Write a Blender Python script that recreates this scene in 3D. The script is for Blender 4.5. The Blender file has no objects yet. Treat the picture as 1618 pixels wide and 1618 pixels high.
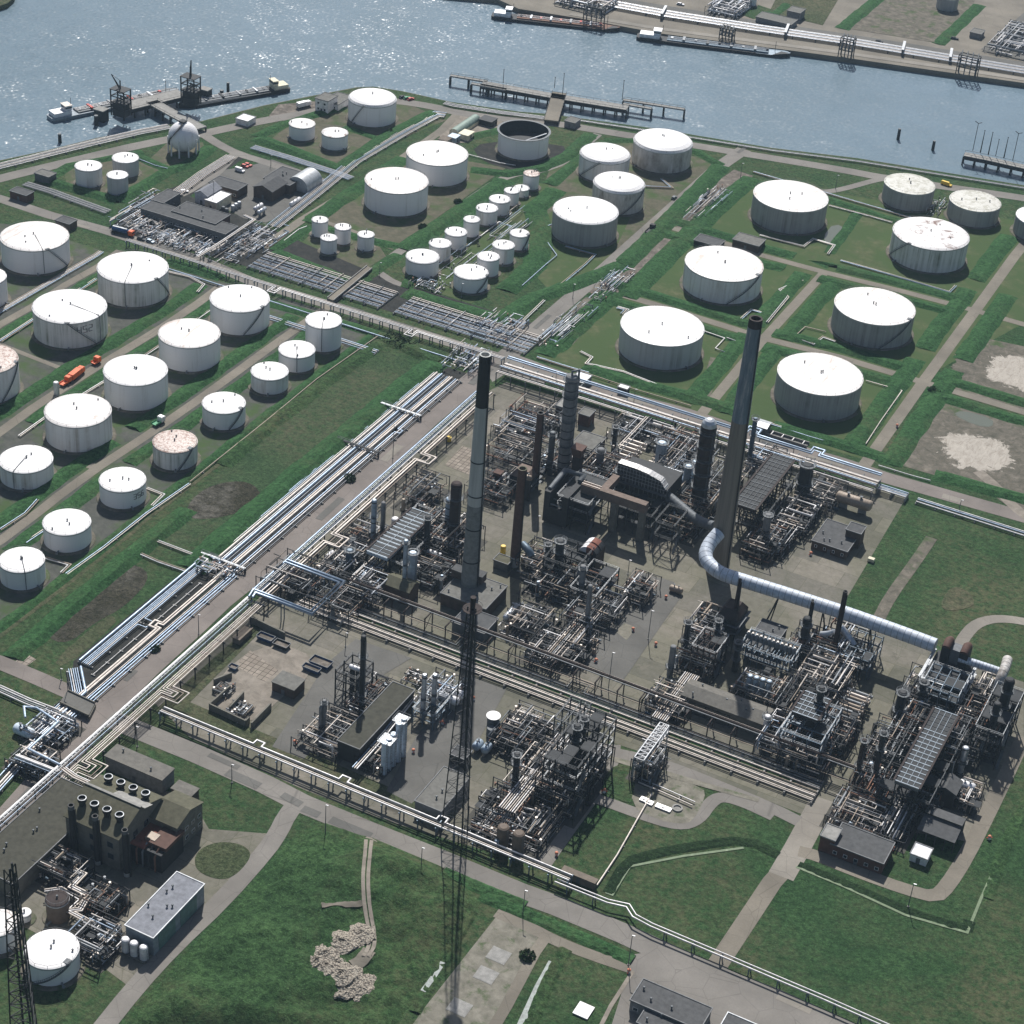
import bpy, math, random
from mathutils import Vector, Matrix
random.seed(7)
SC = bpy.context.scene
COL = SC.collection
R = math.radians
# ------------------------------------------------------------------ camera
CAM_H, FPX, PITCH, ROLL, YAW = 420.0, 3123.745, R(33.63846), R(-4.61832), R(24.90624)
_fw = Vector((0, math.cos(PITCH), -math.sin(PITCH)))
_rt = Vector((1, 0, 0))
_dn = _fw.cross(_rt)
_c, _s = math.cos(ROLL), math.sin(ROLL)
_r1, _d1 = _c*_rt + _s*_dn, -_s*_rt + _c*_dn
_Z = Matrix.Rotation(YAW, 3, 'Z')          # scene is laid out on the plant grid: +Y runs along the main road
CR, CD, CF = _Z @ _r1, _Z @ _d1, _Z @ _fw
cam = bpy.data.cameras.new('camera')
cam.sensor_width = 36.0
cam.lens = FPX/1618*36
cam.clip_start, cam.clip_end = 5.0, 9000.0
camo = bpy.data.objects.new('camera', cam)
COL.objects.link(camo)
mw = Matrix.Identity(4)
for i in range(3):
 mw[i][0], mw[i][1], mw[i][2] = CR[i], -CD[i], -CF[i]
mw[2][3] = CAM_H
camo.matrix_world = mw
SC.camera = camo
# ------------------------------------------------------------------ light
SUN_EL = R(48.5)
_sd = _Z @ Vector((math.sin(R(-3))*math.cos(SUN_EL), math.cos(R(-3))*math.cos(SUN_EL), math.sin(SUN_EL)))
sun = bpy.data.lights.new('sun', 'SUN')
sun.energy, sun.angle, sun.color = 5.0, R(0.5), (1.0, 0.985, 0.955)
suno = bpy.data.objects.new('sun', sun)
suno.rotation_euler = _sd.to_track_quat('Z', 'Y').to_euler()
COL.objects.link(suno)
W = bpy.data.worlds.new('World')
SC.world = W
W.use_nodes = True
nt = W.node_tree
bg = nt.nodes['Background']
sky = nt.nodes.new('ShaderNodeTexSky')
sky.sky_type = 'NISHITA'
sky.sun_disc = False
sky.sun_elevation = SUN_EL
sky.sun_rotation = math.atan2(_sd.x, _sd.y)
sky.air_density, sky.dust_density, sky.ozone_density = 1.0, 1.5, 1.5
nt.links.new(sky.outputs[0], bg.inputs[0])
bg.inputs[1].default_value = 0.066
SC.view_settings.view_transform = 'Standard'
SC.view_settings.look = 'None'
SC.view_settings.exposure = 0.16
SC.view_settings.gamma = 1.0
cy = SC.cycles
cy.use_denoising = True
cy.max_bounces = 6
cy.diffuse_bounces = 3
cy.glossy_bounces = 3
cy.transmission_bounces = 2
cy.volume_bounces = 1
cy.caustics_reflective = False
cy.caustics_refractive = False
# ------------------------------------------------------------------ photo <-> ground helpers
def ray(px, py):
 return CF + CR*((px-809)/FPX) + CD*((py-809)/FPX)
def G(px, py, z=0.0):
 "point of the plane at height z seen at photo pixel (px, py)"
 d = ray(px, py)
 t = (z-CAM_H)/d.z
 return Vector((d.x*t, d.y*t, z))
def P(v):
 q = Vector((v[0], v[1], v[2]-CAM_H))
 w = q.dot(CF)
 return 809+FPX*q.dot(CR)/w, 809+FPX*q.dot(CD)/w
def hgt(g, ytop):
 "height above ground point g whose picture row is ytop"
 lo, hi = -5.0, 200.0
 for _ in range(50):
  m = (lo+hi)/2
  if P((g.x, g.y, m))[1] > ytop: lo = m
  else: hi = m
 return (lo+hi)/2
def mpp(g):
 "metres per photo pixel near point g"
 return (Vector((g[0], g[1], g[2]-CAM_H))).dot(CF)/FPX
# ------------------------------------------------------------------ mesh builder
class MB:
 def __init__(s): s.v, s.f, s.sm = [], [], []
 def add(s, vs, fs, smooth=False):
  o = len(s.v)
  s.v += [tuple(v) for v in vs]
  for f in fs:
   s.f.append([i+o for i in f]); s.sm.append(smooth)
  return s
 def box(s, x0, y0, z0, x1, y1, z1):
  return s.add([(x0,y0,z0),(x1,y0,z0),(x1,y1,z0),(x0,y1,z0),(x0,y0,z1),(x1,y0,z1),(x1,y1,z1),(x0,y1,z1)],
      [(0,3,2,1),(4,5,6,7),(0,1,5,4),(1,2,6,5),(2,3,7,6),(3,0,4,7)])
 def bar(s, a, b, w, h=None):
  "square bar from a to b"
  a, b = Vector(a), Vector(b); h = h or w
  d = b-a
  if d.length < 1e-6: return s
  d.normalize()
  u = Vector((0,0,1)) if abs(d.z) < .95 else Vector((1,0,0))
  x = d.cross(u).normalized(); y = x.cross(d)
  x *= w/2; y *= h/2
  vs = [a-x-y, a+x-y, a+x+y, a-x+y, b-x-y, b+x-y, b+x+y, b-x+y]
  return s.add(vs, [(0,3,2,1),(4,5,6,7),(0,1,5,4),(1,2,6,5),(2,3,7,6),(3,0,4,7)])
 def cyl(s, a, b, r0, r1=None, n=8, caps=True):
  a, b = Vector(a), Vector(b); r1 = r0 if r1 is None else r1
  d = (b-a).normalized()
  u = Vector((0,0,1)) if abs(d.z) < .95 else Vector((1,0,0))
  x = u.cross(d).normalized(); y = d.cross(x)
  ra = [a + (x*math.cos(t)+y*math.sin(t))*r0 for t in [2*math.pi*i/n for i in range(n)]]
  rb = [b + (x*math.cos(t)+y*math.sin(t))*r1 for t in [2*math.pi*i/n for i in range(n)]]
  s.add(ra+rb, [(i, (i+1)%n, n+(i+1)%n, n+i) for i in range(n)], True)
  if caps:
   s.add(ra, [tuple(reversed(range(n)))]); s.add(rb, [tuple(range(n))])
  return s
 def tube(s, pts, r, n=6, caps=True):
  pts = [Vector(p) for p in pts]
  q = [pts[0]]
  for p in pts[1:]:
   if (p-q[-1]).length > 1e-4: q.append(p)
  pts = q
  if len(pts) < 2: return s
  vs = []; prev = None
  for i, p in enumerate(pts):
   d0 = (p-pts[i-1]).normalized() if i else (pts[1]-p).normalized()
   d1 = (pts[i+1]-p).normalized() if i < len(pts)-1 else d0
   t = d0+d1
   t = t.normalized() if t.length > 1e-3 else d0
   if prev is None:
    u = Vector((0,0,1)) if abs(t.z) < .9 else Vector((1,0,0))
    x = u.cross(t).normalized()
   else:
    x = (prev - t*prev.dot(t))
    x = x.normalized() if x.length > 1e-3 else Vector((0,0,1)).cross(t).normalized()
   y = t.cross(x); prev = x
   k = min(1/max(t.dot(d0), .35), 2.0)
   bend = (d1-d0)
   bd = bend.normalized() if bend.length > 1e-3 else None
   for j in range(n):
    a = 2*math.pi*j/n
    o = (x*math.cos(a)+y*math.sin(a))*r
    if bd is not None: o = o + bd*(o.dot(bd))*(k-1)
    vs.append(p+o)
  fs = []
  for i in range(len(pts)-1):
   for j in range(n):
    fs.append((i*n+j, i*n+(j+1)%n, (i+1)*n+(j+1)%n, (i+1)*n+j))
  s.add(vs, fs, True)
  if caps:
   s.add(vs[:n], [tuple(reversed(range(n)))]); s.add(vs[-n:], [tuple(range(n))])
  return s
 def lathe(s, c, prof, n=24, smooth=True):
  "prof: list of (r, z) revolved about the vertical through c"
  cx, cy_, cz = c
  for k in range(len(prof)-1):
   (ra, za), (rb, zb) = prof[k], prof[k+1]
   va = [(cx+ra*math.cos(2*math.pi*i/n), cy_+ra*math.sin(2*math.pi*i/n), cz+za) for i in range(n)]
   vb = [(cx+rb*math.cos(2*math.pi*i/n), cy_+rb*math.sin(2*math.pi*i/n), cz+zb) for i in range(n)]
   if ra < 1e-4:
    s.add([va[0]]+vb, [(0, 1+i, 1+(i+1)%n) for i in range(n)][::1], smooth)
   elif rb < 1e-4:
    s.add(va+[vb[0]], [(i, (i+1)%n, n) for i in range(n)], smooth)
   else:
    s.add(va+vb, [(i, (i+1)%n, n+(i+1)%n, n+i) for i in range(n)], smooth)
  return s
 def sphere(s, c, r, n=12, m=8, sz=1.0):
  return s.lathe(c, [(r*math.sin(math.pi*k/m), -r*sz*math.cos(math.pi*k/m)) for k in range(m+1)], n)
 def hdrum(s, a, b, r, n=14):
  "horizontal vessel with dished ends"
  a, b = Vector(a), Vector(b); d = (b-a).normalized()
  ks = [(-.34, .0), (-.30, .45), (-.17, .82), (0, 1)]
  rings = [(a + d*(k*r*1.3), r*q) for k, q in ks[1:]] + [(b - d*(k*r*1.3), r*q) for k, q in ks[:0:-1]]
  u = Vector((0,0,1)); x = u.cross(d).normalized(); y = d.cross(x)
  vs = []
  for p, rr in rings:
   vs += [p+(x*math.cos(2*math.pi*i/n)+y*math.sin(2*math.pi*i/n))*rr for i in range(n)]
  fs = [(k*n+i, k*n+(i+1)%n, (k+1)*n+(i+1)%n, (k+1)*n+i) for k in range(len(rings)-1) for i in range(n)]
  s.add(vs, fs, True)
  s.add(vs[:n], [tuple(reversed(range(n)))], True); s.add(vs[-n:], [tuple(range(n))], True)
  return s
 def prism(s, pts, z0, z1):
  n = len(pts)
  lo = [(p[0], p[1], z0) for p in pts]; hi = [(p[0], p[1], z1) for p in pts]
  ar = sum(pts[i][0]*pts[(i+1)%n][1]-pts[(i+1)%n][0]*pts[i][1] for i in range(n))
  if ar < 0: lo.reverse(); hi.reverse()
  return s.add(lo+hi, [tuple(reversed(range(n))), tuple(range(n, 2*n))] + [(i, (i+1)%n, n+(i+1)%n, n+i) for i in range(n)])
 def sheet(s, pts, z):
  n = len(pts)
  ar = sum(pts[i][0]*pts[(i+1)%n][1]-pts[(i+1)%n][0]*pts[i][1] for i in range(n))
  q = [(p[0], p[1], z) for p in pts]
  if ar < 0: q.reverse()
  return s.add(q, [tuple(range(n))])
class Org: pass
ORIGIN = {}
def put(name, mb, mat, parent=None):
 "link the builder's geometry (given in world metres) as ONE mesh object"
 me = bpy.data.meshes.new(name)
 if parent is not None:
  ox, oy, oz = ORIGIN[parent.name]
 else:
  xs = [v[0] for v in mb.v]; ys = [v[1] for v in mb.v]
  ox, oy, oz = (min(xs)+max(xs))/2, (min(ys)+max(ys))/2, min(v[2] for v in mb.v)
 me.from_pydata([(v[0]-ox, v[1]-oy, v[2]-oz) for v in mb.v], [], mb.f)
 me.polygons.foreach_set('use_smooth', mb.sm)
 for m in (mat if isinstance(mat, (list, tuple)) else [mat]): me.materials.append(m)
 me.update()
 o = bpy.data.objects.new(name, me)
 COL.objects.link(o)
 if parent is not None: o.parent = parent
 else: o.location = (ox, oy, oz)
 ORIGIN[o.name] = (ox, oy, oz)
 return o
def tag(o, label, cat, group=None):
 o['label'] = label; o['category'] = cat
 if group: o['group'] = group
 return o
def thing(name, label, cat, loc, group=None):
 o = bpy.data.objects.new(name, None)
 o.empty_display_size = 1.0
 COL.objects.link(o)
 o.location = loc
 ORIGIN[o.name] = tuple(loc)
 return tag(o, label, cat, group)
def solo(name, label, cat, mb, mat, group=None):
 return tag(put(name, mb, mat), label, cat, group)
def dup(root, loc, rotz=None, label=None, group=None):
 def cp(o, par):
  c = o.copy(); COL.objects.link(c)
  if par is not None: c.parent = par
  for ch in KIDS.get(o.name, []): cp(ch, c)
  return c
 KIDS = {}
 def scan(o):
  KIDS[o.name] = list(o.children)
  for ch in o.children: scan(ch)
 scan(root)
 r = cp(root, None); r.location = loc
 if rotz is not None: r.rotation_euler = (0, 0, rotz)
 if label: r['label'] = label
 if group: r['group'] = group
 return r
def setting(name, mb, mat):
 o = put(name, mb, mat); o['kind'] = 'structure'; return o
# ------------------------------------------------------------------ materials
def lin(c):
 if isinstance(c, str):
  c = [int(c[i:i+2], 16)/255 for i in (0, 2, 4)]
  c = [x/12.92 if x <= .04045 else ((x+.055)/1.055)**2.4 for x in c]
 return (c[0], c[1], c[2], 1.0)
class Nodes:
 def __init__(s, name):
  s.m = bpy.data.materials.new(name); s.m.use_nodes = True
  s.t = s.m.node_tree; s.b = s.t.nodes['Principled BSDF']
  s.geo = None
 def new(s, k, **kw):
  n = s.t.nodes.new(k)
  for a, v in kw.items(): setattr(n, a, v)
  return n
 def pos(s):
  if s.geo is None: s.geo = s.new('ShaderNodeNewGeometry')
  return s.geo.outputs['Position']
 def obj(s):
  return s.new('ShaderNodeTexCoord').outputs['Object']
 def scaled(s, vec, sc):
  n = s.new('ShaderNodeVectorMath', operation='MULTIPLY')
  s.t.links.new(vec, n.inputs[0]); n.inputs[1].default_value = sc
  return n.outputs[0]
 def noise(s, vec, scale, detail=4, rough=.55, dist=0.0):
  n = s.new('ShaderNodeTexNoise')
  s.t.links.new(vec, n.inputs['Vector'])
  n.inputs['Scale'].default_value = scale; n.inputs['Detail'].default_value = detail
  n.inputs['Roughness'].default_value = rough; n.inputs['Distortion'].default_value = dist
  return n.outputs['Fac']
 def voro(s, vec, scale, feature='F1', out='Distance'):
  n = s.new('ShaderNodeTexVoronoi', feature=feature)
  s.t.links.new(vec, n.inputs['Vector']); n.inputs['Scale'].default_value = scale
  return n.outputs[out]
 def ramp(s, fac, stops, interp='LINEAR'):
  n = s.new('ShaderNodeValToRGB'); n.color_ramp.interpolation = interp
  e = n.color_ramp.elements
  while len(e) < len(stops): e.new(.5)
  for i, (p, c) in enumerate(stops):
   e[i].position = p; e[i].color = lin(c) if not isinstance(c, (int, float)) else (c, c, c, 1)
  s.t.links.new(fac, n.inputs[0])
  return n.outputs[0]
 def mix(s, fac, a, b, mode='MIX'):
  n = s.new('ShaderNodeMix', data_type='RGBA', blend_type=mode)
  for sock, v in ((n.inputs[0], fac), (n.inputs[6], a), (n.inputs[7], b)):
   if isinstance(v, (int, float)): sock.default_value = v
   elif isinstance(v, (tuple, list, str)): sock.default_value = lin(v)
   else: s.t.links.new(v, sock)
  return n.outputs[2]
 def math(s, op, a, b=None):
  n = s.new('ShaderNodeMath', operation=op)
  for sock, v in zip(n.inputs, (a, b)):
   if v is None: continue
   if isinstance(v, (int, float)): sock.default_value = v
   else: s.t.links.new(v, sock)
  return n.outputs[0]
 def col(s, c):
  if isinstance(c, (tuple, list, str)): s.b.inputs['Base Color'].default_value = lin(c)
  else: s.t.links.new(c, s.b.inputs['Base Color'])
  return s
 def bump(s, h, strength=.5, dist=.2):
  n = s.new('ShaderNodeBump'); n.inputs['Strength'].default_value = strength; n.inputs['Distance'].default_value = dist
  s.t.links.new(h, n.inputs['Height']); s.t.links.new(n.outputs[0], s.b.inputs['Normal'])
  return s
 def end(s, rough=.8, metal=0.0, spec=.3):
  s.b.inputs['Roughness'].default_value = rough; s.b.inputs['Metallic'].default_value = metal
  s.b.inputs['Specular IOR Level'].default_value = spec
  return s.m
M = {}
def simple(name, c, rough=.7, metal=0.0, spec=.3, var=.25, scale=.6):
 "one colour with weathering"
 n = Nodes(name)
 f = n.noise(n.pos(), scale, 5, .65)
 d = tuple(x*(1-var) for x in c[:3]); l = tuple(min(1, x*(1+var)) for x in c[:3])
 n.col(n.ramp(f, [(.3, d), (.7, l)]))
 M[name] = n.end(rough, metal, spec)
 return M[name]
# grass kinds
def grass(name, dark, mid, light, dry, dryness=.58, bump=.7, spread=.12):
 n = Nodes(name); p = n.pos()
 big = n.noise(p, .016, 5, .65, .6)
 med = n.noise(p, .085, 8, .76, .6)
 fine = n.noise(p, .62, 6, .8)
 c = n.ramp(med, [(.3, dark), (.48, mid), (.7, light)])
 c = n.mix(n.ramp(fine, [(.4, .9), (.6, 0.0)]), c, tuple(x*.55 for x in dark))
 c = n.mix(n.ramp(n.noise(p, 1.7, 3, .8), [(.55, 0.0), (.7, .6)]), c, tuple(x*1.6 for x in light))
 dm = n.math('MULTIPLY', n.ramp(big, [(dryness-spread, 0.0), (dryness+spread, .85)]), n.ramp(n.noise(p, .3, 6, .75, .3), [(.38, 0.0), (.6, 1.0)]))
 c = n.mix(dm, c, n.ramp(fine, [(.3, tuple(x*.55 for x in dry)), (.7, dry)]))
 n.col(c)
 n.bump(n.math('ADD', n.noise(p, .5, 6, .75), med), bump, 1.3)
 M[name] = n.end(.95, 0, .1)
grass('grass', (.026, .06, .024), (.042, .092, .035), (.064, .124, .049), (.155, .142, .08), .54, .7, .15)
grass('grass_lush', (.028, .078, .029), (.044, .113, .04), (.063, .148, .054), (.11, .122, .06), .64)
grass('grass_meadow', (.033, .066, .03), (.054, .096, .041), (.08, .126, .058), (.14, .13, .08), .54)
grass('grass_dry', (.046, .066, .033), (.075, .098, .048), (.11, .125, .066), (.18, .16, .1), .5, .8)
grass('grass_rough', (.028, .064, .025), (.05, .104, .038), (.08, .15, .056), (.15, .14, .075), .58, .9, .14)
grass('reeds_green', (.016, .034, .015), (.028, .055, .023), (.042, .075, .03), (.05, .065, .03), .7, 1.0)
grass('reeds', (.034, .036, .024), (.062, .058, .038), (.11, .1, .075), (.26, .24, .21), .52, 1.0)
def earth(name, a, b, c, green=.3, gs=.06):
 n = Nodes(name); p = n.pos()
 f = n.noise(p, .25, 6, .7, .3)
 k = n.ramp(f, [(.3, a), (.52, b), (.75, c)])
 g = n.ramp(n.noise(p, gs, 5, .65), [(.62-green, 0.0), (.78-green, 1.0)])
 k = n.mix(g, k, (.06, .092, .036))
 n.col(k).bump(f, .4, .4)
 M[name] = n.end(.95, 0, .1)
earth('bund_floor', (.075, .075, .05), (.11, .102, .072), (.15, .132, .096), .14)
earth('bund_floor_dark', (.06, .063, .055), (.086, .087, .076), (.118, .114, .098), .16)
earth('bund_floor_green', (.062, .075, .038), (.09, .105, .05), (.14, .135, .078), .26)
earth('black_gravel', (.025, .026, .024), (.038, .038, .035), (.06, .058, .05), -.1)
earth('sandy_yard', (.16, .14, .115), (.24, .21, .175), (.32, .28, .235), -.05)
earth('rubble', (.07, .06, .05), (.15, .13, .11), (.3, .26, .22), .0, .12)
earth('mud', (.08, .075, .06), (.14, .125, .1), (.24, .21, .17), .1, .1)
earth('gravel_pad', (.12, .115, .09), (.2, .185, .15), (.28, .26, .215), .08, .2)
def palerubble():
 n = Nodes('rubble_pale'); p = n.pos()
 v = n.voro(p, 1.9)
 n.col(n.ramp(v, [(.05, (.46, .41, .34)), (.45, (.33, .29, .235)), (.75, (.14, .12, .1))])).bump(v, .8, .4)
 M['rubble_pale'] = n.end(.95, 0, .1)
palerubble()
def ringsand():
 n = Nodes('sand'); p = n.pos()
 f = n.noise(n.scaled(p, (.5, .2, 1)), 1.0, 6, .75, 1.2); c = n.ramp(f, [(.3, (.26, .225, .185)), (.5, (.39, .35, .3)), (.72, (.48, .435, .375))])
 l = n.new('ShaderNodeVectorMath', operation='LENGTH'); n.t.links.new(n.obj(), l.inputs[0])
 d = n.math('ADD', n.math('MULTIPLY', l.outputs['Value'], .034), n.math('MULTIPLY', n.noise(p, .1, 7, .8, 1.2), 1.0))
 mud = n.ramp(n.noise(p, .3, 6, .75, .6), [(.3, (.07, .068, .052)), (.55, (.14, .125, .1)), (.75, (.22, .195, .16))])
 n.col(n.mix(n.ramp(d, [(.98, 0.0), (1.3, 1.0)]), c, mud)).bump(f, .5, .3)
 M['sand'] = n.end(.95, 0, .1)
ringsand()
def road(name, base, patch, joint=0.0):
 n = Nodes(name); p = n.pos()
 a = n.noise(p, .05, 4, .6); b = n.noise(p, 1.3, 4, .7)
 lo = tuple(x*.78 for x in base); hi = tuple(x*1.18 for x in base)
 c = n.ramp(a, [(.35, lo), (.65, hi)])
 c = n.mix(n.ramp(b, [(.3, 0.0), (.8, .5)]), c, patch)
 cr = n.voro(p, .11, 'DISTANCE_TO_EDGE')
 c = n.mix(n.ramp(cr, [(.0, .55), (.012, 0.0)]), c, tuple(x*.45 for x in base))
 n.col(c)
 M[name] = n.end(.85, 0, .25)
road('asphalt', (.2, .183, .162), (.15, .138, .122))
road('asphalt_dark', (.13, .124, .112), (.085, .082, .073))
road('asphalt_red', (.2, .172, .152), (.15, .13, .116))
road('concrete', (.25, .225, .19), (.17, .155, .13))
road('track', (.2, .175, .14), (.12, .11, .085))
def pavement():
 n = Nodes('plant_pavement'); p = n.pos()
 a = n.noise(p, .02, 5, .68, .8); b = n.noise(p, .35, 6, .75); d = n.noise(p, .06, 4, .7, .4)
 c = n.ramp(a, [(.3, (.128, .125, .09)), (.45, (.172, .165, .128)), (.57, (.215, .198, .166)), (.72, (.262, .238, .206))])
 c = n.mix(n.ramp(b, [(.35, 0.0), (.7, .55)]), c, (.085, .083, .06))
 # slabs of different age
 br = n.new('ShaderNodeTexBrick'); n.t.links.new(p, br.inputs['Vector']); br.offset = .35
 for k, v in (('Scale', 1.0), ('Brick Width', 17.0), ('Row Height', 11.0), ('Mortar Size', .1)): br.inputs[k].default_value = v
 br.inputs['Color1'].default_value = (.7, .7, .7, 1); br.inputs['Color2'].default_value = (1.12, 1.08, 1.04, 1); br.inputs['Mortar'].default_value = (.5, .52, .42, 1)
 c = n.mix(.75, c, br.outputs[0], 'MULTIPLY')
 st = n.ramp(n.noise(p, .13, 5, .7, 1.0), [(.62, 0.0), (.72, .7)])
 c = n.mix(st, c, (.05, .046, .036))
 c = n.mix(n.ramp(d, [(.64, 0.0), (.72, .5)]), c, (.26, .22, .18))
 cr = n.voro(p, .09, 'DISTANCE_TO_EDGE')
 c = n.mix(n.ramp(cr, [(.0, .5), (.006, 0.0)]), c, (.06, .065, .03))
 n.col(c); M['plant_pavement'] = n.end(.9, 0, .2)
pavement()
def slabs():
 n = Nodes('slab_paving'); p = n.pos()
 br = n.new('ShaderNodeTexBrick'); n.t.links.new(p, br.inputs['Vector'])
 br.offset = 0.0
 br.inputs['Scale'].default_value = 1.0; br.inputs['Brick Width'].default_value = 2.0; br.inputs['Row Height'].default_value = 2.0
 br.inputs['Mortar Size'].default_value = .12
 br.inputs['Color1'].default_value = lin((.34, .29, .24)); br.inputs['Color2'].default_value = lin((.24, .2, .165)); br.inputs['Mortar'].default_value = lin((.07, .06, .045))
 n.col(n.mix(n.ramp(n.noise(p, .3, 4), [(.35, 0.0), (.7, .5)]), br.outputs[0], (.16, .14, .11)))
 M['slab_paving'] = n.end(.9, 0, .2)
slabs()
def water():
 n = Nodes('water'); p = n.pos()
 big = n.noise(p, .005, 4, .6)
 n.col(n.ramp(big, [(.35, (.12, .172, .205)), (.65, (.145, .203, .245))]))
 def wave(scale, k, st):
  t = n.new('ShaderNodeTexNoise'); n.t.links.new(n.scaled(p, st), t.inputs['Vector'])
  t.inputs['Scale'].default_value = scale; t.inputs['Detail'].default_value = 2.0
  v = n.new('ShaderNodeVectorMath', operation='SUBTRACT'); n.t.links.new(t.outputs['Color'], v.inputs[0]); v.inputs[1].default_value = (.5, .5, .5)
  m = n.new('ShaderNodeVectorMath', operation='MULTIPLY'); n.t.links.new(v.outputs[0], m.inputs[0]); m.inputs[1].default_value = (k, k, 0)
  return m.outputs[0]
 a = n.new('ShaderNodeVectorMath', operation='ADD')
 n.t.links.new(wave(.6, .72, (1, .75, 1)), a.inputs[0]); n.t.links.new(wave(.06, .3, (1, 1, 1)), a.inputs[1])
 gust_glint = n.ramp(n.noise(p, .01, 4, .6, .8), [(.35, .55), (.62, 1.0)])
 sx = n.new('ShaderNodeSeparateXYZ'); n.t.links.new(p, sx.inputs[0])
 mr = n.new('ShaderNodeMapRange'); n.t.links.new(sx.outputs[0], mr.inputs[0])     # waves lowered towards the right to imitate the sun glitter fading there
 for i, v in zip((1, 2, 3, 4), (G(640, 80).x, G(1350, 170).x, 1.0, .66)): mr.inputs[i].default_value = v
 gust_glint = n.math('MULTIPLY', gust_glint, mr.outputs[0])
 g = n.new('ShaderNodeVectorMath', operation='SCALE'); n.t.links.new(a.outputs[0], g.inputs[0]); n.t.links.new(gust_glint, g.inputs['Scale'])
 u = n.new('ShaderNodeVectorMath', operation='ADD'); n.t.links.new(g.outputs[0], u.inputs[0]); u.inputs[1].default_value = (0, 0, 1)
 w = n.new('ShaderNodeVectorMath', operation='NORMALIZE'); n.t.links.new(u.outputs[0], w.inputs[0])
 n.t.links.new(w.outputs[0], n.b.inputs['Normal'])
 n.b.inputs['IOR'].default_value = 1.33
 M['water'] = n.end(.26, 0, .5)
water()
def pond():
 n = Nodes('pond'); n.col((.12, .13, .1)); M['pond'] = n.end(.08, 0, .5)
pond()
def algae():
 n = Nodes('algae'); n.col(n.ramp(n.noise(n.pos(), .5, 4), [(.3, (.08, .12, .055)), (.6, (.13, .18, .09)), (.75, (.26, .31, .2))])); M['algae'] = n.end(.6)
algae()
# tanks
def tankside(name, clean, stain, amount, vert=.05, scale=.35):
 n = Nodes(name); o = n.pos()
 st = n.noise(n.scaled(o, (1, 1, vert)), scale, 5, .7)
 blotch = n.noise(o, .12, 4, .6)
 f = n.math('MULTIPLY', n.ramp(st, [(.62-amount, 0.0), (.84-amount, 1.0)]), n.ramp(blotch, [(.35, .25), (.65, 1.0)]))
 c = n.mix(f, clean, stain)
 sep = n.new('ShaderNodeSeparateXYZ'); n.t.links.new(o, sep.inputs[0])
 seam = n.math('FRACT', n.math('MULTIPLY', sep.outputs[2], .42))
 c = n.mix(n.ramp(seam, [(0.0, .22), (.035, 0.0)]), c, stain)
 n.col(c); M[name] = n.end(.55, 0, .35)
tankside('white_paint', (.78, .76, .76), (.52, .49, .46), .09)
tankside('white_worn', (.74, .72, .71), (.34, .28, .23), .15)
tankside('white_stained', (.7, .68, .66), (.14, .15, .1), .17, .03, .5)
tankside('grey_shell', (.36, .35, .345), (.2, .19, .18), .2, .02, .5)
tankside('grey_shell_pale', (.5, .49, .49), (.3, .28, .26), .15, .02, .45)
tankside('mottled_shell', (.6, .57, .54), (.26, .23, .2), .25, .25, .35)
def roofmat(name, clean, stain, amount, sc=.12, stretch=(1, 1, 1)):
 n = Nodes(name); o = n.pos()
 f = n.ramp(n.noise(n.scaled(o, stretch), sc, 6, .72, .6), [(.68-amount, 0.0), (.78-amount, 1.0)])
 br = n.new('ShaderNodeTexBrick'); n.t.links.new(o, br.inputs['Vector'])
 for k, v in (('Scale', 1.0), ('Brick Width', 7.0), ('Row Height', 2.1), ('Mortar Size', .06)): br.inputs[k].default_value = v
 br.inputs['Color1'].default_value = (1, 1, 1, 1); br.inputs['Color2'].default_value = (.965, .96, .955, 1); br.inputs['Mortar'].default_value = (.8, .77, .74, 1)
 c = n.mix(f, n.ramp(n.noise(o, .4, 3), [(.3, clean), (.7, tuple(x*.93 for x in clean))]), stain)
 n.col(n.mix(1.0, c, br.outputs[0], 'MULTIPLY')); M[name] = n.end(.5, 0, .35)
roofmat('roof_white', (.8, .775, .76), (.62, .56, .51), .07)
roofmat('roof_plates', (.76, .72, .69), (.56, .46, .4), .12, .2, (1, .18, 1))
roofmat('roof_lichen', (.6, .58, .52), (.4, .38, .31), .2, .3)
roofmat('roof_rust_spots', (.74, .71, .69), (.17, .09, .065), .13, .14)
roofmat('roof_rusty', (.6, .51, .45), (.3, .17, .13), .2, .9)
roofmat('roof_dirty', (.72, .68, .65), (.42, .33, .28), .09, .16)
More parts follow.
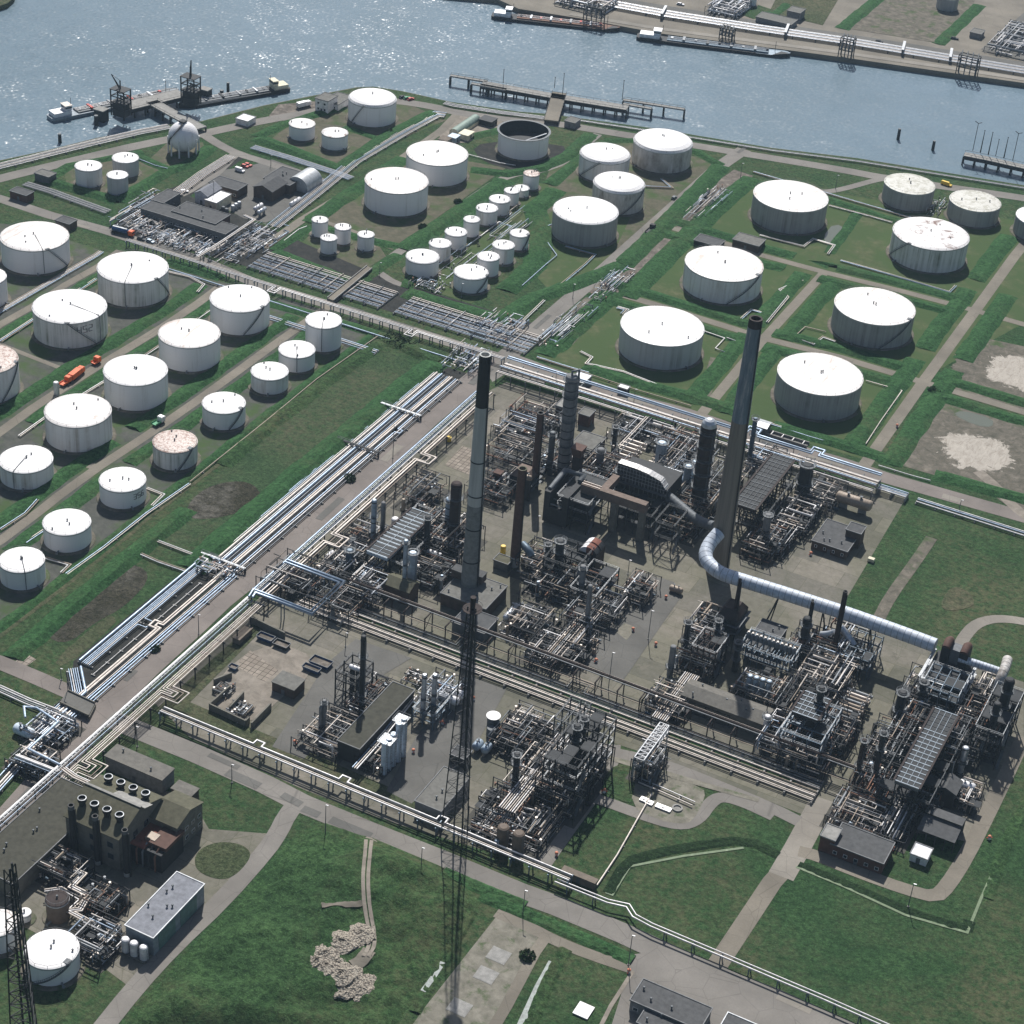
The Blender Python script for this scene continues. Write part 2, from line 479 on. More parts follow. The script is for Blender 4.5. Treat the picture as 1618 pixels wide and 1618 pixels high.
# metals, paint, masonry
for nm, c, r, mt in (('pipe_cream', (.53, .47, .415), .45, .15), ('pipe_pale', (.54, .52, .51), .4, .2), ('pipe_blue', (.3, .37, .46), .4, .3),
 ('pipe_grey', (.2, .21, .22), .5, .2), ('pipe_tan', (.31, .25, .195), .55, .1), ('pipe_rust', (.2, .105, .07), .75, 0), ('pipe_dark', (.035, .036, .038), .65, .1),
 ('steel_dark', (.03, .031, .033), .7, .1), ('steel_grey', (.11, .118, .125), .6, .1), ('steel_blue', (.1, .14, .18), .5, .2), ('steel_pale', (.42, .43, .44), .5, .2),
 ('rust', (.1, .055, .042), .8, 0), ('rust_dark', (.04, .028, .025), .8, 0), ('rust_brown', (.17, .125, .1), .8, 0), ('roof_dark_moss', (.062, .06, .046), .95, 0), ('duct_grey', (.52, .56, .62), .5, .05), ('stack_grey', (.2, .205, .195), .9, 0), ('rust_red', (.2, .075, .05), .8, 0),
 ('brick_brown', (.085, .06, .048), .9, 0), ('brick_red', (.11, .055, .042), .9, 0), ('render_grey', (.2, .2, .2), .85, 0), ('cladding_grey', (.24, .27, .3), .6, .1),
 ('cladding_green', (.12, .2, .18), .6, 0), ('roof_felt', (.085, .085, .085), .9, 0), ('roof_felt_pale', (.15, .145, .13), .9, 0), ('roof_moss', (.1, .095, .065), .95, 0), ('roof_grey_blue', (.2, .205, .225), .8, 0),
 ('corrugated', (.14, .13, .112), .8, 0), ('concrete_grey', (.27, .26, .24), .9, 0), ('concrete_wall', (.16, .15, .125), .9, 0),
 ('white_trim', (.7, .7, .7), .6, 0), ('vessel_white', (.72, .7, .7), .45, .1), ('vessel_silver', (.5, .52, .55), .35, .4), ('vessel_blue', (.36, .43, .5), .45, .15), ('clad_pale', (.58, .65, .72), .5, .05), ('grid_grey', (.24, .28, .32), .5, .2), ('unit_shade_pad', (.07, .066, .056), .9, 0), ('grating', (.028, .03, .032), .7, .1), ('vessel_brown', (.14, .105, .08), .7, 0),
 ('orange_paint', (.72, .13, .03), .5, 0), ('faded_orange', (.6, .22, .13), .6, 0), ('red_paint', (.5, .06, .04), .5, 0), ('yellow_paint', (.75, .5, .06), .5, 0), ('green_paint', (.03, .25, .1), .5, 0), ('blue_paint', (.03, .08, .2), .5, 0), ('black', (.015, .015, .016), .6, 0),
 ('timber', (.17, .14, .11), .9, 0), ('green_roof', (.2, .26, .22), .6, .1), ('cream_paint', (.66, .6, .44), .6, 0), ('tyre', (.02, .02, .02), .9, 0), ('leafy', (.03, .06, .02), .95, 0)):
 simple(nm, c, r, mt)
simple('bright_water', (.16, .19, .17), .55, 0, .5, .6, .5)
def glass():
 n = Nodes('window_glass'); n.col((.02, .03, .04)); M['window_glass'] = n.end(.1, 0, .5)
glass()
def stackmat():
 n = Nodes('stack_concrete'); o = n.pos()
 st = n.noise(n.scaled(o, (1, 1, .03)), .9, 5, .7)
 n.col(n.ramp(st, [(.3, (.17, .145, .118)), (.6, (.25, .215, .175)), (.8, (.31, .265, .215))])); M['stack_concrete'] = n.end(.9, 0, .2)
 n = Nodes('stack_painted'); o = n.pos()
 st = n.noise(n.scaled(o, (1, 1, .1)), .7, 6, .75)
 n.col(n.ramp(st, [(.35, (.13, .165, .195)), (.5, (.18, .215, .245)), (.66, (.36, .36, .35))])); M['stack_painted'] = n.end(.8, 0, .2)
 n = Nodes('stack_pale'); o = n.pos()
 st = n.noise(n.scaled(o, (1, 1, .04)), .6, 5, .7)
 n.col(n.ramp(st, [(.3, (.38, .38, .36)), (.7, (.54, .54, .51))])); M['stack_pale'] = n.end(.85, 0, .2)
stackmat()
def hazemat():
 m = bpy.data.materials.new('haze'); m.use_nodes = True
 t = m.node_tree
 t.nodes.remove(t.nodes['Principled BSDF'])
 v = t.nodes.new('ShaderNodeVolumePrincipled')
 v.inputs['Color'].default_value = (.6, .8, 1.0, 1)
 v.inputs['Density'].default_value = HAZE
 v.inputs['Anisotropy'].default_value = .0
 t.links.new(v.outputs[0], t.nodes['Material Output'].inputs['Volume'])
 M['haze'] = m
HAZE = .00005
hazemat()
from mathutils import noise as mn
# ------------------------------------------------------------------ the setting: water, land, roads, embankments
def cg(x, y, z=0.0):
 v = _Z @ Vector((x, y, 0)); v.z = z; return v
SEA = -3.0
setting('water', MB().sheet([cg(-1500, 500), cg(1700, 500), cg(1700, 2600), cg(-1500, 2600)], SEA), M['water'])
SHORE = [(-420, 372), (-200, 314), (0, 254), (78, 237.5), (156, 218), (262, 198), (319, 192), (420, 166.5), (498, 151), (566, 138), (590, 137), (634, 144), (711, 161), (820, 176.5),
   (865, 180), (909, 186), (1033, 203), (1220, 234), (1354, 250), (1484, 271), (1618, 293), (1900, 340)]
sh = [G(*p) for p in SHORE]
land = sh + [cg(1500, 500), cg(1500, -400), cg(-1500, -400), cg(-1500, 600)]
setting('ground', MB().sheet(land, 0.0), M['grass'])
def offset(pts, d):
 out = []
 for i, p in enumerate(pts):
  a = pts[max(i-1, 0)]; b = pts[min(i+1, len(pts)-1)]
  t0 = (p-a); t1 = (b-p)
  t0 = t0.normalized() if t0.length > 1e-6 else t1.normalized()
  t1 = t1.normalized() if t1.length > 1e-6 else t0
  n0 = Vector((-t0.y, t0.x, 0)); n1 = Vector((-t1.y, t1.x, 0))
  n = (n0+n1).normalized(); k = 1/max(n.dot(n0), .4)
  out.append(p + n*d*k)
 return out
def smooth(pts, it=2, closed=False):
 for _ in range(it):
  q = [] if closed else [pts[0]]
  n = len(pts)
  for i in range(n if closed else n-1):
   a, b = pts[i], pts[(i+1) % n]
   q += [a*.75+b*.25, a*.25+b*.75]
  if not closed: q.append(pts[-1])
  pts = q
 return pts
def loft(mb, rows, sm=False):
 n = len(rows[0]); vs = [v for r in rows for v in r]; fs = []
 for i in range(len(rows)-1):
  for j in range(n-1): fs.append((i*n+j, i*n+j+1, (i+1)*n+j+1, (i+1)*n+j))
 return mb.add(vs, fs, sm)
bank = MB()
o1 = offset(sh, 2.5); o2 = offset(sh, 9)
loft(bank, [[p+Vector((0, 0, .02)) for p in sh], [p+Vector((0, 0, -.9)) for p in o1], [p+Vector((0, 0, -5.5)) for p in o2]])
setting('riverbank', bank, M['mud'])
# far shore: quay wall and the land behind it
FQ = [(700, -9), (787, -1), (820, 14), (917, 29), (956, 36.5), (1045, 53), (1198, 73), (1328, 90), (1510, 116), (1618, 131), (1900, 172)]
fq = [G(*p) for p in FQ]
far = fq + [cg(1650, 1500), cg(1650, 2560), cg(-100, 2560), cg(-200, 1700)]
setting('far_land', MB().prism(far, -6, 0), M['track'])
fc = [G(-300, 3), G(0, 9), G(12, 5), G(22, -4), G(40, -60), cg(-1400, 2400), cg(-1400, 1300)]
setting('far_bank', MB().prism(fc, -6, 0), M['grass_dry'])
ZL = {}
_ZK = [0]
def zz(z):
 _ZK[0] += 1
 return z+.0007*_ZK[0]
def strip(name, pts, w, mat, z=.06, sm=0, close=False):
 z = zz(z)
 q = [G(*p) for p in pts]
 if sm: q = smooth(q, sm)
 a, b = offset(q, w/2), offset(q, -w/2)
 mb = MB()
 loft(mb, [[Vector((p.x, p.y, z)) for p in b], [Vector((p.x, p.y, z)) for p in a]])
 return setting(name, mb, M[mat])
def area(name, pts, mat, z=.03, sm=0):
 z = zz(z)
 q = [G(*p) for p in pts]
 if sm: q = smooth(q, sm, True)
 return setting(name, MB().sheet(q, z), M[mat])
def ridge(pts, w=7.0, h=1.6, mat='grass_lush', top=.3, world=False, rnd=.0):
 q = list(pts) if world else [G(*p) for p in pts]
 # subdivide for a slightly uneven crest
 r = [q[0]]
 for a, b in zip(q, q[1:]):
  n = max(1, int((b-a).length/4))
  r += [a.lerp(b, (i+1)/n) for i in range(n)]
 mb = MB(); rows = []
 h *= .72; hs = [h*(random.uniform(.9, 1.08)+.3*mn.noise((p.x*.07, p.y*.07, 0))) for p in r]
 hs[0] *= .3; hs[-1] *= .3
 for d, f in ((-.5, -.02), (-.5*top, 1), (.5*top, 1), (.5, -.02)):
  o = offset(r, w*d)
  rows.append([Vector((p.x+.9*mn.noise((p.x*.13, p.y*.13, d*9)), p.y+.9*mn.noise((p.y*.13, p.x*.13, d*9+5)), hh*f)) for p, hh in zip(o, hs)])
 loft(mb, rows, False)
 return setting('embankment', mb, M[mat])
def along(pts, side, gap, t0=0.0, t1=1.0, **k):
 "embankment parallel to a road"
 q = [G(*p) for p in pts]
 L = [0]
 for a, b in zip(q, q[1:]): L.append(L[-1]+(b-a).length)
 def at(t):
  d = t*L[-1]
  for i in range(len(q)-1):
   if d <= L[i+1] or i == len(q)-2: return q[i].lerp(q[i+1], (d-L[i])/(L[i+1]-L[i]))
 inner = [q[i] for i in range(len(q)) if t0*L[-1] < L[i] < t1*L[-1]]
 return ridge(offset([at(t0)]+inner+[at(t1)], side*gap), world=True, **k)
# --- big ground covers
area('tank_farm_floor', [(-60, 345), (40, 358), (180, 402), (330, 440), (560, 503), (588, 531), (330, 738), (0, 1002), (-60, 1050)], 'bund_floor_dark', .025)
area('tank_farm_floor', [(938, 470), (1010, 395), (1120, 300), (1190, 282), (1395, 318), (1618, 350), (1618, 512), (1600, 520), (1455, 600), (1365, 726), (1160, 668), (870, 580), (850, 560)], 'bund_floor_green', .025)
for c in ([(545, 150), (630, 158), (705, 190), (530, 262), (425, 222), (440, 210)], [(640, 245), (740, 255), (800, 265), (735, 312), (620, 395), (490, 345), (560, 300)],
   [(875, 250), (920, 240), (990, 225), (1100, 248), (1130, 262), (985, 405), (870, 400), (845, 330)], [(500, 362), (600, 390), (610, 405), (555, 440), (440, 400), (475, 385)],
   [(100, 262), (180, 250), (265, 262), (195, 312), (105, 290)], [(265, 225), (320, 225), (330, 245), (270, 275), (225, 262)]):
 area('tank_farm_floor', c, 'bund_floor', .028)
area('tank_farm_floor', [(745, 230), (800, 222), (870, 228), (898, 232), (880, 262), (820, 272), (760, 255)], 'black_gravel', .033, 1)
for c in ([(640, 425), (745, 330), (800, 290), (868, 290), (860, 312), (790, 440), (745, 480), (640, 446)], [(860, 340), (930, 310), (1000, 335), (960, 420), (880, 470), (850, 440)]):
 area('tank_farm_floor', c, 'bund_floor_green', .03)
area('plant_pavement', [(245, 1112), (520, 832), (752, 628), (800, 604), (1000, 662), (1200, 718), (1432, 786), (1322, 972), (1420, 1010), (1490, 1035), (1618, 1078), (1618, 1165), (1596, 1200), (1560, 1290), (1528, 1330),
  (1480, 1320), (1300, 1300), (1225, 1270), (1050, 1200), (962, 1172), (905, 1290), (850, 1366), (770, 1345), (620, 1300), (480, 1248), (300, 1165)], 'plant_pavement', .04)
area('works_yard', [(-10, 1280), (150, 1222), (300, 1260), (330, 1310), (432, 1318), (425, 1352), (345, 1425), (272, 1497), (205, 1560), (165, 1530), (-10, 1440)], 'plant_pavement', .045)
area('reed_bed', [(190, 885), (245, 905), (200, 958), (148, 985), (105, 1020), (70, 1005), (85, 965), (140, 920)], 'reeds', .05, 2)
area('rough_grass', [(585, 548), (640, 565), (655, 585), (520, 700), (300, 872), (240, 850), (330, 760), (470, 640)], 'grass_meadow', .02, 1)
area('reed_bed', [(335, 765), (395, 758), (420, 790), (360, 818), (290, 822), (300, 790)], 'reeds', .05, 2)
area('mown_path', [(83, 1045), (165, 975), (180, 973), (185, 985), (100, 1056)], 'grass_dry', .04, 1)
area('slab_paving', [(15, 1053), (40, 1032), (57, 1042), (32, 1060)], 'slab_paving', .05)
area('gravel_bed', [(113, 1085), (116, 1045), (265, 922), (318, 890), (345, 912), (150, 1095), (142, 1100)], 'black_gravel', .035)
area('pipe_trench_bed', [(300, 905), (690, 575), (770, 600), (745, 620), (420, 872), (365, 915)], 'black_gravel', .032)
area('pipe_trench_bed', [(165, 370), (215, 318), (290, 290), (360, 245), (385, 250), (300, 310), (400, 350), (610, 440), (840, 510), (815, 545), (640, 500), (420, 430), (300, 395), (200, 378)], 'black_gravel', .034)
area('gravel_yard', [(395, 262), (430, 252), (520, 285), (470, 330), (420, 352), (385, 345), (310, 305), (345, 270)], 'asphalt_dark', .037)
area('depot_yard', [(690, 205), (724, 178), (790, 188), (800, 200), (770, 210), (740, 225), (700, 228)], 'sandy_yard', .05)
area('rubble_strip', [(1160, 268), (1190, 278), (1130, 350), (1090, 372), (1060, 352), (1100, 310)], 'rubble', .05)
area('rubble_strip', [(1045, 362), (1085, 378), (985, 470), (930, 462), (975, 420)], 'rubble', .05)
area('rubble_strip', [(925, 470), (970, 470), (905, 545), (860, 555), (845, 540)], 'mud', .05)
area('rubble_ground', [(425, 183), (440, 165), (500, 160), (520, 165), (505, 180), (450, 192)], 'rubble', .05)
# empty bunds with sand circles
area('bare_plot', [(1535, 530), (1640, 552), (1660, 660), (1585, 640), (1492, 608)], 'mud', .04)
area('bare_plot', [(1472, 632), (1560, 655), (1680, 690), (1680, 840), (1605, 810), (1560, 775), (1404, 730)], 'mud', .04)
def disc(name, px, py, r, mat, z, k=.3):
 c = G(px, py); pts = []
 for i in range(140):
  a = 2*math.pi*i/140; f = 1+k*mn.noise((math.cos(a)*1.6+px, math.sin(a)*1.6, .3))+k*.5*mn.noise((math.cos(a)*7, math.sin(a)*7+px, 2))+k*.35*mn.noise((math.cos(a)*22, math.sin(a)*22, px))
  pts.append((c.x+r*f*math.cos(a), c.y+r*f*math.sin(a)))
 setting(name, MB().sheet(pts, z), M[mat])
disc('sand_circle', 1608, 592, 27, 'sand', .07, .25)
disc('sand_circle', 1550, 714, 31, 'sand', .07, .22)
strip('wheel_track', [(1545, 745), (1575, 770), (1600, 800), (1640, 830)], 5, 'sandy_yard', .075, 1)
strip('wheel_track', [(1128, 565), (1120, 590), (1122, 615), (1112, 635)], 3, 'mud', .05, 2)
area('puddle', [(1505, 655), (1520, 648), (1570, 662), (1568, 676), (1540, 672)], 'pond', .08, 1)
area('puddle', [(1300, 374), (1318, 352), (1345, 366), (1330, 384), (1308, 390)], 'pond', .08, 1)
# --- roads
rdA = [(-40, 1345), (20, 1288), (104, 1192), (145, 1137), (234, 1052), (306, 987), (345, 950), (389, 915), (519, 806), (597, 734), (673, 664), (745, 603), (798, 561)]
rdA2 = [(798, 563), (860, 508), (961, 421), (1060, 332), (1137, 263), (1176, 236)]
rdC = [(-60, 297), (0, 314), (78, 340), (166, 364), (234, 386), (312, 409), (400, 446), (517, 481), (634, 517), (738, 550), (790, 565)]
rdD = [(790, 560), (878, 592), (982, 626), (1086, 654), (1137, 671), (1198, 694), (1328, 731), (1406, 757), (1618, 817), (1760, 860), (2300, 1024)]
coast = [(-60, 299), (0, 282), (104, 257), (234, 226), (322, 211), (363, 202), (420, 190), (500, 176), (550, 166), (595, 160), (632, 160), (686, 169), (722, 178), (789, 188), (878, 195), (956, 208), (1030, 220), (1098, 230), (1163, 241), (1220, 250), (1328, 268), (1395, 281), (1484, 294), (1618, 313), (1800, 342), (2300, 424)]
strip('road', rdA, 10.5, 'asphalt_red', .06)
strip('road', rdA2, 8.2, 'asphalt', .062)
strip('road', rdC, 7.0, 'asphalt', .064)
strip('road', rdD, 8.5, 'asphalt_red', .066)
strip('road', coast, 8.0, 'asphalt', .068, 1)
area('road_junction', [(770, 590), (805, 545), (835, 530), (835, 548), (815, 568), (830, 580), (880, 594), (860, 606), (800, 590), (778, 604)], 'asphalt', .07)
strip('road', [(322, 213), (345, 228), (375, 243), (425, 258), (520, 290)], 6, 'asphalt', .063, 1)
strip('road', [(375, 240), (340, 275), (300, 300), (284, 308)], 5.5, 'asphalt', .0635)
strip('dirt_road', [(722, 181), (698, 206), (634, 251), (556, 300), (478, 347), (416, 391)], 5, 'track', .055)
strip('path', [(517, 481), (530, 470), (582, 434), (608, 415), (660, 376), (738, 319), (789, 284), (820, 274), (852, 271), (891, 257), (925, 229), (945, 212)], 5, 'asphalt', .056, 1)
strip('path', [(634, 395), (620, 385), (587, 376), (548, 362), (500, 346)], 3, 'track', .054, 1)
strip('path', [(595, 428), (604, 434), (620, 445), (644, 453)], 4, 'asphalt', .055, 1)
h1 = [(-20, 697), (0, 683), (52, 645), (104, 611), (156, 578), (208, 547), (260, 515), (312, 480), (352, 450)]
h2 = [(-25, 870), (0, 855), (65, 806), (91, 785), (156, 738), (234, 687), (312, 633), (389, 577), (420, 554), (493, 502), (520, 484)]
h3 = [(-30, 535), (0, 513), (52, 484), (104, 450), (156, 421), (190, 396)]
for q, w in ((h1, 4.6), (h2, 4.4), (h3, 4.2)): strip('tank_farm_road', q, w, 'track', .058)
strip('path', [(-10, 541), (5, 546), (60, 568), (112, 588)], 2.5, 'track', .05)
strip('path', [(120, 726), (140, 735), (156, 740)], 4, 'track', .05)
strip('path', [(-20, 1022), (0, 1006), (104, 926), (208, 843), (231, 822), (338, 740), (420, 672), (520, 595), (598, 529)], 1.6, 'grass_dry', .05)
i1 = [(1030, 349), (1054, 358), (1163, 390), (1198, 402), (1302, 430), (1432, 462), (1541, 491), (1640, 519), (1900, 592)]
i2 = [(938, 453), (1034, 481), (1112, 505), (1208, 535), (1328, 565), (1458, 604), (1540, 628), (1650, 661), (1900, 736)]
i3 = [(1364, 738), (1458, 605), (1541, 491), (1603, 405), (1630, 372)]
i4 = [(1302, 431), (1208, 534), (1112, 650), (1106, 658)]
for q, w in ((i1, 4.5), (i2, 4.8), (i3, 5.2), (i4, 4.6)): strip('tank_farm_road', q, w, 'track', .058)
strip('tank_farm_road', [(1290, 302), (1312, 303), (1343, 296), (1378, 286), (1400, 282)], 4.5, 'asphalt', .06, 2)
rdJ = [(170, 1134), (226, 1157), (312, 1192), (420, 1240), (478, 1270), (582, 1313), (698, 1359), (820, 1410), (878, 1431), (982, 1474), (1060, 1510), (1163, 1556), (1220, 1577), (1350, 1636), (1440, 1680)]
strip('road', rdJ, 8.2, 'asphalt', .064)
strip('road', [(474, 1262), (452, 1290), (440, 1315), (420, 1345), (350, 1424), (272, 1497), (213, 1561), (150, 1640)], 6, 'asphalt', .062, 1)
strip('road', [(-60, 1025), (0, 1047), (60, 1072), (110, 1094), (145, 1110)], 6.5, 'asphalt_red', .061)
area('road_junction', [(1003, 1508), (1060, 1500), (1220, 1568), (1360, 1640), (1100, 1640), (960, 1640), (985, 1560)], 'asphalt', .07)
strip('path', [(784, 1442), (839, 1466), (878, 1487), (930, 1508), (1002, 1532)], 4, 'track', .057, 1)
strip('path', [(770, 1640), (800, 1590), (845, 1505), (860, 1484)], 3.4, 'track', .056)
area('gravel_pad', [(783, 1450), (828, 1468), (850, 1482), (852, 1494), (838, 1520), (775, 1630), (648, 1625), (668, 1596)], 'gravel_pad', .05)
strip('path', [(1130, 1530), (1220, 1394), (1240, 1372)], 6, 'track', .055)
strip('path', [(1234, 1385), (1260, 1340), (1290, 1284), (1300, 1262)], 8, 'concrete', .059)
strip('path', [(1262, 1345), (1290, 1352), (1354, 1378), (1432, 1406), (1478, 1418), (1497, 1400), (1525, 1356), (1562, 1283), (1590, 1225), (1618, 1165)], 5, 'track', .06, 1)
strip('path', [(964, 1176), (962, 1205), (930, 1258), (880, 1326), (848, 1372)], 7, 'asphalt', .061, 1)
strip('path', [(926, 1262), (945, 1262), (1008, 1286), (1072, 1306), (1103, 1296), (1122, 1268), (1140, 1258), (1175, 1268), (1222, 1290)], 4.6, 'asphalt', .062, 2)
strip('path', [(960, 1190), (985, 1192), (1049, 1208), (1112, 1232), (1222, 1278), (1262, 1298)], 5, 'asphalt', .0625, 1)
strip('path', [(1508, 1042), (1520, 1010), (1545, 982), (1590, 976), (1660, 992)], 4.6, 'concrete', .058, 2)
# verge islands of grass inside the yards
area('grass_island', [(306, 1357), (318, 1340), (345, 1330), (378, 1333), (396, 1345), (394, 1360), (370, 1386), (345, 1391), (312, 1378)], 'grass_dry', .08, 2)
area('grass_patch', [(963, 1215), (985, 1206), (1006, 1212), (1000, 1260), (995, 1272), (955, 1252), (948, 1246)], 'grass', .075, 1)
area('concrete_pad', [(1008, 1222), (1040, 1220), (1112, 1245), (1114, 1262), (1095, 1298), (1075, 1303), (1040, 1296), (995, 1274)], 'gravel_pad', .08, 1)
# --- embankments round the tanks
K = dict(w=8, h=1.5)
along(h1, 1, 8.5, .02, .97, **K); along(h1, -1, 6.5, .12, .98, **K)
along(h2, 1, 7.5, .03, .37, **K); along(h2, 1, 7.5, .42, .93, **K); along(h2, -1, 7.5, .02, .30, **K); along(h2, -1, 7.5, .33, .96, **K)
along(h3, -1, 7, .02, .95, w=8, h=1.2)
ridge([(-10, 1000), (100, 915), (235, 805), (340, 722), (500, 594), (592, 527)], 5, 1.0)
ridge([(20, 1040), (100, 968), (200, 885), (300, 805)], 9, 2.2, 'grass_lush')
ridge([(300, 900), (360, 850), (470, 752), (560, 680), (640, 612), (690, 574)], 13, 3.0, 'grass_lush')
ridge([(350, 735), (440, 660), (520, 598), (605, 540)], 9, 1.6, 'grass_rough')
ridge([(605, 536), (640, 548), (692, 572)], 9, 2.2, 'grass_rough')
ridge([(395, 470), (450, 486), (520, 505), (596, 528)], 7, 1.2)
ridge([(262, 412), (300, 424), (350, 440)], 8, 1.5)
# right farm
along(i3, 1, 9, .03, .385, w=10, h=1.8); along(i3, 1, 9, .43, .70, w=10, h=1.8); along(i3, 1, 9, .745, .97, w=10, h=1.6)
along(i3, -1, 9, .03, .385, w=10, h=1.8); along(i3, -1, 9, .43, .72, w=10, h=1.8)
along(i4, 1, 8, .04, .47, w=9, h=1.6); along(i4, 1, 8, .53, .95, w=9, h=1.6); along(i4, -1, 8, .04, .44, w=9, h=1.6); along(i4, -1, 8, .5, .95, w=9, h=1.6)
for q, ts in ((i1[:-1], (.02, .38, .47, .82)), (i2[:-1], (.02, .36, .41, .70, .76, .98))):
 for a, b in zip(ts[::2], ts[1::2]):
  along(q, 1, 8, a, b, w=9, h=1.7); along(q, -1, 8, a, b, w=9, h=1.7)
along(rdA2, -1, 14, .06, .30, w=12, h=2.0)
ridge([(990, 470), (1100, 360), (1165, 300), (1190, 282)], 12, 2.0)
ridge([(860, 562), (960, 474)], 10, 2.0)
along(rdD[:-1], 1, 14, .13, .40, w=9, h=1.6); along(rdD[:-1], 1, 14, .46, .66, w=9, h=1.6); along(rdD[:-1], 1, 13, .72, .98, w=9, h=1.6)
ridge([(1190, 288), (1260, 300), (1400, 345), (1430, 352)], 8, 1.5); ridge([(1310, 400), (1360, 330)], 6, .9)
# upper groups
ridge([(405, 218), (455, 235), (535, 268)], 10, 2.0); ridge([(535, 268), (620, 212), (690, 178)], 11, 2.0); ridge([(405, 216), (450, 196), (545, 168)], 8, 1.4); ridge([(545, 200), (592, 218)], 6, 1.0)
ridge([(75, 285), (105, 295), (187, 318)], 9, 2.0); ridge([(187, 318), (262, 272)], 9, 2.0); ridge([(75, 283), (110, 262), (225, 240)], 7, 1.3); ridge([(262, 272), (300, 258), (335, 232)], 9, 1.8); ridge([(215, 245), (262, 268)], 7, 1.4)
ridge([(488, 352), (560, 302), (640, 250)], 10, 1.8); ridge([(640, 395), (738, 328), (800, 285)], 12, 2.2); ridge([(500, 358), (560, 374), (632, 390)], 7, 1.2)
ridge([(432, 398), (500, 425), (560, 448), (580, 438)], 9, 1.6); ridge([(432, 396), (490, 358)], 7, 1.2); ridge([(575, 440), (630, 402)], 7, 1.2)
ridge([(745, 268), (800, 275), (855, 266), (900, 245), (935, 212)], 9, 1.8); ridge([(740, 218), (790, 205)], 7, 1.4)
ridge([(985, 420), (1060, 345), (1140, 262)], 11, 2.0); ridge([(640, 462), (720, 486), (790, 505), (850, 470), (985, 420)], 11, 2.0); ridge([(880, 300), (845, 330), (858, 372), (845, 420), (800, 460)], 12, 2.2); ridge([(868, 292), (920, 250), (960, 225)], 8, 1.5)
ridge([(1140, 262), (1100, 240), (1000, 222), (955, 222)], 7, 1.4); ridge([(640, 455), (690, 395), (800, 290)], 7, 1.3)
# rough mound at the bottom
def inpoly(x, y, q):
 c = False; n = len(q)
 for i in range(n):
  a, b = q[i], q[(i+1) % n]
  if (a.y > y) != (b.y > y) and x < (b.x-a.x)*(y-a.y)/(b.y-a.y)+a.x: c = not c
 return c
def edged(x, y, q):
 best = 1e9; n = len(q)
 for i in range(n):
  a, b = q[i], q[(i+1) % n]; dx, dy = b.x-a.x, b.y-a.y
  t = max(0, min(1, ((x-a.x)*dx+(y-a.y)*dy)/(dx*dx+dy*dy)))
  best = min(best, math.hypot(x-a.x-t*dx, y-a.y-t*dy))
 return best
from mathutils import noise as mn
HF = {}
def mound(name, pts, h, mat, step=1.6, rough=1.0, shape=None, edge=9.0):
 q = [G(*p) for p in pts]
 x0, x1 = min(p.x for p in q), max(p.x for p in q); y0, y1 = min(p.y for p in q), max(p.y for p in q)
 nx, ny = int((x1-x0)/step)+2, int((y1-y0)/step)+2
 vs = []; ok = []
 def height(x, y):
  ins = inpoly(x, y, q); d = edged(x, y, q) if ins else 0
  e = min(d/edge, 1); e = e*e*(3-2*e)
  f = .55+.8*mn.noise((x*.035, y*.035, 3.1))+.35*rough*mn.noise((x*.12, y*.12, 8.2))+.2*rough*mn.noise((x*.35, y*.35, 1.7))+.1*rough*mn.noise((x*.9, y*.9, 4.7))
  return (h*e*max(f, .05) if ins else -.15)+.04, ins
 for j in range(ny):
  for i in range(nx):
   x, y = x0+i*step, y0+j*step
   z, ins = height(x, y)
   vs.append((x, y, z)); ok.append(ins)
 HF[name] = height
 fs = []
 for j in range(ny-1):
  for i in range(nx-1):
   k = j*nx+i
   if ok[k] or ok[k+1] or ok[k+nx] or ok[k+nx+1]: fs.append((k, k+1, k+nx+1, k+nx))
 return setting(name, MB().add(vs, fs, True), M[mat])
mound('rough_mound', [(512, 1296), (590, 1322), (700, 1368), (765, 1425), (745, 1448), (660, 1590), (600, 1640), (180, 1640), (240, 1560), (330, 1470), (405, 1385), (465, 1320)], 5.5, 'grass_rough', 1.2, .75)

def drape(name, pts, w, mat, hf, lift=.12, z0=2.5):
 q = smooth([G(x, y, z0) for x, y in pts], 2); r = [q[0]]
 for a, b in zip(q, q[1:]):
  n = max(1, int((b-a).length/1.5)); r += [a.lerp(b, (i+1)/n) for i in range(n)]
 rows = []
 for d in (-.5, -.17, .17, .5):
  rows.append([Vector((p.x, p.y, max(hf(p.x, p.y)[0], .04)+lift)) for p in offset(r, w*d)])
 return setting(name, loft(MB(), rows, True), M[mat])
HM = HF['rough_mound']
for k, o in enumerate((-4, 4)):
 drape('wheel_track', [(583+o*1.1, 1322), (581+o, 1350), (577+o, 1390), (578+o, 1425), (583+o, 1450), (588+o, 1472), (588+o, 1492), (578+o, 1512)], 1.1, 'sandy_yard', HM, .3+.01*k)
drape('wheel_track', [(572, 1430), (555, 1433), (530, 1434), (508, 1437)], 1.8, 'track', HM, .28)
drape('wheel_track', [(584, 1500), (570, 1518), (556, 1524)], 4, 'track', HM, .26)
area('rubble_ground', [(574, 1326), (582, 1322), (600, 1333), (592, 1348), (578, 1346)], 'sandy_yard', .3, 1)
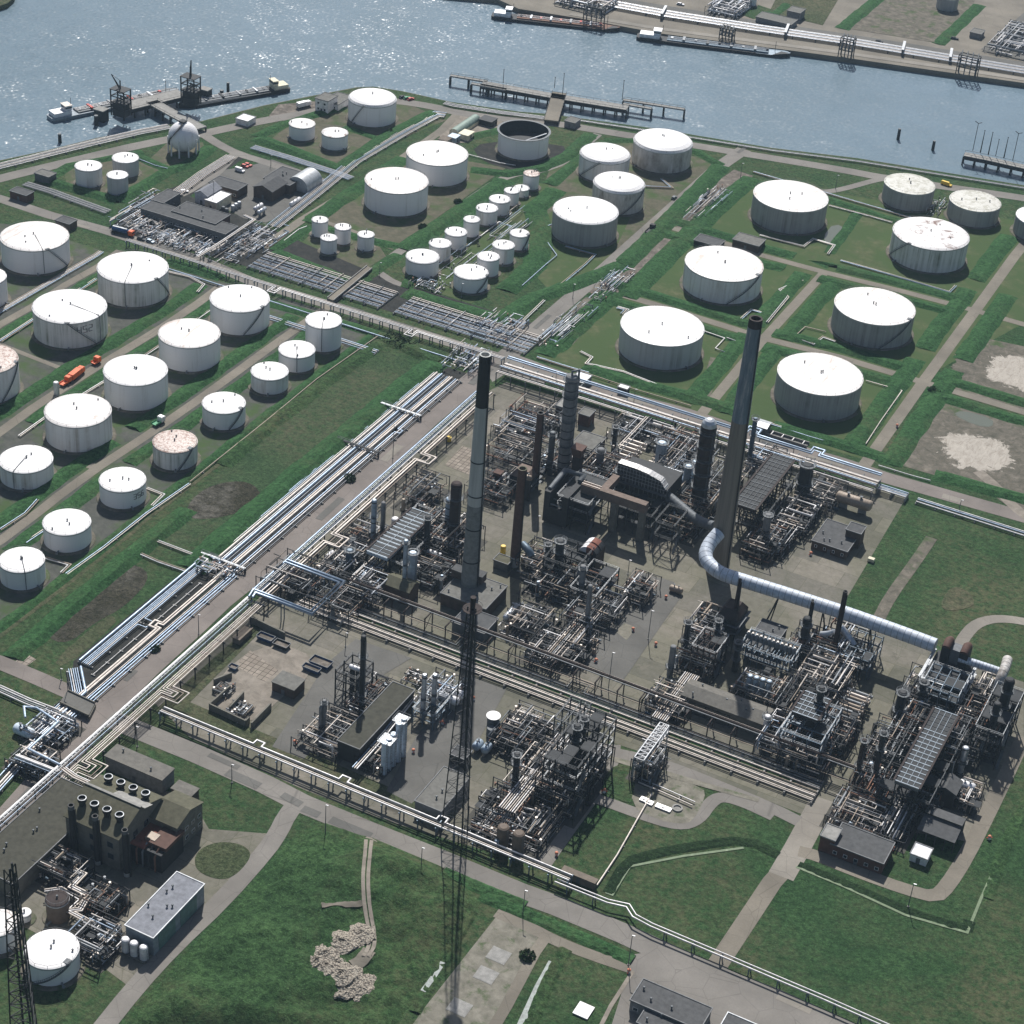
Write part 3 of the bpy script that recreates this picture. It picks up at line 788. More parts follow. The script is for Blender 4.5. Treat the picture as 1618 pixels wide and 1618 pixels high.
def heaps(pts, hh, seed):
 rg = random.Random(seed)
 for px, py, r, h in pts:
  g = G(px, py, 3); z0 = HM(g.x, g.y)[0]-.3; mb = MB(); n = 22; m = 7; vs = []; fs = []
  for j in range(m+1):
   for i in range(n):
    a = 2*math.pi*i/n; f = j/m
    k = 1+.28*mn.noise((math.cos(a)*2+px, math.sin(a)*2, f*3))
    rr = r*(1-f)*k; z = h*.55*(f**.7)*(1+.3*mn.noise((a*3, f*4, px)))
    vs.append((g.x+rr*math.cos(a), g.y+rr*math.sin(a), z0+z+rg.uniform(-.2, .2)*(j > 0)))
  for j in range(m):
   for i in range(n): fs.append((j*n+i, j*n+(i+1)%n, (j+1)*n+(i+1)%n, (j+1)*n+i))
  o = put('rubble_heap', mb.add(vs, fs), M['rubble_pale']); o['kind'] = 'stuff'
heaps([(570, 1472, 4.2, 2.2), (558, 1480, 4, 2), (540, 1488, 4.5, 2.4), (532, 1484, 3, 1.6), (512, 1507, 4.5, 2.4), (500, 1518, 4.2, 2.2), (515, 1525, 4.5, 2.2), (532, 1520, 4, 2.3), (540, 1535, 4.5, 2.5), (555, 1530, 4, 2), (560, 1545, 4.5, 2.2), (545, 1555, 4, 2), (570, 1555, 4, 2.2), (575, 1538, 3.5, 1.8)], 2, 5)

rp = random.Random(5)
for rd in (rdA, rdD, rdJ, rdA2, rdC):
 q = [G(*p) for p in rd]
 for k in range(7):
  i = rp.randrange(len(q)-1); a, b = q[i], q[i+1]
  if not (0 < P(a)[0] < 1618): continue
  d = (b-a).normalized(); nn = Vector((-d.y, d.x, 0)); c = a.lerp(b, rp.random())+nn*rp.uniform(-2.2, 2.2); L, w = rp.uniform(2, 9), rp.uniform(.7, 1.8)
  setting('road_patch', MB().sheet([((c+d*x+nn*y).x, (c+d*x+nn*y).y) for x, y in ((-L, -w), (L, -w), (L, w), (-L, w))], zz(.1)), M[rp.choice(['asphalt_dark', 'asphalt_dark', 'concrete'])])

area('tank_farm_floor', [(1660, 400), (2050, 480), (1980, 600), (1650, 505)], 'bund_floor_green', .025)
ridge([(1655, 390), (1860, 440), (2060, 485)], 9, 1.6); ridge([(1650, 508), (1980, 600)], 9, 1.6)
# ------------------------------------------------------------------ storage tanks
def solve_tank(xl, xr, yr, yb, xm=None):
 "centre, radius and height of the upright cylinder with rim edges xl, xr, rim front row yr and foot row yb"
 xm = (xl+xr)/2
 g = G(xm, yb); r = (xr-xl)/2*mpp(g)
 c = g+Vector((g.x, g.y, 0)).normalized()*r; h = max(1.0, hgt(g, yr))
 ring = [(math.cos(i*math.pi/32), math.sin(i*math.pi/32)) for i in range(64)]
 for _ in range(25):
  rim = [P((c.x+r*a, c.y+r*b, h)) for a, b in ring]; ft = [P((c.x+r*a, c.y+r*b, 0)) for a, b in ring]
  x0, x1, y1 = min(p[0] for p in rim), max(p[0] for p in rim), max(p[1] for p in rim)
  m = mpp((c.x, c.y, h)); v = Vector((c.x, c.y, 0)).normalized(); el = math.atan2(CAM_H, math.hypot(c.x, c.y))
  c = c+Vector((CR.x, CR.y, 0))*((xm-(x0+x1)/2)*m) - v*((yb-max(p[1] for p in ft))*m/math.sin(el)*.8)
  r *= (xr-xl)/(x1-x0); h = max(.5, h-(yr-y1)*m/math.cos(el)*.8)
 return c, r, h
def tank(label, xl, xr, yr, yb, side='white_paint', roof='roof_white', kind='dome', xm=None, name='storage_tank', group=None, stair=None, rail=True, number=None, plinth=True, vents=3, rise=.06, cat='tank', dipline=None):
 c, r, h = solve_tank(xl, xr, yr, yb, xm)
 t = thing(name, label, cat, (c.x, c.y, 0), group)
 n = 64 if r > 10 else 40
 if plinth: put('plinth', MB().lathe((c.x, c.y, 0), [(r*1.0+1.5, 0), (r+1.2, .35), (r*.98, .4)], n, False), M['mud'], t)
 put('shell', MB().lathe((c.x, c.y, 0), [(r, .3), (r, h)], n), M[side], t)
 rz = r*rise
 if kind == 'open':
  put('inner_wall', MB().lathe((c.x, c.y, 0), [(r-.25, h), (r-.25, h*.45)], n), M['pipe_dark'], t)
  put('floating_roof', MB().lathe((c.x, c.y, 0), [(r-.26, h*.45), (.0, h*.45)], n), M['steel_dark'], t)
  put('wind_girder', MB().lathe((c.x, c.y, 0), [(r-.3, h+.05), (r+.9, h+.05), (r+.9, h-.2), (r, h-.2)], n, False), M['steel_grey'], t)
  a = Vector((c.x+r*.9, c.y+r*.2, h+.3)); b = Vector((c.x-r*.1, c.y-r*.55, h*.45+.5))
  put('rolling_ladder', MB().bar(a, b, 1.0, .3), M['steel_pale'], t)
  return t
 if kind == 'cone': prof = [(r+.12, h-.12), (r+.12, h+.08), (r*.97, h+.16), (0.0, h+rz)]
 else: prof = [(r+.12, h-.12), (r+.12, h+.06)] + [(r*math.cos(a), h+.1+rz*math.sin(a)) for a in [math.pi/2*k/5 for k in range(1, 5)]] + [(0.0, h+rz+.1)]
 put('roof', MB().lathe((c.x, c.y, 0), prof, n), M[roof], t)
 rim = MB().lathe((c.x, c.y, 0), [(r+.02, h-.55), (r+.16, h-.55), (r+.16, h-.12), (r+.02, h-.12)], n, False)
 put('rim_ring', rim, M['steel_pale'], t)
 if rail:
  mb = MB(); k = max(12, int(r*1.6)); pr = r-.15
  ring = [Vector((c.x+pr*math.cos(2*math.pi*i/k), c.y+pr*math.sin(2*math.pi*i/k), h+.1)) for i in range(k)]
  for i, p in enumerate(ring):
   mb.bar(p, p+Vector((0, 0, 1.0)), .07)
   q = ring[(i+1) % k]; mb.bar(p+Vector((0, 0, 1.0)), q+Vector((0, 0, 1.0)), .06)
  put('handrail', mb, M['steel_grey'], t)
 rg = random.Random(int(xl*31+yb*7))
 for i in range(vents):
  a = rg.uniform(0, 6.28); d = r*(rg.choice([.05, .3, .55, .8]) if i else .03)
  z0 = h+rz*(1-d/r)
  p = (c.x+d*math.cos(a), c.y+d*math.sin(a), z0-.1)
  put('roof_vent', MB().cyl(p, (p[0], p[1], p[2]+.9), .25, n=8).cyl((p[0], p[1], p[2]+.9), (p[0], p[1], p[2]+1.1), .38, .3, n=8), M['steel_grey'], t)
 # spiral stair on the shell, angles measured from the side facing the camera
 fa = math.atan2(-c.y, -c.x)
 if stair:
  a0, a1 = stair
  mb = MB(); k = 18; prev = None
  for i in range(k+1):
   a = fa+R(a0+(a1-a0)*i/k); z = .4+(h-.3)*i/k
   p = Vector((c.x+(r+.5)*math.cos(a), c.y+(r+.5)*math.sin(a), z))
   if prev is not None:
    mb.bar(prev, p, .5, .2); mb.bar(prev+Vector((0, 0, 1)), p+Vector((0, 0, 1)), .08); mb.bar(p, p+Vector((0, 0, 1)), .07)
   prev = p
  a = fa+R(a1); q = Vector((c.x+(r-.6)*math.cos(a), c.y+(r-.6)*math.sin(a), h+.3))
  mb.box(q.x-.9, q.y-.9, h+.2, q.x+.9, q.y+.9, h+.4)
  put('stair', mb, M['steel_grey'], t)
 if dipline is not None:
  a = fa+R(dipline)
  p = lambda rr, z: (c.x+rr*math.cos(a), c.y+rr*math.sin(a), z)
  put('dip_pipe', MB().tube([p(r*.05, h+rz+.5), p(r*.98, h+.5), p(r+.3, h), p(r+.3, .8)], .13, 6), M['steel_grey'], t)
 if number:
  s, ang, zf, size = number
  digits(t, s, c, r, fa+R(ang), h*zf, size)
 # outlet nozzle at the foot
 a = fa+R(rg.uniform(-60, 60)); e = (c.x+(r+1.6)*math.cos(a), c.y+(r+1.6)*math.sin(a), .9)
 put('nozzle', MB().cyl((c.x+(r-.1)*math.cos(a), c.y+(r-.1)*math.sin(a), .9), e, .3, n=8).cyl(e, (e[0]+.2*math.cos(a), e[1]+.2*math.sin(a), .9), .5, n=8), M['pipe_grey'], t)
 return t
SEG = {'0': 'abcdef', '2': 'abged', '3': 'abgcd', '4': 'fgbc', '5': 'afgcd', '6': 'afgedc'}
def digits(t, s, c, r, a0, z, size):
 "painted numerals, bent round the shell"
 mb = MB(); w = size*.55; adv = size*.85
 segs = {'a': ((0, 1), (1, 1)), 'b': ((1, 1), (1, .5)), 'c': ((1, .5), (1, 0)), 'd': ((0, 0), (1, 0)), 'e': ((0, 0), (0, .5)), 'f': ((0, .5), (0, 1)), 'g': ((0, .5), (1, .5))}
 for i, ch in enumerate(s):
  off = (i-(len(s)-1)/2)*adv
  for g in SEG[ch]:
   (x0, y0), (x1, y1) = segs[g]
   pt = lambda x, y: Vector((c.x+(r+.03)*math.cos(a0+(off+(x-.5)*w)/r), c.y+(r+.03)*math.sin(a0+(off+(x-.5)*w)/r), z+(y-.5)*size))
   mb.bar(pt(x0, y0), pt(x1, y1), size*.15, .06)
 put('painted_number', mb, M['black'], t)
WS, WP, WW, GS = 'white_stained', 'white_paint', 'white_worn', 'grey_shell'
GF = 'storage tanks'
T = lambda label, *a, **k: tank(label, *a, **dict(dict(group=GF), **k))
T('small white tank behind the smaller pair, left in the three-tank bund by the sphere', 118, 161, 270.5, 298, WW, 'roof_white')
T('small grey sided tank hidden behind the front one of three beside the sphere', 177, 219, 257.5, 282, 'grey_shell_pale', 'roof_white')
T('smallest front tank of the three inside the bund beside the sphere', 168.7, 202.2, 283, 310, 'grey_shell_pale', 'roof_white')
T('wide white tank with patched roof next to the brick hut by the tanker lorry', -.5, 109, 397, 435, WP, 'roof_plates', dipline=12, stair=(60, 20))
T('white tank cut by the frame edge below the patched wide tank', -58, 10, 452, 490, WP, 'roof_white')
T('wide white tank streaked with moss stains right of the tank numbered 452', 153.2, 266, 448, 486.5, WS, 'roof_white', dipline=-14, stair=(75, 40))
T('wide white moss streaked tank with black number 452 and slanting stair', 50.6, 168.7, 511.6, 552, WS, 'roof_white', stair=(40, -5), number=('452', 22, .72, 3.0), dipline=50)
T('tall white tank with slanting stair nearest the pipe bridge corner of left farm', 331.5, 426, 493.5, 531, WP, 'roof_white', stair=(5, 50))
T('white tank with pinkish worn roof between two plain ones along the farm lane', 250, 348, 550, 589, WP, 'roof_plates')
T('clean white tank beside the orange lorry and trailer on the lane', 163, 264.8, 609.8, 650.5, WP, 'roof_white')
T('white tank with scuffed rusty scar on its roof below the small white silo', 69.6, 176, 675.7, 716.2, WW, 'roof_dirty')
T('tank with dark streaked dirty roof cut by the left frame edge', -72, 28.6, 592, 640, WW, 'roof_rusty', stair=(20, 70))
T('low white tank by the lane fork below the scuffed roof tank', -2, 83.6, 748, 775.7, WW, 'roof_white', dipline=-30)
T('small stained tank with blotchy red rust roof by the grassy bank', 241, 312, 716, 744.8, WS, 'roof_rusty', stair=(5, 45))
T('small white tank with diagonal stair just above the rusty roofed tank', 319.3, 388, 654, 681, WP, 'roof_white', stair=(10, 55))
T('small white tank with grimy side second in the row above the rusty roof', 396.4, 455.8, 601, 625, WW, 'roof_white')
T('plain white tank between the grimy low tank and the tallest corner tank', 440.2, 498, 566, 590, WP, 'roof_white', dipline=0)
T('tallest narrow white tank at the corner of the left farm', 482.6, 540, 519.4, 557.6, WP, 'roof_white', dipline=-5)
T('white tank with number 356 painted beside its lower right side', 156.3, 230.5, 777.7, 805.8, WP, 'roof_white', number=('356', 42, .62, 2.2))
T('plain white tank on a round concrete base between tank 356 and lowest tank', 67, 143.6, 846, 874.8, WP, 'roof_white')
T('white tank lowest in left farm, seam line down its side', -2, 70.6, 905, 934.2, WP, 'roof_white', dipline=5)
T('big domed white tank with stair over its roof nearest the river point', 550.6, 626.6, 170, 202, WP, 'roof_white', rise=.2, stair=(-55, -20))
T('small white tank left of its rusty roofed twin below the domed tank', 456.6, 498, 203, 223.8, WP, 'roof_plates')
T('small white tank with brown stained roof in the grassy bund by river', 508.3, 550, 217.5, 238.8, WP, 'roof_rust_spots')
T('huge white tank half hidden behind its twin, rust freckled roof', 642.2, 739.6, 262, 296, WP, 'roof_plates', rise=.04)
T('huge white tank in front of its twin beside the winding lane', 576.5, 677, 306.3, 343.2, WP, 'roof_plates', rise=.04)
for lab, a in (('rearmost of four slim white tanks beside the pipe field', (492.7, 518.4, 352.5, 376.4)), ('front one of four slim white tanks beside the pipe field', (506.4, 532.7, 381, 403.2)),
    ('middle one of four slim white tanks beside the pipe field', (528.8, 554.7, 364, 388)), ('slim white tank standing apart right of its three companions', (565, 591.6, 376, 398.5))):
 T(lab, *a, rise=.1)
T('open topped tank with dark hollow inside and a rolling ladder', 788, 868, 222, 254, WP, kind='open')
T('large domed white tank with grey weathered band near the jetty road', 1001.2, 1094.7, 242.7, 275.2, 'mottled_shell', 'roof_white', rise=.2)
T('domed white tank with round hatch and roof walkway behind the front dome', 916.3, 996, 259.6, 290, WW, 'roof_white', rise=.2, stair=(-60, -10))
T('domed white tank with long curling stair in front of the other domes', 937.6, 1019.4, 306.9, 340.9, 'mottled_shell', 'roof_white', rise=.2, stair=(10, 70))
T('wide grey sided tank with bright white roof beside the site road', 874, 977.3, 355, 391.5, GS, 'roof_white', rise=.08)
T('slim tank with rusty railed top heading the double row of small tanks', 827.3, 852.7, 279, 301.7, WP, 'roof_rusty')
row = [('squat white tank tucked behind the end of the longer row of small tanks', (812, 836.3, 302, 313.6)), ('second small white tank from the rusty topped one, longer row', (796.7, 820.8, 306, 326.6)),
  ('third small white tank from the rusty topped one, longer row', (773, 806.3, 321.4, 342.7)), ('fourth small white tank from the rusty topped one, longer row', (752.5, 786.8, 336, 357.7)),
  ('fifth and slimmest white tank from the rusty topped one, longer row', (732.6, 758.3, 351.8, 376.4)), ('small white tank with dark fittings on its side, middle of longer row', (703, 738, 373.8, 396.4)),
  ('small white tank second from the near end of the longer row', (678, 713, 392, 415)), ('largest white tank at the near end of the longer row', (641.4, 694, 417, 440.8)),
  ('white tank at the far end of the shorter four-tank row', (805.7, 836.3, 375, 397)), ('second white tank from the far end of the shorter row', (778.2, 813.3, 394.6, 419.5)),
  ('third white tank from the far end of the shorter row', (754.4, 789.4, 413, 439)), ('largest white tank with curved stair ending the shorter row', (717.2, 771.7, 442.3, 465))]
for i, (lab, a) in enumerate(row): T(lab, *a, side='white_worn' if i % 3 == 0 else WP, rise=.1, stair=(20, 70) if i in (8, 11) else None)
T('huge grey sided tank with plated white roof by the puddle', 1190.7, 1309, 335, 371, GS, 'roof_plates', kind='cone')
T('grey tank with lichen roof left of its twin by the coast road', 1397.4, 1477.9, 307.6, 335, GS, 'roof_lichen', kind='cone')
T('grey tank with lichen roof right of its twin, pipes beside it', 1500.4, 1582, 335, 360.8, GS, 'roof_lichen', kind='cone')
T('dark sided tank cut off by the right frame edge', 1605.6, 1690, 362, 388, GS, 'roof_white', kind='cone')
T('big white tank with bare brown rust patches peeling on its roof', 1411, 1532, 396, 432.5, WS, 'roof_rust_spots', stair=(-70, -30))
T('huge white tank with rust lines on roof and long slanting stair', 1082.5, 1206.3, 445, 481.8, WW, 'roof_plates', stair=(10, 65), kind='cone')
T('huge pale tank with clean roof nearest the plant corner crossroads', 981, 1112.8, 547.2, 585.6, 'grey_shell_pale', 'roof_white', kind='cone')
T('huge grey streaked tank with slanting stair beside a pipe loop', 1318.7, 1446.7, 514.2, 552, GS, 'roof_plates', kind='cone', stair=(15, 65))
T('huge grey streaked tank nearest the tall concrete chimney', 1228.6, 1364, 625.3, 665.6, GS, 'roof_plates', kind='cone')
T('bright white tank beneath the guyed mast at lower left corner', 37.6, 125, 1531.6, 1560, WP, 'roof_white', stair=(-45, 35))
T('white tank half hidden by the mast at the left frame edge', -34, 27, 1480, 1509.5, WP, 'roof_dirty')
T('little white tank between the brown tank and the mast', 28.6, 48.8, 1448.5, 1460, WP, 'roof_white', rail=False, vents=1)
T('brown rusty tank beside zigzag pipes near the works hall', 71.4, 109, 1433, 1462, 'vessel_brown', 'rust_dark', vents=1)
T('dark tank beyond the sandy plot across the river', 1482, 1516, 0, 19.5, 'grey_shell', 'roof_lichen', vents=0, rail=False)
T('small pale tank far across the river, cut by the top edge', 1137, 1162, -4, 3, WP, 'roof_white', vents=0, rail=False)
T('pale tank with tall side across the river at the top edge', 1173, 1197, -5, 11, WP, 'roof_white', vents=0, rail=False)
def sphere_tank():
 top = 192.0; c0 = G(290.5, 241)
 g = c0
 r = 24*mpp((g.x, g.y, 12))
 # centre height from picture row of centre
 cz = hgt(g, 215.5)
 t = thing('sphere_tank', 'white ball shaped gas sphere standing on legs by the jetty road', 'gas sphere', (g.x, g.y, 0))
 put('sphere_shell', MB().sphere((g.x, g.y, cz), r, 40, 24), M['white_paint'], t)
 for i in range(10):
  a = 2*math.pi*i/10
  put('leg', MB().cyl((g.x+r*math.cos(a), g.y+r*math.sin(a), 0), (g.x+r*math.cos(a), g.y+r*math.sin(a), cz+.3), .45, n=10), M['vessel_white'], t)
 fa = math.atan2(-g.y, -g.x); mb = MB(); prev = None
 for i in range(25):
  k = i/24; a = fa+R(-80+85*k); el = R(-30+118*k)
  p = Vector((g.x+(r+.4)*math.cos(el)*math.cos(a), g.y+(r+.4)*math.cos(el)*math.sin(a), cz+(r+.4)*math.sin(el)))
  if prev is not None: mb.bar(prev, p, .9, .3); mb.bar(prev+Vector((0, 0, 1)), p+Vector((0, 0, 1)), .1)
  prev = p
 put('stair', mb, M['steel_dark'], t)
 put('top_platform', MB().box(g.x-1.6, g.y-1.6, cz+r+.1, g.x+1.6, g.y+1.6, cz+r+.9), M['steel_dark'], t)
sphere_tank()
# ------------------------------------------------------------------ builders for pipework and plant
def zfrom(px, py, ybase):
 "height of a corner seen at (px, py) whose foot is at picture row ybase"
 lo, hi = 0.0, 80.0
 for _ in range(40):
  m = (lo+hi)/2; g = G(px, py, m)
  if P((g.x, g.y, 0))[1] < ybase: lo = m
  else: hi = m
 return (lo+hi)/2
def WR(*pts, z=0.0):
 q = [G(x, y, z) for x, y in pts]
 return min(p.x for p in q), min(p.y for p in q), max(p.x for p in q), max(p.y for p in q)
def loops_path(a0, a1, c, loops):
 "centre line along a with rectangular expansion loops [(pos, half width, out)]"
 pts = [(a0, c)]
 for pos, hw, out in sorted(loops): pts += [(pos-hw, c), (pos-hw, c+out), (pos+hw, c+out), (pos+hw, c)]
 return pts+[(a1, c)]
def pipe_run(name, label, axis, a0, a1, pipes, z=.7, step=9.0, kind='sleeper', cat='pipeline', group=None, tray=None, supmat='concrete_grey', loops=(), legs_in=.4):
 "pipes: (cross position, radius, material[, dz[, a0, a1]]); runs along X or Y of the plant grid"
 lo, hi = min(p[0] for p in pipes), max(p[0] for p in pipes)
 W3 = (lambda a, c, zz: Vector((a, c, zz))) if axis == 'X' else (lambda a, c, zz: Vector((c, a, zz)))
 base = W3((a0+a1)/2, (lo+hi)/2, 0)
 t = thing(name, label, cat, base, group)
 for i, p in enumerate(pipes):
  c, r, m = p[:3]; dz = p[3] if len(p) > 3 else 0
  b0, b1 = (p[4], p[5]) if len(p) > 5 else (a0, a1)
  L = [(pos, hw-.9*k, out-(.9*k if out > 0 else -.9*k)) for (pos, hw, out, idx) in loops for k, j in enumerate(idx) if j == i]
  lz = .0
  pts = [W3(a, cc, z+r+dz+lz) for a, cc in loops_path(b0, b1, c, [l for l in L if b0 < l[0] < b1])]
  put('pipe', MB().tube(pts, r, 8 if r > .35 else 6), M[m], t)
 n = max(1, int(abs(a1-a0)/step))
 n = min(n, 90-len(pipes)) if n > 90-len(pipes) else n
 for k in range(n+1):
  a = a0+(a1-a0)*(k+.02)/(n+.04)
  mb = MB()
  if kind == 'sleeper':
   mb.bar(W3(a, lo-.8, z*.5), W3(a, hi+.8, z*.5), .5, z*.96)
  else:
   mb.bar(W3(a, lo-.9, z-.25), W3(a, hi+.9, z-.25), .35, .45)
   for c in (lo+legs_in-.6, hi-legs_in+.6): mb.bar(W3(a, c, 0), W3(a, c, z-.1), .34)
   if k % 4 == 0 and z > 3.5:
    mb.bar(W3(a, lo-.3, .4), W3(a, hi+.3, z-.4), .16)
  put('support', mb, M[supmat], t)
 if tray is not None:
  for c in tray:
   mb = MB(); 
   for s in (-.35, .35): mb.bar(W3(a0, c+s, z+1.1), W3(a1, c+s, z+1.1), .12)
   k = int(abs(a1-a0)/1.8)
   for i in range(k): mb.bar(W3(a0+(a1-a0)*i/k, c-.35, z+1.1), W3(a0+(a1-a0)*i/k, c+.35, z+1.1), .14)
   put('cable_tray', mb, M['steel_pale'], t)
 return t
def px_pipes(name, label, pts, z, offs, kind='sleeper', cat='pipeline', step=8, supmat='concrete_grey', group=None):
 "pipes that follow a bent line given by photo points; offs: (offset, radius, material)"
 q = [G(x, y, z) for x, y in pts]
 t = thing(name, label, cat, (sum(p.x for p in q)/len(q), sum(p.y for p in q)/len(q), 0), group)
 lo, hi = min(o[0] for o in offs), max(o[0] for o in offs)
 for o, r, m in offs:
  c = offset(q, o)
  put('pipe', MB().tube([Vector((p.x, p.y, z+r)) for p in c], r, 8 if r > .35 else 6), M[m], t)
 tot = 0
 for a, b in zip(q, q[1:]):
  L = (b-a).length; n = int(L/step)
  d = (b-a).normalized(); nn = Vector((-d.y, d.x, 0))
  for k in range(n):
   tot += 1
   if tot > 60: break
   p = a+d*(L*(k+.5)/n); mb = MB()
   if kind == 'sleeper': mb.bar(Vector((*(p+nn*(lo-.6)).xy, z*.5)), Vector((*(p+nn*(hi+.6)).xy, z*.5)), .4, z*.96)
   else:
    mb.bar(p+nn*(lo-.6)-Vector((0, 0, .2)), p+nn*(hi+.6)-Vector((0, 0, .2)), .3, .35)
    for s in (lo-.3, hi+.3):
     f = p+nn*s; mb.bar(Vector((f.x, f.y, 0)), Vector((f.x, f.y, z-.1)), .3)
   put('support', mb, M[supmat], t)
 return t
def pipework(label, x0, y0, x1, y1, zmax, n, mats, seed, name='pipework', cat='pipework', group=None, valves=8, rr=(.09, .24), zmin=.4, post=True, bias=.5, ln=(.2, .9), gain=1.7):
 "dense plant piping: racks of straight runs on several levels with drops, bends and valves"
 rg = random.Random(seed)
 if post: x0, y0, x1, y1, zmax, n = x0-1.2, y0-1.2, x1+1.2, y1+1.2, zmax*1.2, max(n, 46)
 t = thing(name, label, cat, ((x0+x1)/2, (y0+y1)/2, 0), group)
 nl = max(1, int(zmax/2.0)); n = min(86, int(n*gain))
 if post: put('slab', MB().box(x0-1, y0-1, 0, x1+1, y1+1, .1+.001*(seed % 40)), M['unit_shade_pad'], t)  # dark pad: the shade under the pipework painted onto the ground
 for i in range(n):
  ax = rg.random() < bias
  r = rg.uniform(*rr)*rg.choice([.7, 1, 1, 1.35]); z = zmin+r+(zmax-zmin)*rg.randint(0, nl)/max(nl, 1)*rg.uniform(.9, 1)
  if ax: L = rg.uniform(*ln)*(x1-x0); s = rg.uniform(x0, x1-L); c = rg.uniform(y0, y1); p = [Vector((s, c, z)), Vector((s+L, c, z))]
  else: L = rg.uniform(*ln)*(y1-y0); s = rg.uniform(y0, y1-L); c = rg.uniform(x0, x1); p = [Vector((c, s, z)), Vector((c, s+L, z))]
  k = rg.random()
  if k < .3: p.append(Vector((p[1].x, p[1].y, max(.2, z-rg.uniform(1, 4)))))
  elif k < .45: p.append(p[1]+(Vector((0, rg.choice([-1, 1])*rg.uniform(1, 3), 0)) if ax else Vector((rg.choice([-1, 1])*rg.uniform(1, 3), 0, 0))))
  if rg.random() < .3: p.insert(0, Vector((p[0].x, p[0].y, max(.2, z-rg.uniform(1, 4)))))
  put('pipe', MB().tube(p, r, 6), M[rg.choice(mats)], t)
 for i in range(valves):
  p = Vector((rg.uniform(x0, x1), rg.uniform(y0, y1), rg.uniform(.6, zmax)))
  mb = MB().sphere(p, .38, 8, 5).cyl(p, p+Vector((0, 0, .9)), .1, n=6).cyl(p+Vector((0, 0, .85)), p+Vector((0, 0, .97)), .4, n=8)
  put('valve', mb, M[rg.choice(['steel_dark', 'pipe_grey', 'pipe_cream', 'pipe_rust'])], t)
 if post and zmax >= 3.5:
  for i in range(7):
   x, y = rg.uniform(x0, x1-2), rg.uniform(y0, y1-2); z = zmax*rg.choice([.45, .6, .8]); put('grating', MB().box(x, y, z, x+rg.uniform(1.5, 4), y+rg.uniform(1.5, 4), z+.08), M['grating'], t)
  for i in range(6):
   x, y = rg.uniform(x0, x1), rg.uniform(y0, y1); r = rg.uniform(.35, .8); h = rg.uniform(.3, .95)*zmax
   put('pot_vessel', MB().lathe((x, y, 0), [(r, 0), (r, h), (r*.7, h+r*.4), (0, h+r*.55)], 10), M[rg.choice(['steel_dark', 'pipe_dark', 'pipe_grey', 'rust_dark', 'vessel_blue', 'pipe_tan'])], t)
  for i in range(5):
   x, y = rg.uniform(x0, x1), rg.uniform(y0, y1); put('pump', MB().box(x-.6, y-.4, 0, x+.6, y+.4, .5).cyl((x-.8, y, .9), (x+.5, y, .9), .42, n=8).cyl((x+.5, y, .9), (x+1.3, y, .9), .3, n=8), M[rg.choice(['steel_dark', 'steel_blue', 'pipe_dark'])], t)
 if post:
  m = 3 if x1-x0 > 6 else 2; k = max(2, int((y1-y0)/6)+1)
  for i in range(m):
   for j in range(min(k, 6)):
    x = x0+(x1-x0)*i/(m-1); y = y0+(y1-y0)*j/(min(k, 6)-1)
    mb = MB().bar((x, y, 0), (x, y, zmax), .26)
    if i < m-1: mb.bar((x, y, zmax-.3), (x+(x1-x0)/(m-1), y, zmax-.3), .22)
    put('post', mb, M['steel_dark'], t)
 return t
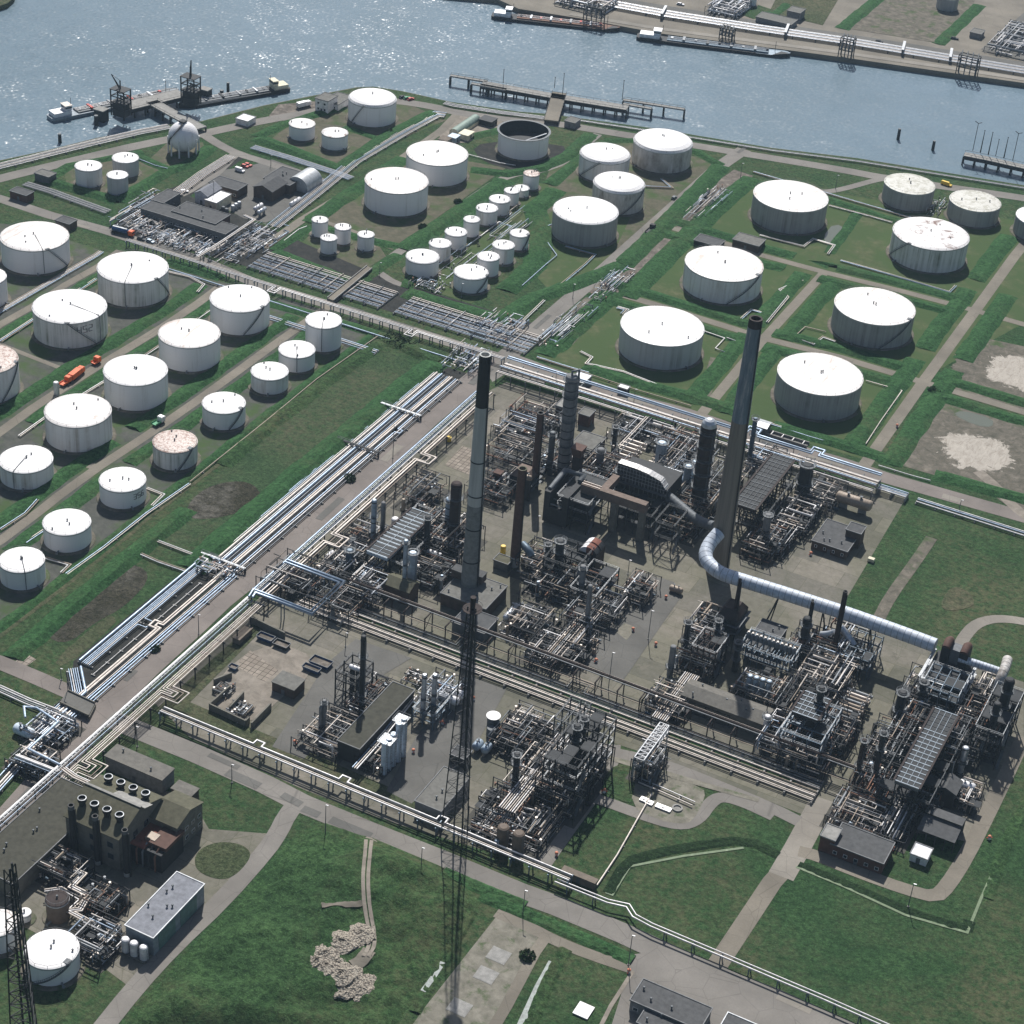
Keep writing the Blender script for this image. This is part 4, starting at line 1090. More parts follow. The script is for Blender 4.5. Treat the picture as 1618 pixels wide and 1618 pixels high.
def frame(label, x0, y0, x1, y1, levels, mat='steel_dark', nx=2, ny=3, deck='grating', cat='steel structure', name='steel_structure', group=None, fill=.5, seed=1, extra=None):
 "open steel structure: posts, beam grids, part decks, braces, handrails"
 rg = random.Random(seed)
 t = thing(name, label, cat, ((x0+x1)/2, (y0+y1)/2, 0), group)
 xs = [x0+(x1-x0)*i/nx for i in range(nx+1)]; ys = [y0+(y1-y0)*j/ny for j in range(ny+1)]
 H = levels[-1]
 for x in xs:
  for y in ys: put('post', MB().bar((x, y, 0), (x, y, H+(1.1 if rg.random() < .5 else 0)), .38), M[mat], t)
 for z in levels:
  mb = MB()
  for x in xs: mb.bar((x, y0, z), (x, y1, z), .22, .36)
  for y in ys: mb.bar((x0, y, z), (x1, y, z), .22, .36)
  put('beam_grid', mb, M[mat], t)
  for i in range(nx):
   for j in range(ny):
    if rg.random() < fill*.5: put('deck', MB().box(xs[i]+.12, ys[j]+.12, z+.19, xs[i+1]-.12, ys[j+1]-.12, z+.26), M[deck], t)
  mb = MB()
  for (a, b) in (((x0, y0), (x1, y0)), ((x1, y0), (x1, y1)), ((x1, y1), (x0, y1)), ((x0, y1), (x0, y0))):
   for zz in (.6, 1.15): mb.bar((a[0], a[1], z+zz), (b[0], b[1], z+zz), .08)
   n = max(2, int((abs(a[0]-b[0])+abs(a[1]-b[1]))/2.2))
   for i in range(n): mb.bar((a[0]+(b[0]-a[0])*i/n, a[1]+(b[1]-a[1])*i/n, z+.2), (a[0]+(b[0]-a[0])*i/n, a[1]+(b[1]-a[1])*i/n, z+1.15), .08)
  put('handrail', mb, M['steel_pale' if rg.random() < .4 else 'steel_grey'], t)
 lv = [0]+list(levels)
 for a, b in zip(lv, lv[1:]):
  mb = MB()
  for j in range(0, ny, 2): mb.bar((x0, ys[j], a), (x0, ys[j+1], b), .14); mb.bar((x1, ys[j+1], a), (x1, ys[j], b), .14)
  mb.bar((x0, y0, a), (xs[1], y0, b), .14)
  put('brace', mb, M[mat], t)
 # a zigzag stair up one side
 mb = MB()
 for k, (a, b) in enumerate(zip(lv, lv[1:])):
  ya, yb = (y0+.5, min(y1, y0+.5+(b-a)*.9)) if k % 2 == 0 else (min(y1, y0+.5+(b-a)*.9), y0+.5)
  mb.bar((x1+.7, ya, a+.2), (x1+.7, yb, b+.2), .9, .2)
  for s in (.3, 1.1): mb.bar((x1+s, ya, a+1.2), (x1+s, yb, b+1.2), .07)
 put('stair', mb, M['steel_grey'], t)
 return t
def column(label, bx, by, ty, rpx, mat, plats=(.55, .9), name='column', cat='column', group=None, bands=0, head=True, bandmat='steel_dark', skirt=None, overhead=None):
 g = G(bx, by); h = hgt(g, ty); r = rpx*mpp((g.x, g.y, h*.6))
 t = thing(name, label, cat, (g.x, g.y, 0), group)
 prof = [(r*1.02, 0), (r, h*.04), (r, h-r*.5)]
 if head: prof += [(r*.9, h-r*.22), (r*.6, h-.03*r), (0, h)]
 else: prof += [(r, h), (0, h)]
 put('shell', MB().lathe((g.x, g.y, 0), prof, 20), M[mat], t)
 if bands:
  for k in range(bands):
   z = h*(.06+.88*k/max(1, bands-1))
   put('band', MB().lathe((g.x, g.y, z), [(r, -.15), (r+.14, -.15), (r+.14, .15), (r, .15)], 20, False), M[bandmat], t)
 for f in plats:
  z = h*f; mb = MB().lathe((g.x, g.y, z), [(r+.02, 0), (r+.8, 0), (r+.8, -.15), (r+.02, -.15)], 16, False)
  for i in range(12):
   a = 2*math.pi*i/12; b = 2*math.pi*(i+1)/12
   p = Vector((g.x+(r+.78)*math.cos(a), g.y+(r+.78)*math.sin(a), z)); q = Vector((g.x+(r+.78)*math.cos(b), g.y+(r+.78)*math.sin(b), z))
   mb.bar(p, p+Vector((0, 0, 1.1)), .08); mb.bar(p+Vector((0, 0, 1.1)), q+Vector((0, 0, 1.1)), .08); mb.bar(p+Vector((0, 0, .55)), q+Vector((0, 0, .55)), .06)
  put('platform', mb, M['steel_grey'], t)
 fa = math.atan2(-g.y, -g.x)
 a = fa+.7; lx, ly = g.x+(r+.35)*math.cos(a), g.y+(r+.35)*math.sin(a)
 mb = MB()
 for s in (-.25, .25): mb.bar((lx-s*math.sin(a), ly+s*math.cos(a), 0), (lx-s*math.sin(a), ly+s*math.cos(a), h*.95), .09)
 k = int(h/1.1)
 for i in range(k): mb.bar((lx-.25*math.sin(a), ly+.25*math.cos(a), i*1.1), (lx+.25*math.sin(a), ly-.25*math.cos(a), i*1.1), .06)
 put('ladder', mb, M['steel_grey'], t)
 if overhead:
  a = fa+overhead; d = Vector((math.cos(a), math.sin(a), 0)); pr = max(.25, r*.18); c = Vector((g.x, g.y, 0))
  put('overhead_pipe', MB().tube([c+Vector((0, 0, h-.2)), c+Vector((0, 0, h+1.4)), c+d*(r+pr+.3)+Vector((0, 0, h+1.4)), c+d*(r+pr+.3)+Vector((0, 0, h*.12))], pr, 8), M['pipe_grey'], t)
 return t
def stack(label, bx, by, ty, r0px, r1px, segs, name='chimney', cat='chimney', bands=(), lip=None, plinth=None):
 "segs: [(fraction up to, material)]"
 g = G(bx, by); h = hgt(g, ty); r0 = r0px*mpp((g.x, g.y, 0)); r1 = r1px*mpp((g.x, g.y, h))
 t = thing(name, label, cat, (g.x, g.y, 0)); f0 = 0
 rad = lambda f: r0+(r1-r0)*f
 for f1, m in segs:
  ks = [f0+(f1-f0)*i/6 for i in range(7)]
  put('shaft', MB().lathe((g.x, g.y, 0), [(rad(f), h*f) for f in ks], 32), M[m], t); f0 = f1
 put('flue_mouth', MB().lathe((g.x, g.y, 0), [(r1, h), (r1*.72, h), (r1*.7, h-3), (0, h-3)], 32, False), M[lip or 'black'], t)
 for f in bands:
  put('band', MB().lathe((g.x, g.y, h*f), [(rad(f)-.02, -.2), (rad(f)+.18, -.2), (rad(f)+.18, .2), (rad(f)-.02, .2)], 32, False), M['steel_dark'], t)
 fa = math.atan2(-g.y, -g.x)+.9; mb = MB()
 mb.bar((g.x+(r0+.3)*math.cos(fa), g.y+(r0+.3)*math.sin(fa), 0), (g.x+(r1+.3)*math.cos(fa), g.y+(r1+.3)*math.sin(fa), h-1), .5, .25)
 put('ladder', mb, M['steel_dark'], t)
 return t
def vessel(label, p1, p2, z, rpx, mat, name='drum', cat='vessel', group=None, axis=None, bands=0, saddle='concrete_grey', nozz=2):
 "horizontal drum between two photo points taken at axis height z"
 a, b = G(p1[0], p1[1], z), G(p2[0], p2[1], z)
 if axis == 'X': m = (a.y+b.y)/2; a.y = b.y = m
 if axis == 'Y': m = (a.x+b.x)/2; a.x = b.x = m
 return vessel_w(label, a, b, rpx*mpp(a), mat, name, cat, group, bands, saddle, nozz)
def vessel_w(label, a, b, r, mat, name='drum', cat='vessel', group=None, bands=0, saddle='concrete_grey', nozz=2):
 a, b = Vector(a), Vector(b); d = (b-a).normalized(); c = (a+b)/2
 t = thing(name, label, cat, (c.x, c.y, 0), group)
 put('shell', MB().hdrum(a, b, r), M[mat], t)
 n = Vector((-d.y, d.x, 0)); L = (b-a).length
 for f in (.2, .8):
  p = a+d*L*f
  put('saddle', MB().bar(Vector((p.x, p.y, 0)), Vector((p.x, p.y, p.z-r*.55)), .55, r*1.5) if abs(d.y) < .5 else MB().bar(Vector((p.x, p.y, 0)), Vector((p.x, p.y, p.z-r*.55)), r*1.5, .55), M[saddle], t)
 for k in range(nozz):
  p = a+d*L*(.3+.4*k/max(1, nozz-1)) if nozz > 1 else c
  put('nozzle', MB().cyl(p+Vector((0, 0, r*.8)), p+Vector((0, 0, r+.6)), r*.16, n=8).cyl(p+Vector((0, 0, r+.6)), p+Vector((0, 0, r+.8)), r*.3, n=8), M['steel_grey'], t)
 for k in range(bands):
  p = a+d*L*(k+.5)/bands
  put('band', MB().cyl(p-d*.06, p+d*.06, r+.04, n=14), M['pipe_tan'], t)
 return t
def exchangers(label, x0, y0, n, pitch, along_, L, z, r, mats, group, rows=1, rowgap=2.4, seed=3, dz=0):
 "a bank of shell and tube exchangers lying side by side; each one is a thing"
 rg = random.Random(seed); proto = {}
 words = ['first', 'second', 'third', 'fourth', 'fifth', 'sixth', 'seventh', 'eighth', 'ninth', 'tenth', 'eleventh', 'twelfth']
 for k in range(rows):
  for i in range(n):
   c = i*pitch; lev = ['lower', 'upper', 'topmost'][k] if rows > 1 else ''
   x, y = (x0, y0+c) if along_ == 'X' else (x0+c, y0)
   zz = z+k*rowgap; m = rg.choice(mats)
   lab = label % (words[i] + (' ' + lev if lev else ''))
   j = rg.uniform(-.5, .5)
   key = (m, k)
   if key not in proto:
    t = thing('heat_exchanger', lab, 'heat exchanger', (x, y, 0), group)
    ORIGIN[t.name] = (0, 0, 0)
    d = Vector((1, 0, 0)) if along_ == 'X' else Vector((0, 1, 0)); q = Vector((0, 0, zz))
    put('shell', MB().cyl(q, q+d*L, r, n=12), M[m], t)
    put('flange', MB().cyl(q+d*L, q+d*(L+.25), r*1.28, n=12), M['pipe_tan'], t)
    put('channel_head', MB().cyl(q+d*(L+.25), q+d*(L+1.3), r*1.02, n=12).cyl(q+d*(L+1.3), q+d*(L+1.45), r*1.2, n=12), M[m], t)
    put('nozzle', MB().cyl(q+d*(L*.3)+Vector((0, 0, r*.7)), q+d*(L*.3)+Vector((0, 0, r+.7)), .2, n=8).cyl(q+d*(L+.7)+Vector((0, 0, r*.7)), q+d*(L+.7)+Vector((0, 0, r+.6)), .2, n=8), M['pipe_grey'], t)
    for f in (.2, .8):
     p = q+d*L*f; put('saddle', MB().box(p.x-.3, p.y-.3, 0 if k == 0 else zz-rowgap+r*.9, p.x+.3, p.y+.3, zz-r*.7), M['concrete_grey'], t)
    proto[key] = t; t.location = (x+(j if along_ == 'X' else 0), y+(j if along_ == 'Y' else 0), 0)
   else:
    dup(proto[key], (x+(j if along_ == 'X' else 0), y+(j if along_ == 'Y' else 0), 0), None, lab, group)
def aircooler(label, x0, y0, x1, y1, z, mat='grating', grid='grid_grey', nx=3, ny=8, fas='steel_blue', darkfrac=(), legs=True, name='air_cooler', th=1.3):
 "fin fan deck on legs: box, bundles split by pale walkway bars"
 t = thing(name, label, 'air cooler', ((x0+x1)/2, (y0+y1)/2, 0))
 put('fascia', MB().box(x0, y0, z-th, x1, y1, z-.1), M[fas], t)
 for j in range(ny):
  a, b = y0+(y1-y0)*j/ny, y0+(y1-y0)*(j+1)/ny
  put('fan_bay', MB().box(x0+.25, a+.2, z-.12, x1-.25, b-.2, z+.05), M[mat], t)
 mb = MB()
 for j in range(ny+1):
  if j in darkfrac: continue
  y = y0+(y1-y0)*j/ny; mb.bar((x0, y, z+.2), (x1, y, z+.2), .28, .2)
 for i in range(1, nx):
  x = x0+(x1-x0)*i/nx
  mb.bar((x, y0, z+.22), (x, y1, z+.22), .11, .16)
 put('walkway_bars', mb, M[grid], t)
 mb = MB()
 for x in (x0-.3, x1+.3): mb.bar((x, y0, z+.1), (x, y1, z+.1), .7, .3); mb.bar((x, y0, z+1.2), (x, y1, z+1.2), .09)
 put('side_beam', mb, M['rust_dark'], t)
 n = max(3, int((y1-y0)/7))
 if legs:
  for j in range(n+1):
   for x in (x0+.4, x1-.4):
    put('leg', MB().bar((x, y0+.4+(y1-y0-.8)*j/n, 0), (x, y0+.4+(y1-y0-.8)*j/n, z-th), .4), M['steel_dark'], t)
 return t
def windows(t, x0, y0, x1, y1, h, faces, rows=(1.0,), wz=1.3, ww=1.6, step=3.2, frame_='white_trim'):
 for f in faces:
  L = (x1-x0) if f in 'sn' else (y1-y0)
  n = max(1, int(L/step))
  for zr in rows:
   for i in range(n):
    c = L*(i+.5)/n
    if f == 's': a = (x0+c-ww/2, y0-.05, zr, x0+c+ww/2, y0+.02, zr+wz)
    elif f == 'n': a = (x0+c-ww/2, y1-.02, zr, x0+c+ww/2, y1+.05, zr+wz)
    elif f == 'w': a = (x0-.05, y0+c-ww/2, zr, x0+.02, y0+c+ww/2, zr+wz)
    else: a = (x1-.02, y0+c-ww/2, zr, x1+.05, y0+c+ww/2, zr+wz)
    w = put('window', MB().box(*a), M[frame_], t); ORIGIN[w.name] = ORIGIN[t.name]
    e = .12
    if f in 'sn':
     yy = a[1]-.03 if f == 's' else a[4]; g = (a[0]+e, yy, a[2]+e, a[3]-e, yy+.03, a[5]-e)
    else:
     xx = a[0]-.03 if f == 'w' else a[3]; g = (xx, a[1]+e, a[2]+e, xx+.03, a[4]-e, a[5]-e)
    put('pane', MB().box(*g), M['window_glass'], w)
def building(label, roofpts, ybase=None, h=None, wall='brick_brown', roof='roof_felt', kind='flat', name='building', cat='building', win='', door='s', group=None, parapet=True, ridge='X', rh=2.0, vents=0, rows=(1.0,), rect=None, seed=1, ww=1.6):
 "roofpts: photo points of the eaves corners; first one is the corner whose foot is at row ybase"
 if h is None: h = zfrom(roofpts[0][0], roofpts[0][1], ybase)
 x0, y0, x1, y1 = rect or WR(*roofpts, z=h)
 t = thing(name, label, cat, ((x0+x1)/2, (y0+y1)/2, 0), group)
 put('wall', MB().box(x0, y0, 0, x1, y1, h), M[wall], t)
 if kind == 'flat':
  put('roof', MB().box(x0-.25, y0-.25, h+.003, x1+.25, y1+.25, h+.3), M[roof], t)
  if parapet:
   mb = MB()
   for a in ((x0-.3, y0-.3, x1+.3, y0-.02), (x0-.3, y1+.02, x1+.3, y1+.3), (x0-.3, y0-.02, x0-.02, y1+.02), (x1+.02, y0-.02, x1+.3, y1+.02)): mb.box(a[0], a[1], h+.28, a[2], a[3], h+.5)
   put('roof_edge', mb, M['white_trim' if roof == 'roof_grey_blue' or seed == 34 else 'render_grey'], t)
 elif kind == 'gable':
  o = .4; mb = MB()
  if ridge == 'X':
   ym = (y0+y1)/2
   v = [(x0-o, y0-o, h), (x1+o, y0-o, h), (x1+o, ym, h+rh), (x0-o, ym, h+rh), (x0-o, y1+o, h), (x1+o, y1+o, h)]
   g = [[(x0, y0, h), (x0, y1, h), (x0, ym, h+rh-.15)], [(x1, y0, h), (x1, y1, h), (x1, ym, h+rh-.15)]]
  else:
   xm = (x0+x1)/2
   v = [(x1+o, y0-o, h), (x1+o, y1+o, h), (xm, y1+o, h+rh), (xm, y0-o, h+rh), (x0-o, y0-o, h), (x0-o, y1+o, h)]
   g = [[(x0, y0, h), (x1, y0, h), (xm, y0, h+rh-.15)], [(x0, y1, h), (x1, y1, h), (xm, y1, h+rh-.15)]]
  v2 = [(a, b, c+.22) for a, b, c in v]
  mb.add(v+v2, [(0, 1, 2, 3), (3, 2, 5, 4), (6, 7, 8, 9), (9, 8, 11, 10), (0, 1, 7, 6), (4, 5, 11, 10), (0, 3, 9, 6), (3, 4, 10, 9), (1, 2, 8, 7), (2, 5, 11, 8)])
  put('roof', mb, M[roof], t)
  mb = MB()
  for tri in g: put('gable', MB().add(tri, [(0, 1, 2)]), M[wall], t)
 elif kind == 'arch':
  mb = MB(); k = 12; w = (x1-x0)/2; xm = (x0+x1)/2; rows_ = []
  for i in range(k+1):
   a = math.pi*i/k; rows_.append([Vector((xm+w*math.cos(a), y0, h+w*.9*math.sin(a))), Vector((xm+w*math.cos(a), y1, h+w*.9*math.sin(a)))])
  loft(mb, rows_, True); put('roof', mb, M[roof], t)
  for y in (y0+.05, y1-.05): put('gable', MB().add([(r[0].x, y, r[0].z) for r in rows_], [tuple(range(k+1))]), M[wall], t)
 if door:
  if door == 's': put('door', MB().box((x0+x1)/2-.6, y0-.07, 0, (x0+x1)/2+.6, y0+.02, 2.2), M['steel_grey'], t)
  elif door == 'e': put('door', MB().box(x1-.02, (y0+y1)/2-.6, 0, x1+.07, (y0+y1)/2+.6, 2.2), M['steel_grey'], t)
 if win: windows(t, x0, y0, x1, y1, h, win, rows, ww=ww)
 rg = random.Random(seed)
 for i in range(vents):
  x, y = rg.uniform(x0+1, x1-1), rg.uniform(y0+1, y1-1)
  zz = h+.3 if kind == 'flat' else h+rh*.5
  put('roof_vent', MB().cyl((x, y, zz-.5), (x, y, zz+.8), .22, n=8).cyl((x, y, zz+.8), (x, y, zz+1.05), .42, .3, n=8), M['steel_grey'], t)
 return t
# ------------------------------------------------------------------ pipe bands and racks
B, C_, PL, D_, GR, TN = 'pipe_blue', 'pipe_cream', 'pipe_pale', 'pipe_dark', 'pipe_grey', 'pipe_tan'
def fillrow(lo, hi, keep, gap, seed):
 rg = random.Random(seed); out = list(keep); x = lo
 while x < hi:
  if all(abs(x-k[0]) > k[1]+.22 for k in out): out.append((x, rg.choice([.12, .16, .2]), rg.choice(['pipe_blue', 'pipe_grey', 'pipe_dark', 'pipe_dark', 'pipe_pale'])))
  x += gap*rg.uniform(.8, 1.3)
 return out
pipe_run('pipe_band', 'wide band of pale and blue pipes lying in the trench beside the main road', 'Y', 482, 648,
   fillrow(-345.5, -329.4, [(-346, .5, B), (-344.7, .24, B), (-344, .24, B), (-343.3, .24, B), (-342.5, .26, PL), (-341.2, .52, C_), (-340, .3, PL), (-338.8, .55, B), (-337.6, .3, GR), (-336.8, .22, D_), (-336.1, .22, B), (-335, .42, C_), (-333.9, .5, C_), (-332.9, .22, D_), (-332.1, .3, B), (-331.1, .33, PL)], .45, 5),
   loops=[(598, 2.2, 3.2, [13, 14]), (545, 2, 2.6, [13])])
pipe_run('pipe_band', 'blue pipe bundle along the outer edge of the black gravel bed', 'Y', 411, 478, [(-346, .5, B), (-344.8, .22, B), (-344.1, .22, B), (-343.4, .22, B), (-342.7, .22, PL), (-342, .22, B), (-341.3, .2, D_)], loops=[(440, 2, 3.5, [5])])
pipe_run('pipe_band', 'cream and blue pipe bundle between black gravel bed and road verge', 'Y', 380, 480, [(-335, .42, C_), (-334, .42, C_), (-333, .2, D_), (-332.3, .24, C_), (-331.5, .3, B), (-330.4, .34, B), (-329.4, .2, B)], loops=[(441, 1.8, -3.2, [0, 1])])
px_pipes('pipe_band', 'blue pipes kinking sideways before they dive under the road bridge', [(118.5, 1056.5), (126, 1094), (112, 1107), (60, 1155)], .7, [(1.9, .5, B), (.7, .22, B), (0, .22, B), (-.7, .22, B), (-1.4, .22, PL), (-2.1, .22, B), (-2.8, .2, D_)])
pipe_run('drip_line', 'thin pipe with crosswise sprinkler arms down the middle of the black gravel bed', 'Y', 408, 470, [(-338.2, .12, PL)], z=.5, step=7)
def catwalks():
 for i, (y, lab) in enumerate(((612, 'narrow steel footbridge over the pipe band nearest the crossroads'), (578, 'dark steel footbridge over the pipe band by the road bushes'), (484, 'pale pipe bridge crossing the band beside the valve cluster'))):
  t = thing('footbridge', lab, 'footbridge', (-338, y, 0))
  put('deck', MB().box(-347.5, y-.5, 2.1, -328.5, y+.5, 2.3), M['steel_dark' if i == 1 else 'steel_pale'], t)
  mb = MB()
  for s in (-.5, .5):
   mb.bar((-347.5, y+s, 3.2), (-328.5, y+s, 3.2), .1)
   for k in range(9): mb.bar((-347.5+k*19/8, y+s, 2.2), (-347.5+k*19/8, y+s, 3.2), .09)
  put('handrail', mb, M['steel_grey'], t)
  for x in (-347.4, -328.6): put('leg', MB().box(x-.2, y-.4, 0, x+.2, y+.4, 2.1), M['steel_dark'], t)
catwalks()
RK = [(-315.2, .55, PL), (-313.9, .16, D_), (-313.3, .16, B), (-312.5, .24, D_), (-311.5, .2, C_), (-310.8, .2, C_), (-310.0, .22, C_), (-309.4, .14, TN), (-308.7, .22, C_)]
pipe_run('pipe_rack', 'raised pipe rack with one fat white pipe along the lower main road', 'Y', 300, 466, RK, z=5.2, kind='bent', step=8, tray=[-314.2], supmat='steel_dark', loops=[(366, 3.6, 6, [8, 7, 6, 5]), (409, 3.2, 6.5, [8, 7, 6, 5]), (338, 3.2, 5.5, [8, 7, 6])])
pipe_run('pipe_rack', 'raised pipe rack with twin cream pipes along the upper main road', 'Y', 470, 640, [(-316.4, .45, B), (-315.2, .2, D_), (-314.4, .24, B), (-313.6, .3, PL), (-312, .28, C_), (-310.8, .36, C_), (-309.8, .18, TN)], z=5.0, kind='bent', step=8, tray=[-315], supmat='steel_dark', loops=[(513, 3.4, 6, [5, 4]), (580, 3, 5.5, [5, 4])])
pipe_run('pipe_rack', 'two storey pipe rack bordering the road along the far edge of the plant', 'X', -318, -150, [(668.6, .42, B, 2.2), (667.4, .3, B, 2.2), (666.4, .3, PL), (665.2, .5, C_), (664, .3, C_), (663, .24, GR), (662, .3, TN), (661, .34, B, 1.2), (660, .2, D_), (659, .24, PL), (657.8, .3, C_)], z=4.2, kind='bent', step=7, tray=[662.5], supmat='steel_grey', loops=[(-206, 2.6, 4.5, [0, 1]), (-178, 2.4, 4, [0, 1])])
pipe_run('pipe_band', 'low blue pipes passing the big ribbed drum at the plant corner', 'X', -150, -138, [(668, .3, B), (667, .22, B), (666.2, .22, PL), (665.4, .22, B), (664.5, .3, PL)], z=2.0, step=5)
pipe_run('pipe_band', 'silver pipes leaving across the right hand meadow beside the road', 'X', -134, 90, [(669, .32, PL), (668, .3, B), (667, .22, D_), (666, .34, PL)], z=.6, step=8)
MIDP = [(476.6, .18, C_), (477.3, .22, C_), (478.1, .15, D_), (478.8, .34, C_), (479.8, .2, C_), (480.6, .16, D_), (481.2, .2, TN), (483, .3, C_), (483.9, .15, GR), (484.6, .16, D_), (485.2, .14, GR), (485.9, .16, D_), (486.5, .14, GR), (487.1, .16, TN)]
pipe_run('pipe_band', 'broad bundle of cream pipes crossing the whole plant near its middle', 'X', -302, -108, MIDP, z=1.2, step=9, loops=[(-240, 4, 7, [13, 12, 11, 10]), (-197, 4, 5.5, [13, 12, 11])])
pipe_run('pipe_rack', 'tall brown trestle carrying thin pipes behind the broad cream bundle', 'X', -290, -100, [(490.6, .26, 'rust_dark', 2.4), (491.3, .16, 'rust_dark', 2.4), (489.6, .18, D_, -2.6), (488.8, .14, TN, -2.6), (492.4, .2, GR), (493.2, .25, TN), (494, .25, C_)], z=6.0, kind='bent', step=8, supmat='rust_dark')
pipe_run('pipe_bridge', 'long pale pipe trestle parallel to the bottom road', 'X', -306, -158, [(401.2, .3, PL), (402, .22, C_), (402.8, .22, D_), (403.5, .34, PL)], z=3.6, kind='bent', step=6.2, supmat='steel_blue', loops=[(-270, 1.5, 2.2, [3]), (-238, 1.5, 2.2, [3]), (-203, 1.5, 2.2, [3])])
px_pipes('pipe_bridge', 'pale twin pipes with a dogleg running past the wet ditch meadow', [(878, 1392), (960, 1425), (992, 1432), (1002, 1448), (1030, 1463), (1163, 1519), (1300, 1577), (1420, 1630)], 2.6, [(.7, .26, PL), (-.7, .3, PL)], 'bent', step=7, supmat='steel_blue')
px_pipes('pipe_bridge', 'blue pipe loop lifted high over the left plant corner', [(452, 888), (540, 921), (492, 970), (402, 935), (396, 945)], 7.5, [(.7, .5, B), (-.7, .42, B)], 'bent', step=12, supmat='steel_blue')
px_pipes('pipe_bridge', 'high blue pipe crossing the main road towards the lower left', [(95, 1210), (45, 1185), (92, 1142), (58, 1120), (38, 1118), (40, 1135)], 6, [(0, .4, B)], 'bent', step=10, supmat='steel_blue')
px_pipes('pipe_bridge', 'silver pipe gantry spanning the road by the white cylinder tank', [(25, 1196), (92, 1222)], 5, [(.8, .35, PL), (0, .5, PL), (-.8, .2, B)], 'bent', step=6, supmat='steel_blue')
px_pipes('pipe_band', 'grey pipes sunk in a ditch left of the road bridge', [(-20, 1082), (0, 1090), (44, 1110), (105, 1133)], .8, [(1.5, .3, PL), (.6, .3, PL), (-.3, .25, GR), (-1.2, .3, PL)])
px_pipes('pipe_band', 'mixed blue and cream pipes emerging below the road bridge', [(118, 1118), (75, 1160), (30, 1205), (-20, 1260)], .7, [(2, .35, B), (1.1, .3, PL), (.2, .42, C_), (-.8, .22, D_), (-1.7, .35, B)])
# upper left pipe fields
UF = [(702, .42, C_), (700.6, .4, C_), (699, .25, PL), (697.8, .25, PL), (696.6, .2, D_), (695.6, .25, B), (694.6, .2, D_), (693.6, .25, PL), (692.6, .25, B), (691.4, .2, D_), (690.4, .25, C_), (689.2, .22, B), (688, .2, D_), (687, .25, PL), (685.8, .25, B), (684.8, .2, GR)]
UF = [(c, r*.72, m) for c, r, m in fillrow(684.4, 702, UF, .95, 8)]
pipe_run('pipe_field', 'dense field of parallel pipes left of the small bridge road', 'X', -462, -392, UF, z=.9, step=6.5)
pipe_run('pipe_field', 'dense field of parallel pipes between bridge road and crossroads', 'X', -384, -318, UF, z=.9, step=6.5)
pipe_run('pipe_rack', 'thin legged trestle of white pipes along the edge of the left tank farm', 'X', -520, -322, [(671, .26, PL), (672, .26, PL), (673, .2, C_)], z=3.0, kind='bent', step=5, supmat='steel_blue', loops=[(-437, 2, -5, [0, 1]), (-366, 2, -5, [0, 1])])
pipe_run('pipe_band', 'single pale pipe lying on the grass under the thin trestle', 'X', -500, -335, [(662.5, .35, B)], z=.5, step=9)
pipe_run('pipe_band', 'blue and white pipes running to the corner behind the tallest narrow tank', 'X', -430, -372, [(651, .3, B), (649.8, .3, PL), (648.4, .22, B)], z=.5, step=8)
def bridge(label, pts, z, mat, wall):
 q = [G(x, y, z) for x, y in pts]
 t = thing('road_bridge', label, 'bridge', (sum(p.x for p in q)/4, sum(p.y for p in q)/4, 0))
 put('deck', MB().prism([(p.x, p.y) for p in q], z-.4, z), M[mat], t)
 for a, b in ((q[0], q[1]), (q[3], q[2])): put('parapet', MB().bar(a+Vector((0, 0, .25)), b+Vector((0, 0, .25)), .35, .5), M[wall], t)
 for a, b in ((q[0], q[3]), (q[1], q[2])): put('abutment', MB().bar(Vector((a.x, a.y, z*.4)), Vector((b.x, b.y, z*.4)), .6, z*.8), M['concrete_wall'], t)
bridge('grey road bridge carrying the brick road over the sunken pipes', [(95, 1110), (140, 1131), (150, 1111), (107, 1091)], 1.9, 'asphalt_dark', 'concrete_wall')
bridge('small flat road bridge over the dense pipe field', [(527, 475), (588, 424), (580, 420), (517, 471)], 1.9, 'track', 'concrete_grey')

def crossings(label, x0, x1, step, y0=684.5, y1=702.5):
 t = thing('cross_pipes', label, 'pipework', ((x0+x1)/2, (y0+y1)/2, 0)); rg = random.Random(int(x0))
 x = x0; k = 0
 while x < x1 and k < 60:
  a, b = (y0, y1) if k % 2 == 0 else (rg.uniform(y0, 693), rg.uniform(695, y1))
  put('pipe', MB().tube([(x, a, .3), (x, a, 1.75), (x, b, 1.75), (x, b, .3)], rg.choice([.14, .2, .26]), 6), M[rg.choice(['pipe_cream', 'pipe_pale', 'pipe_cream', 'pipe_grey'])], t)
  x += step*rg.uniform(.5, 1.5); k += 1
crossings('pale crosswise pipes arched over the field left of the small bridge', -458, -396, 5.5)
crossings('pale crosswise pipes arched over the field before the crossroads', -380, -322, 4.5)
# ------------------------------------------------------------------ the process plant
MET = ['pipe_cream', 'pipe_tan', 'pipe_grey', 'pipe_dark', 'pipe_cream', 'steel_dark', 'pipe_pale', 'pipe_dark']
DRK = ['pipe_dark', 'pipe_grey', 'pipe_rust', 'pipe_tan', 'steel_dark']
BLU = ['pipe_blue', 'pipe_pale', 'pipe_grey', 'vessel_silver']
def PW(label, pts, zmax, n, mats, seed, z=0, **k):
 x0, y0, x1, y1 = WR(*pts, z=z); return pipework(label, x0, y0, x1, y1, zmax, n, mats, seed, **k)
def FR(label, pts, levels, z=0, **k):
 x0, y0, x1, y1 = WR(*pts, z=z); return frame(label, x0, y0, x1, y1, levels, **k)
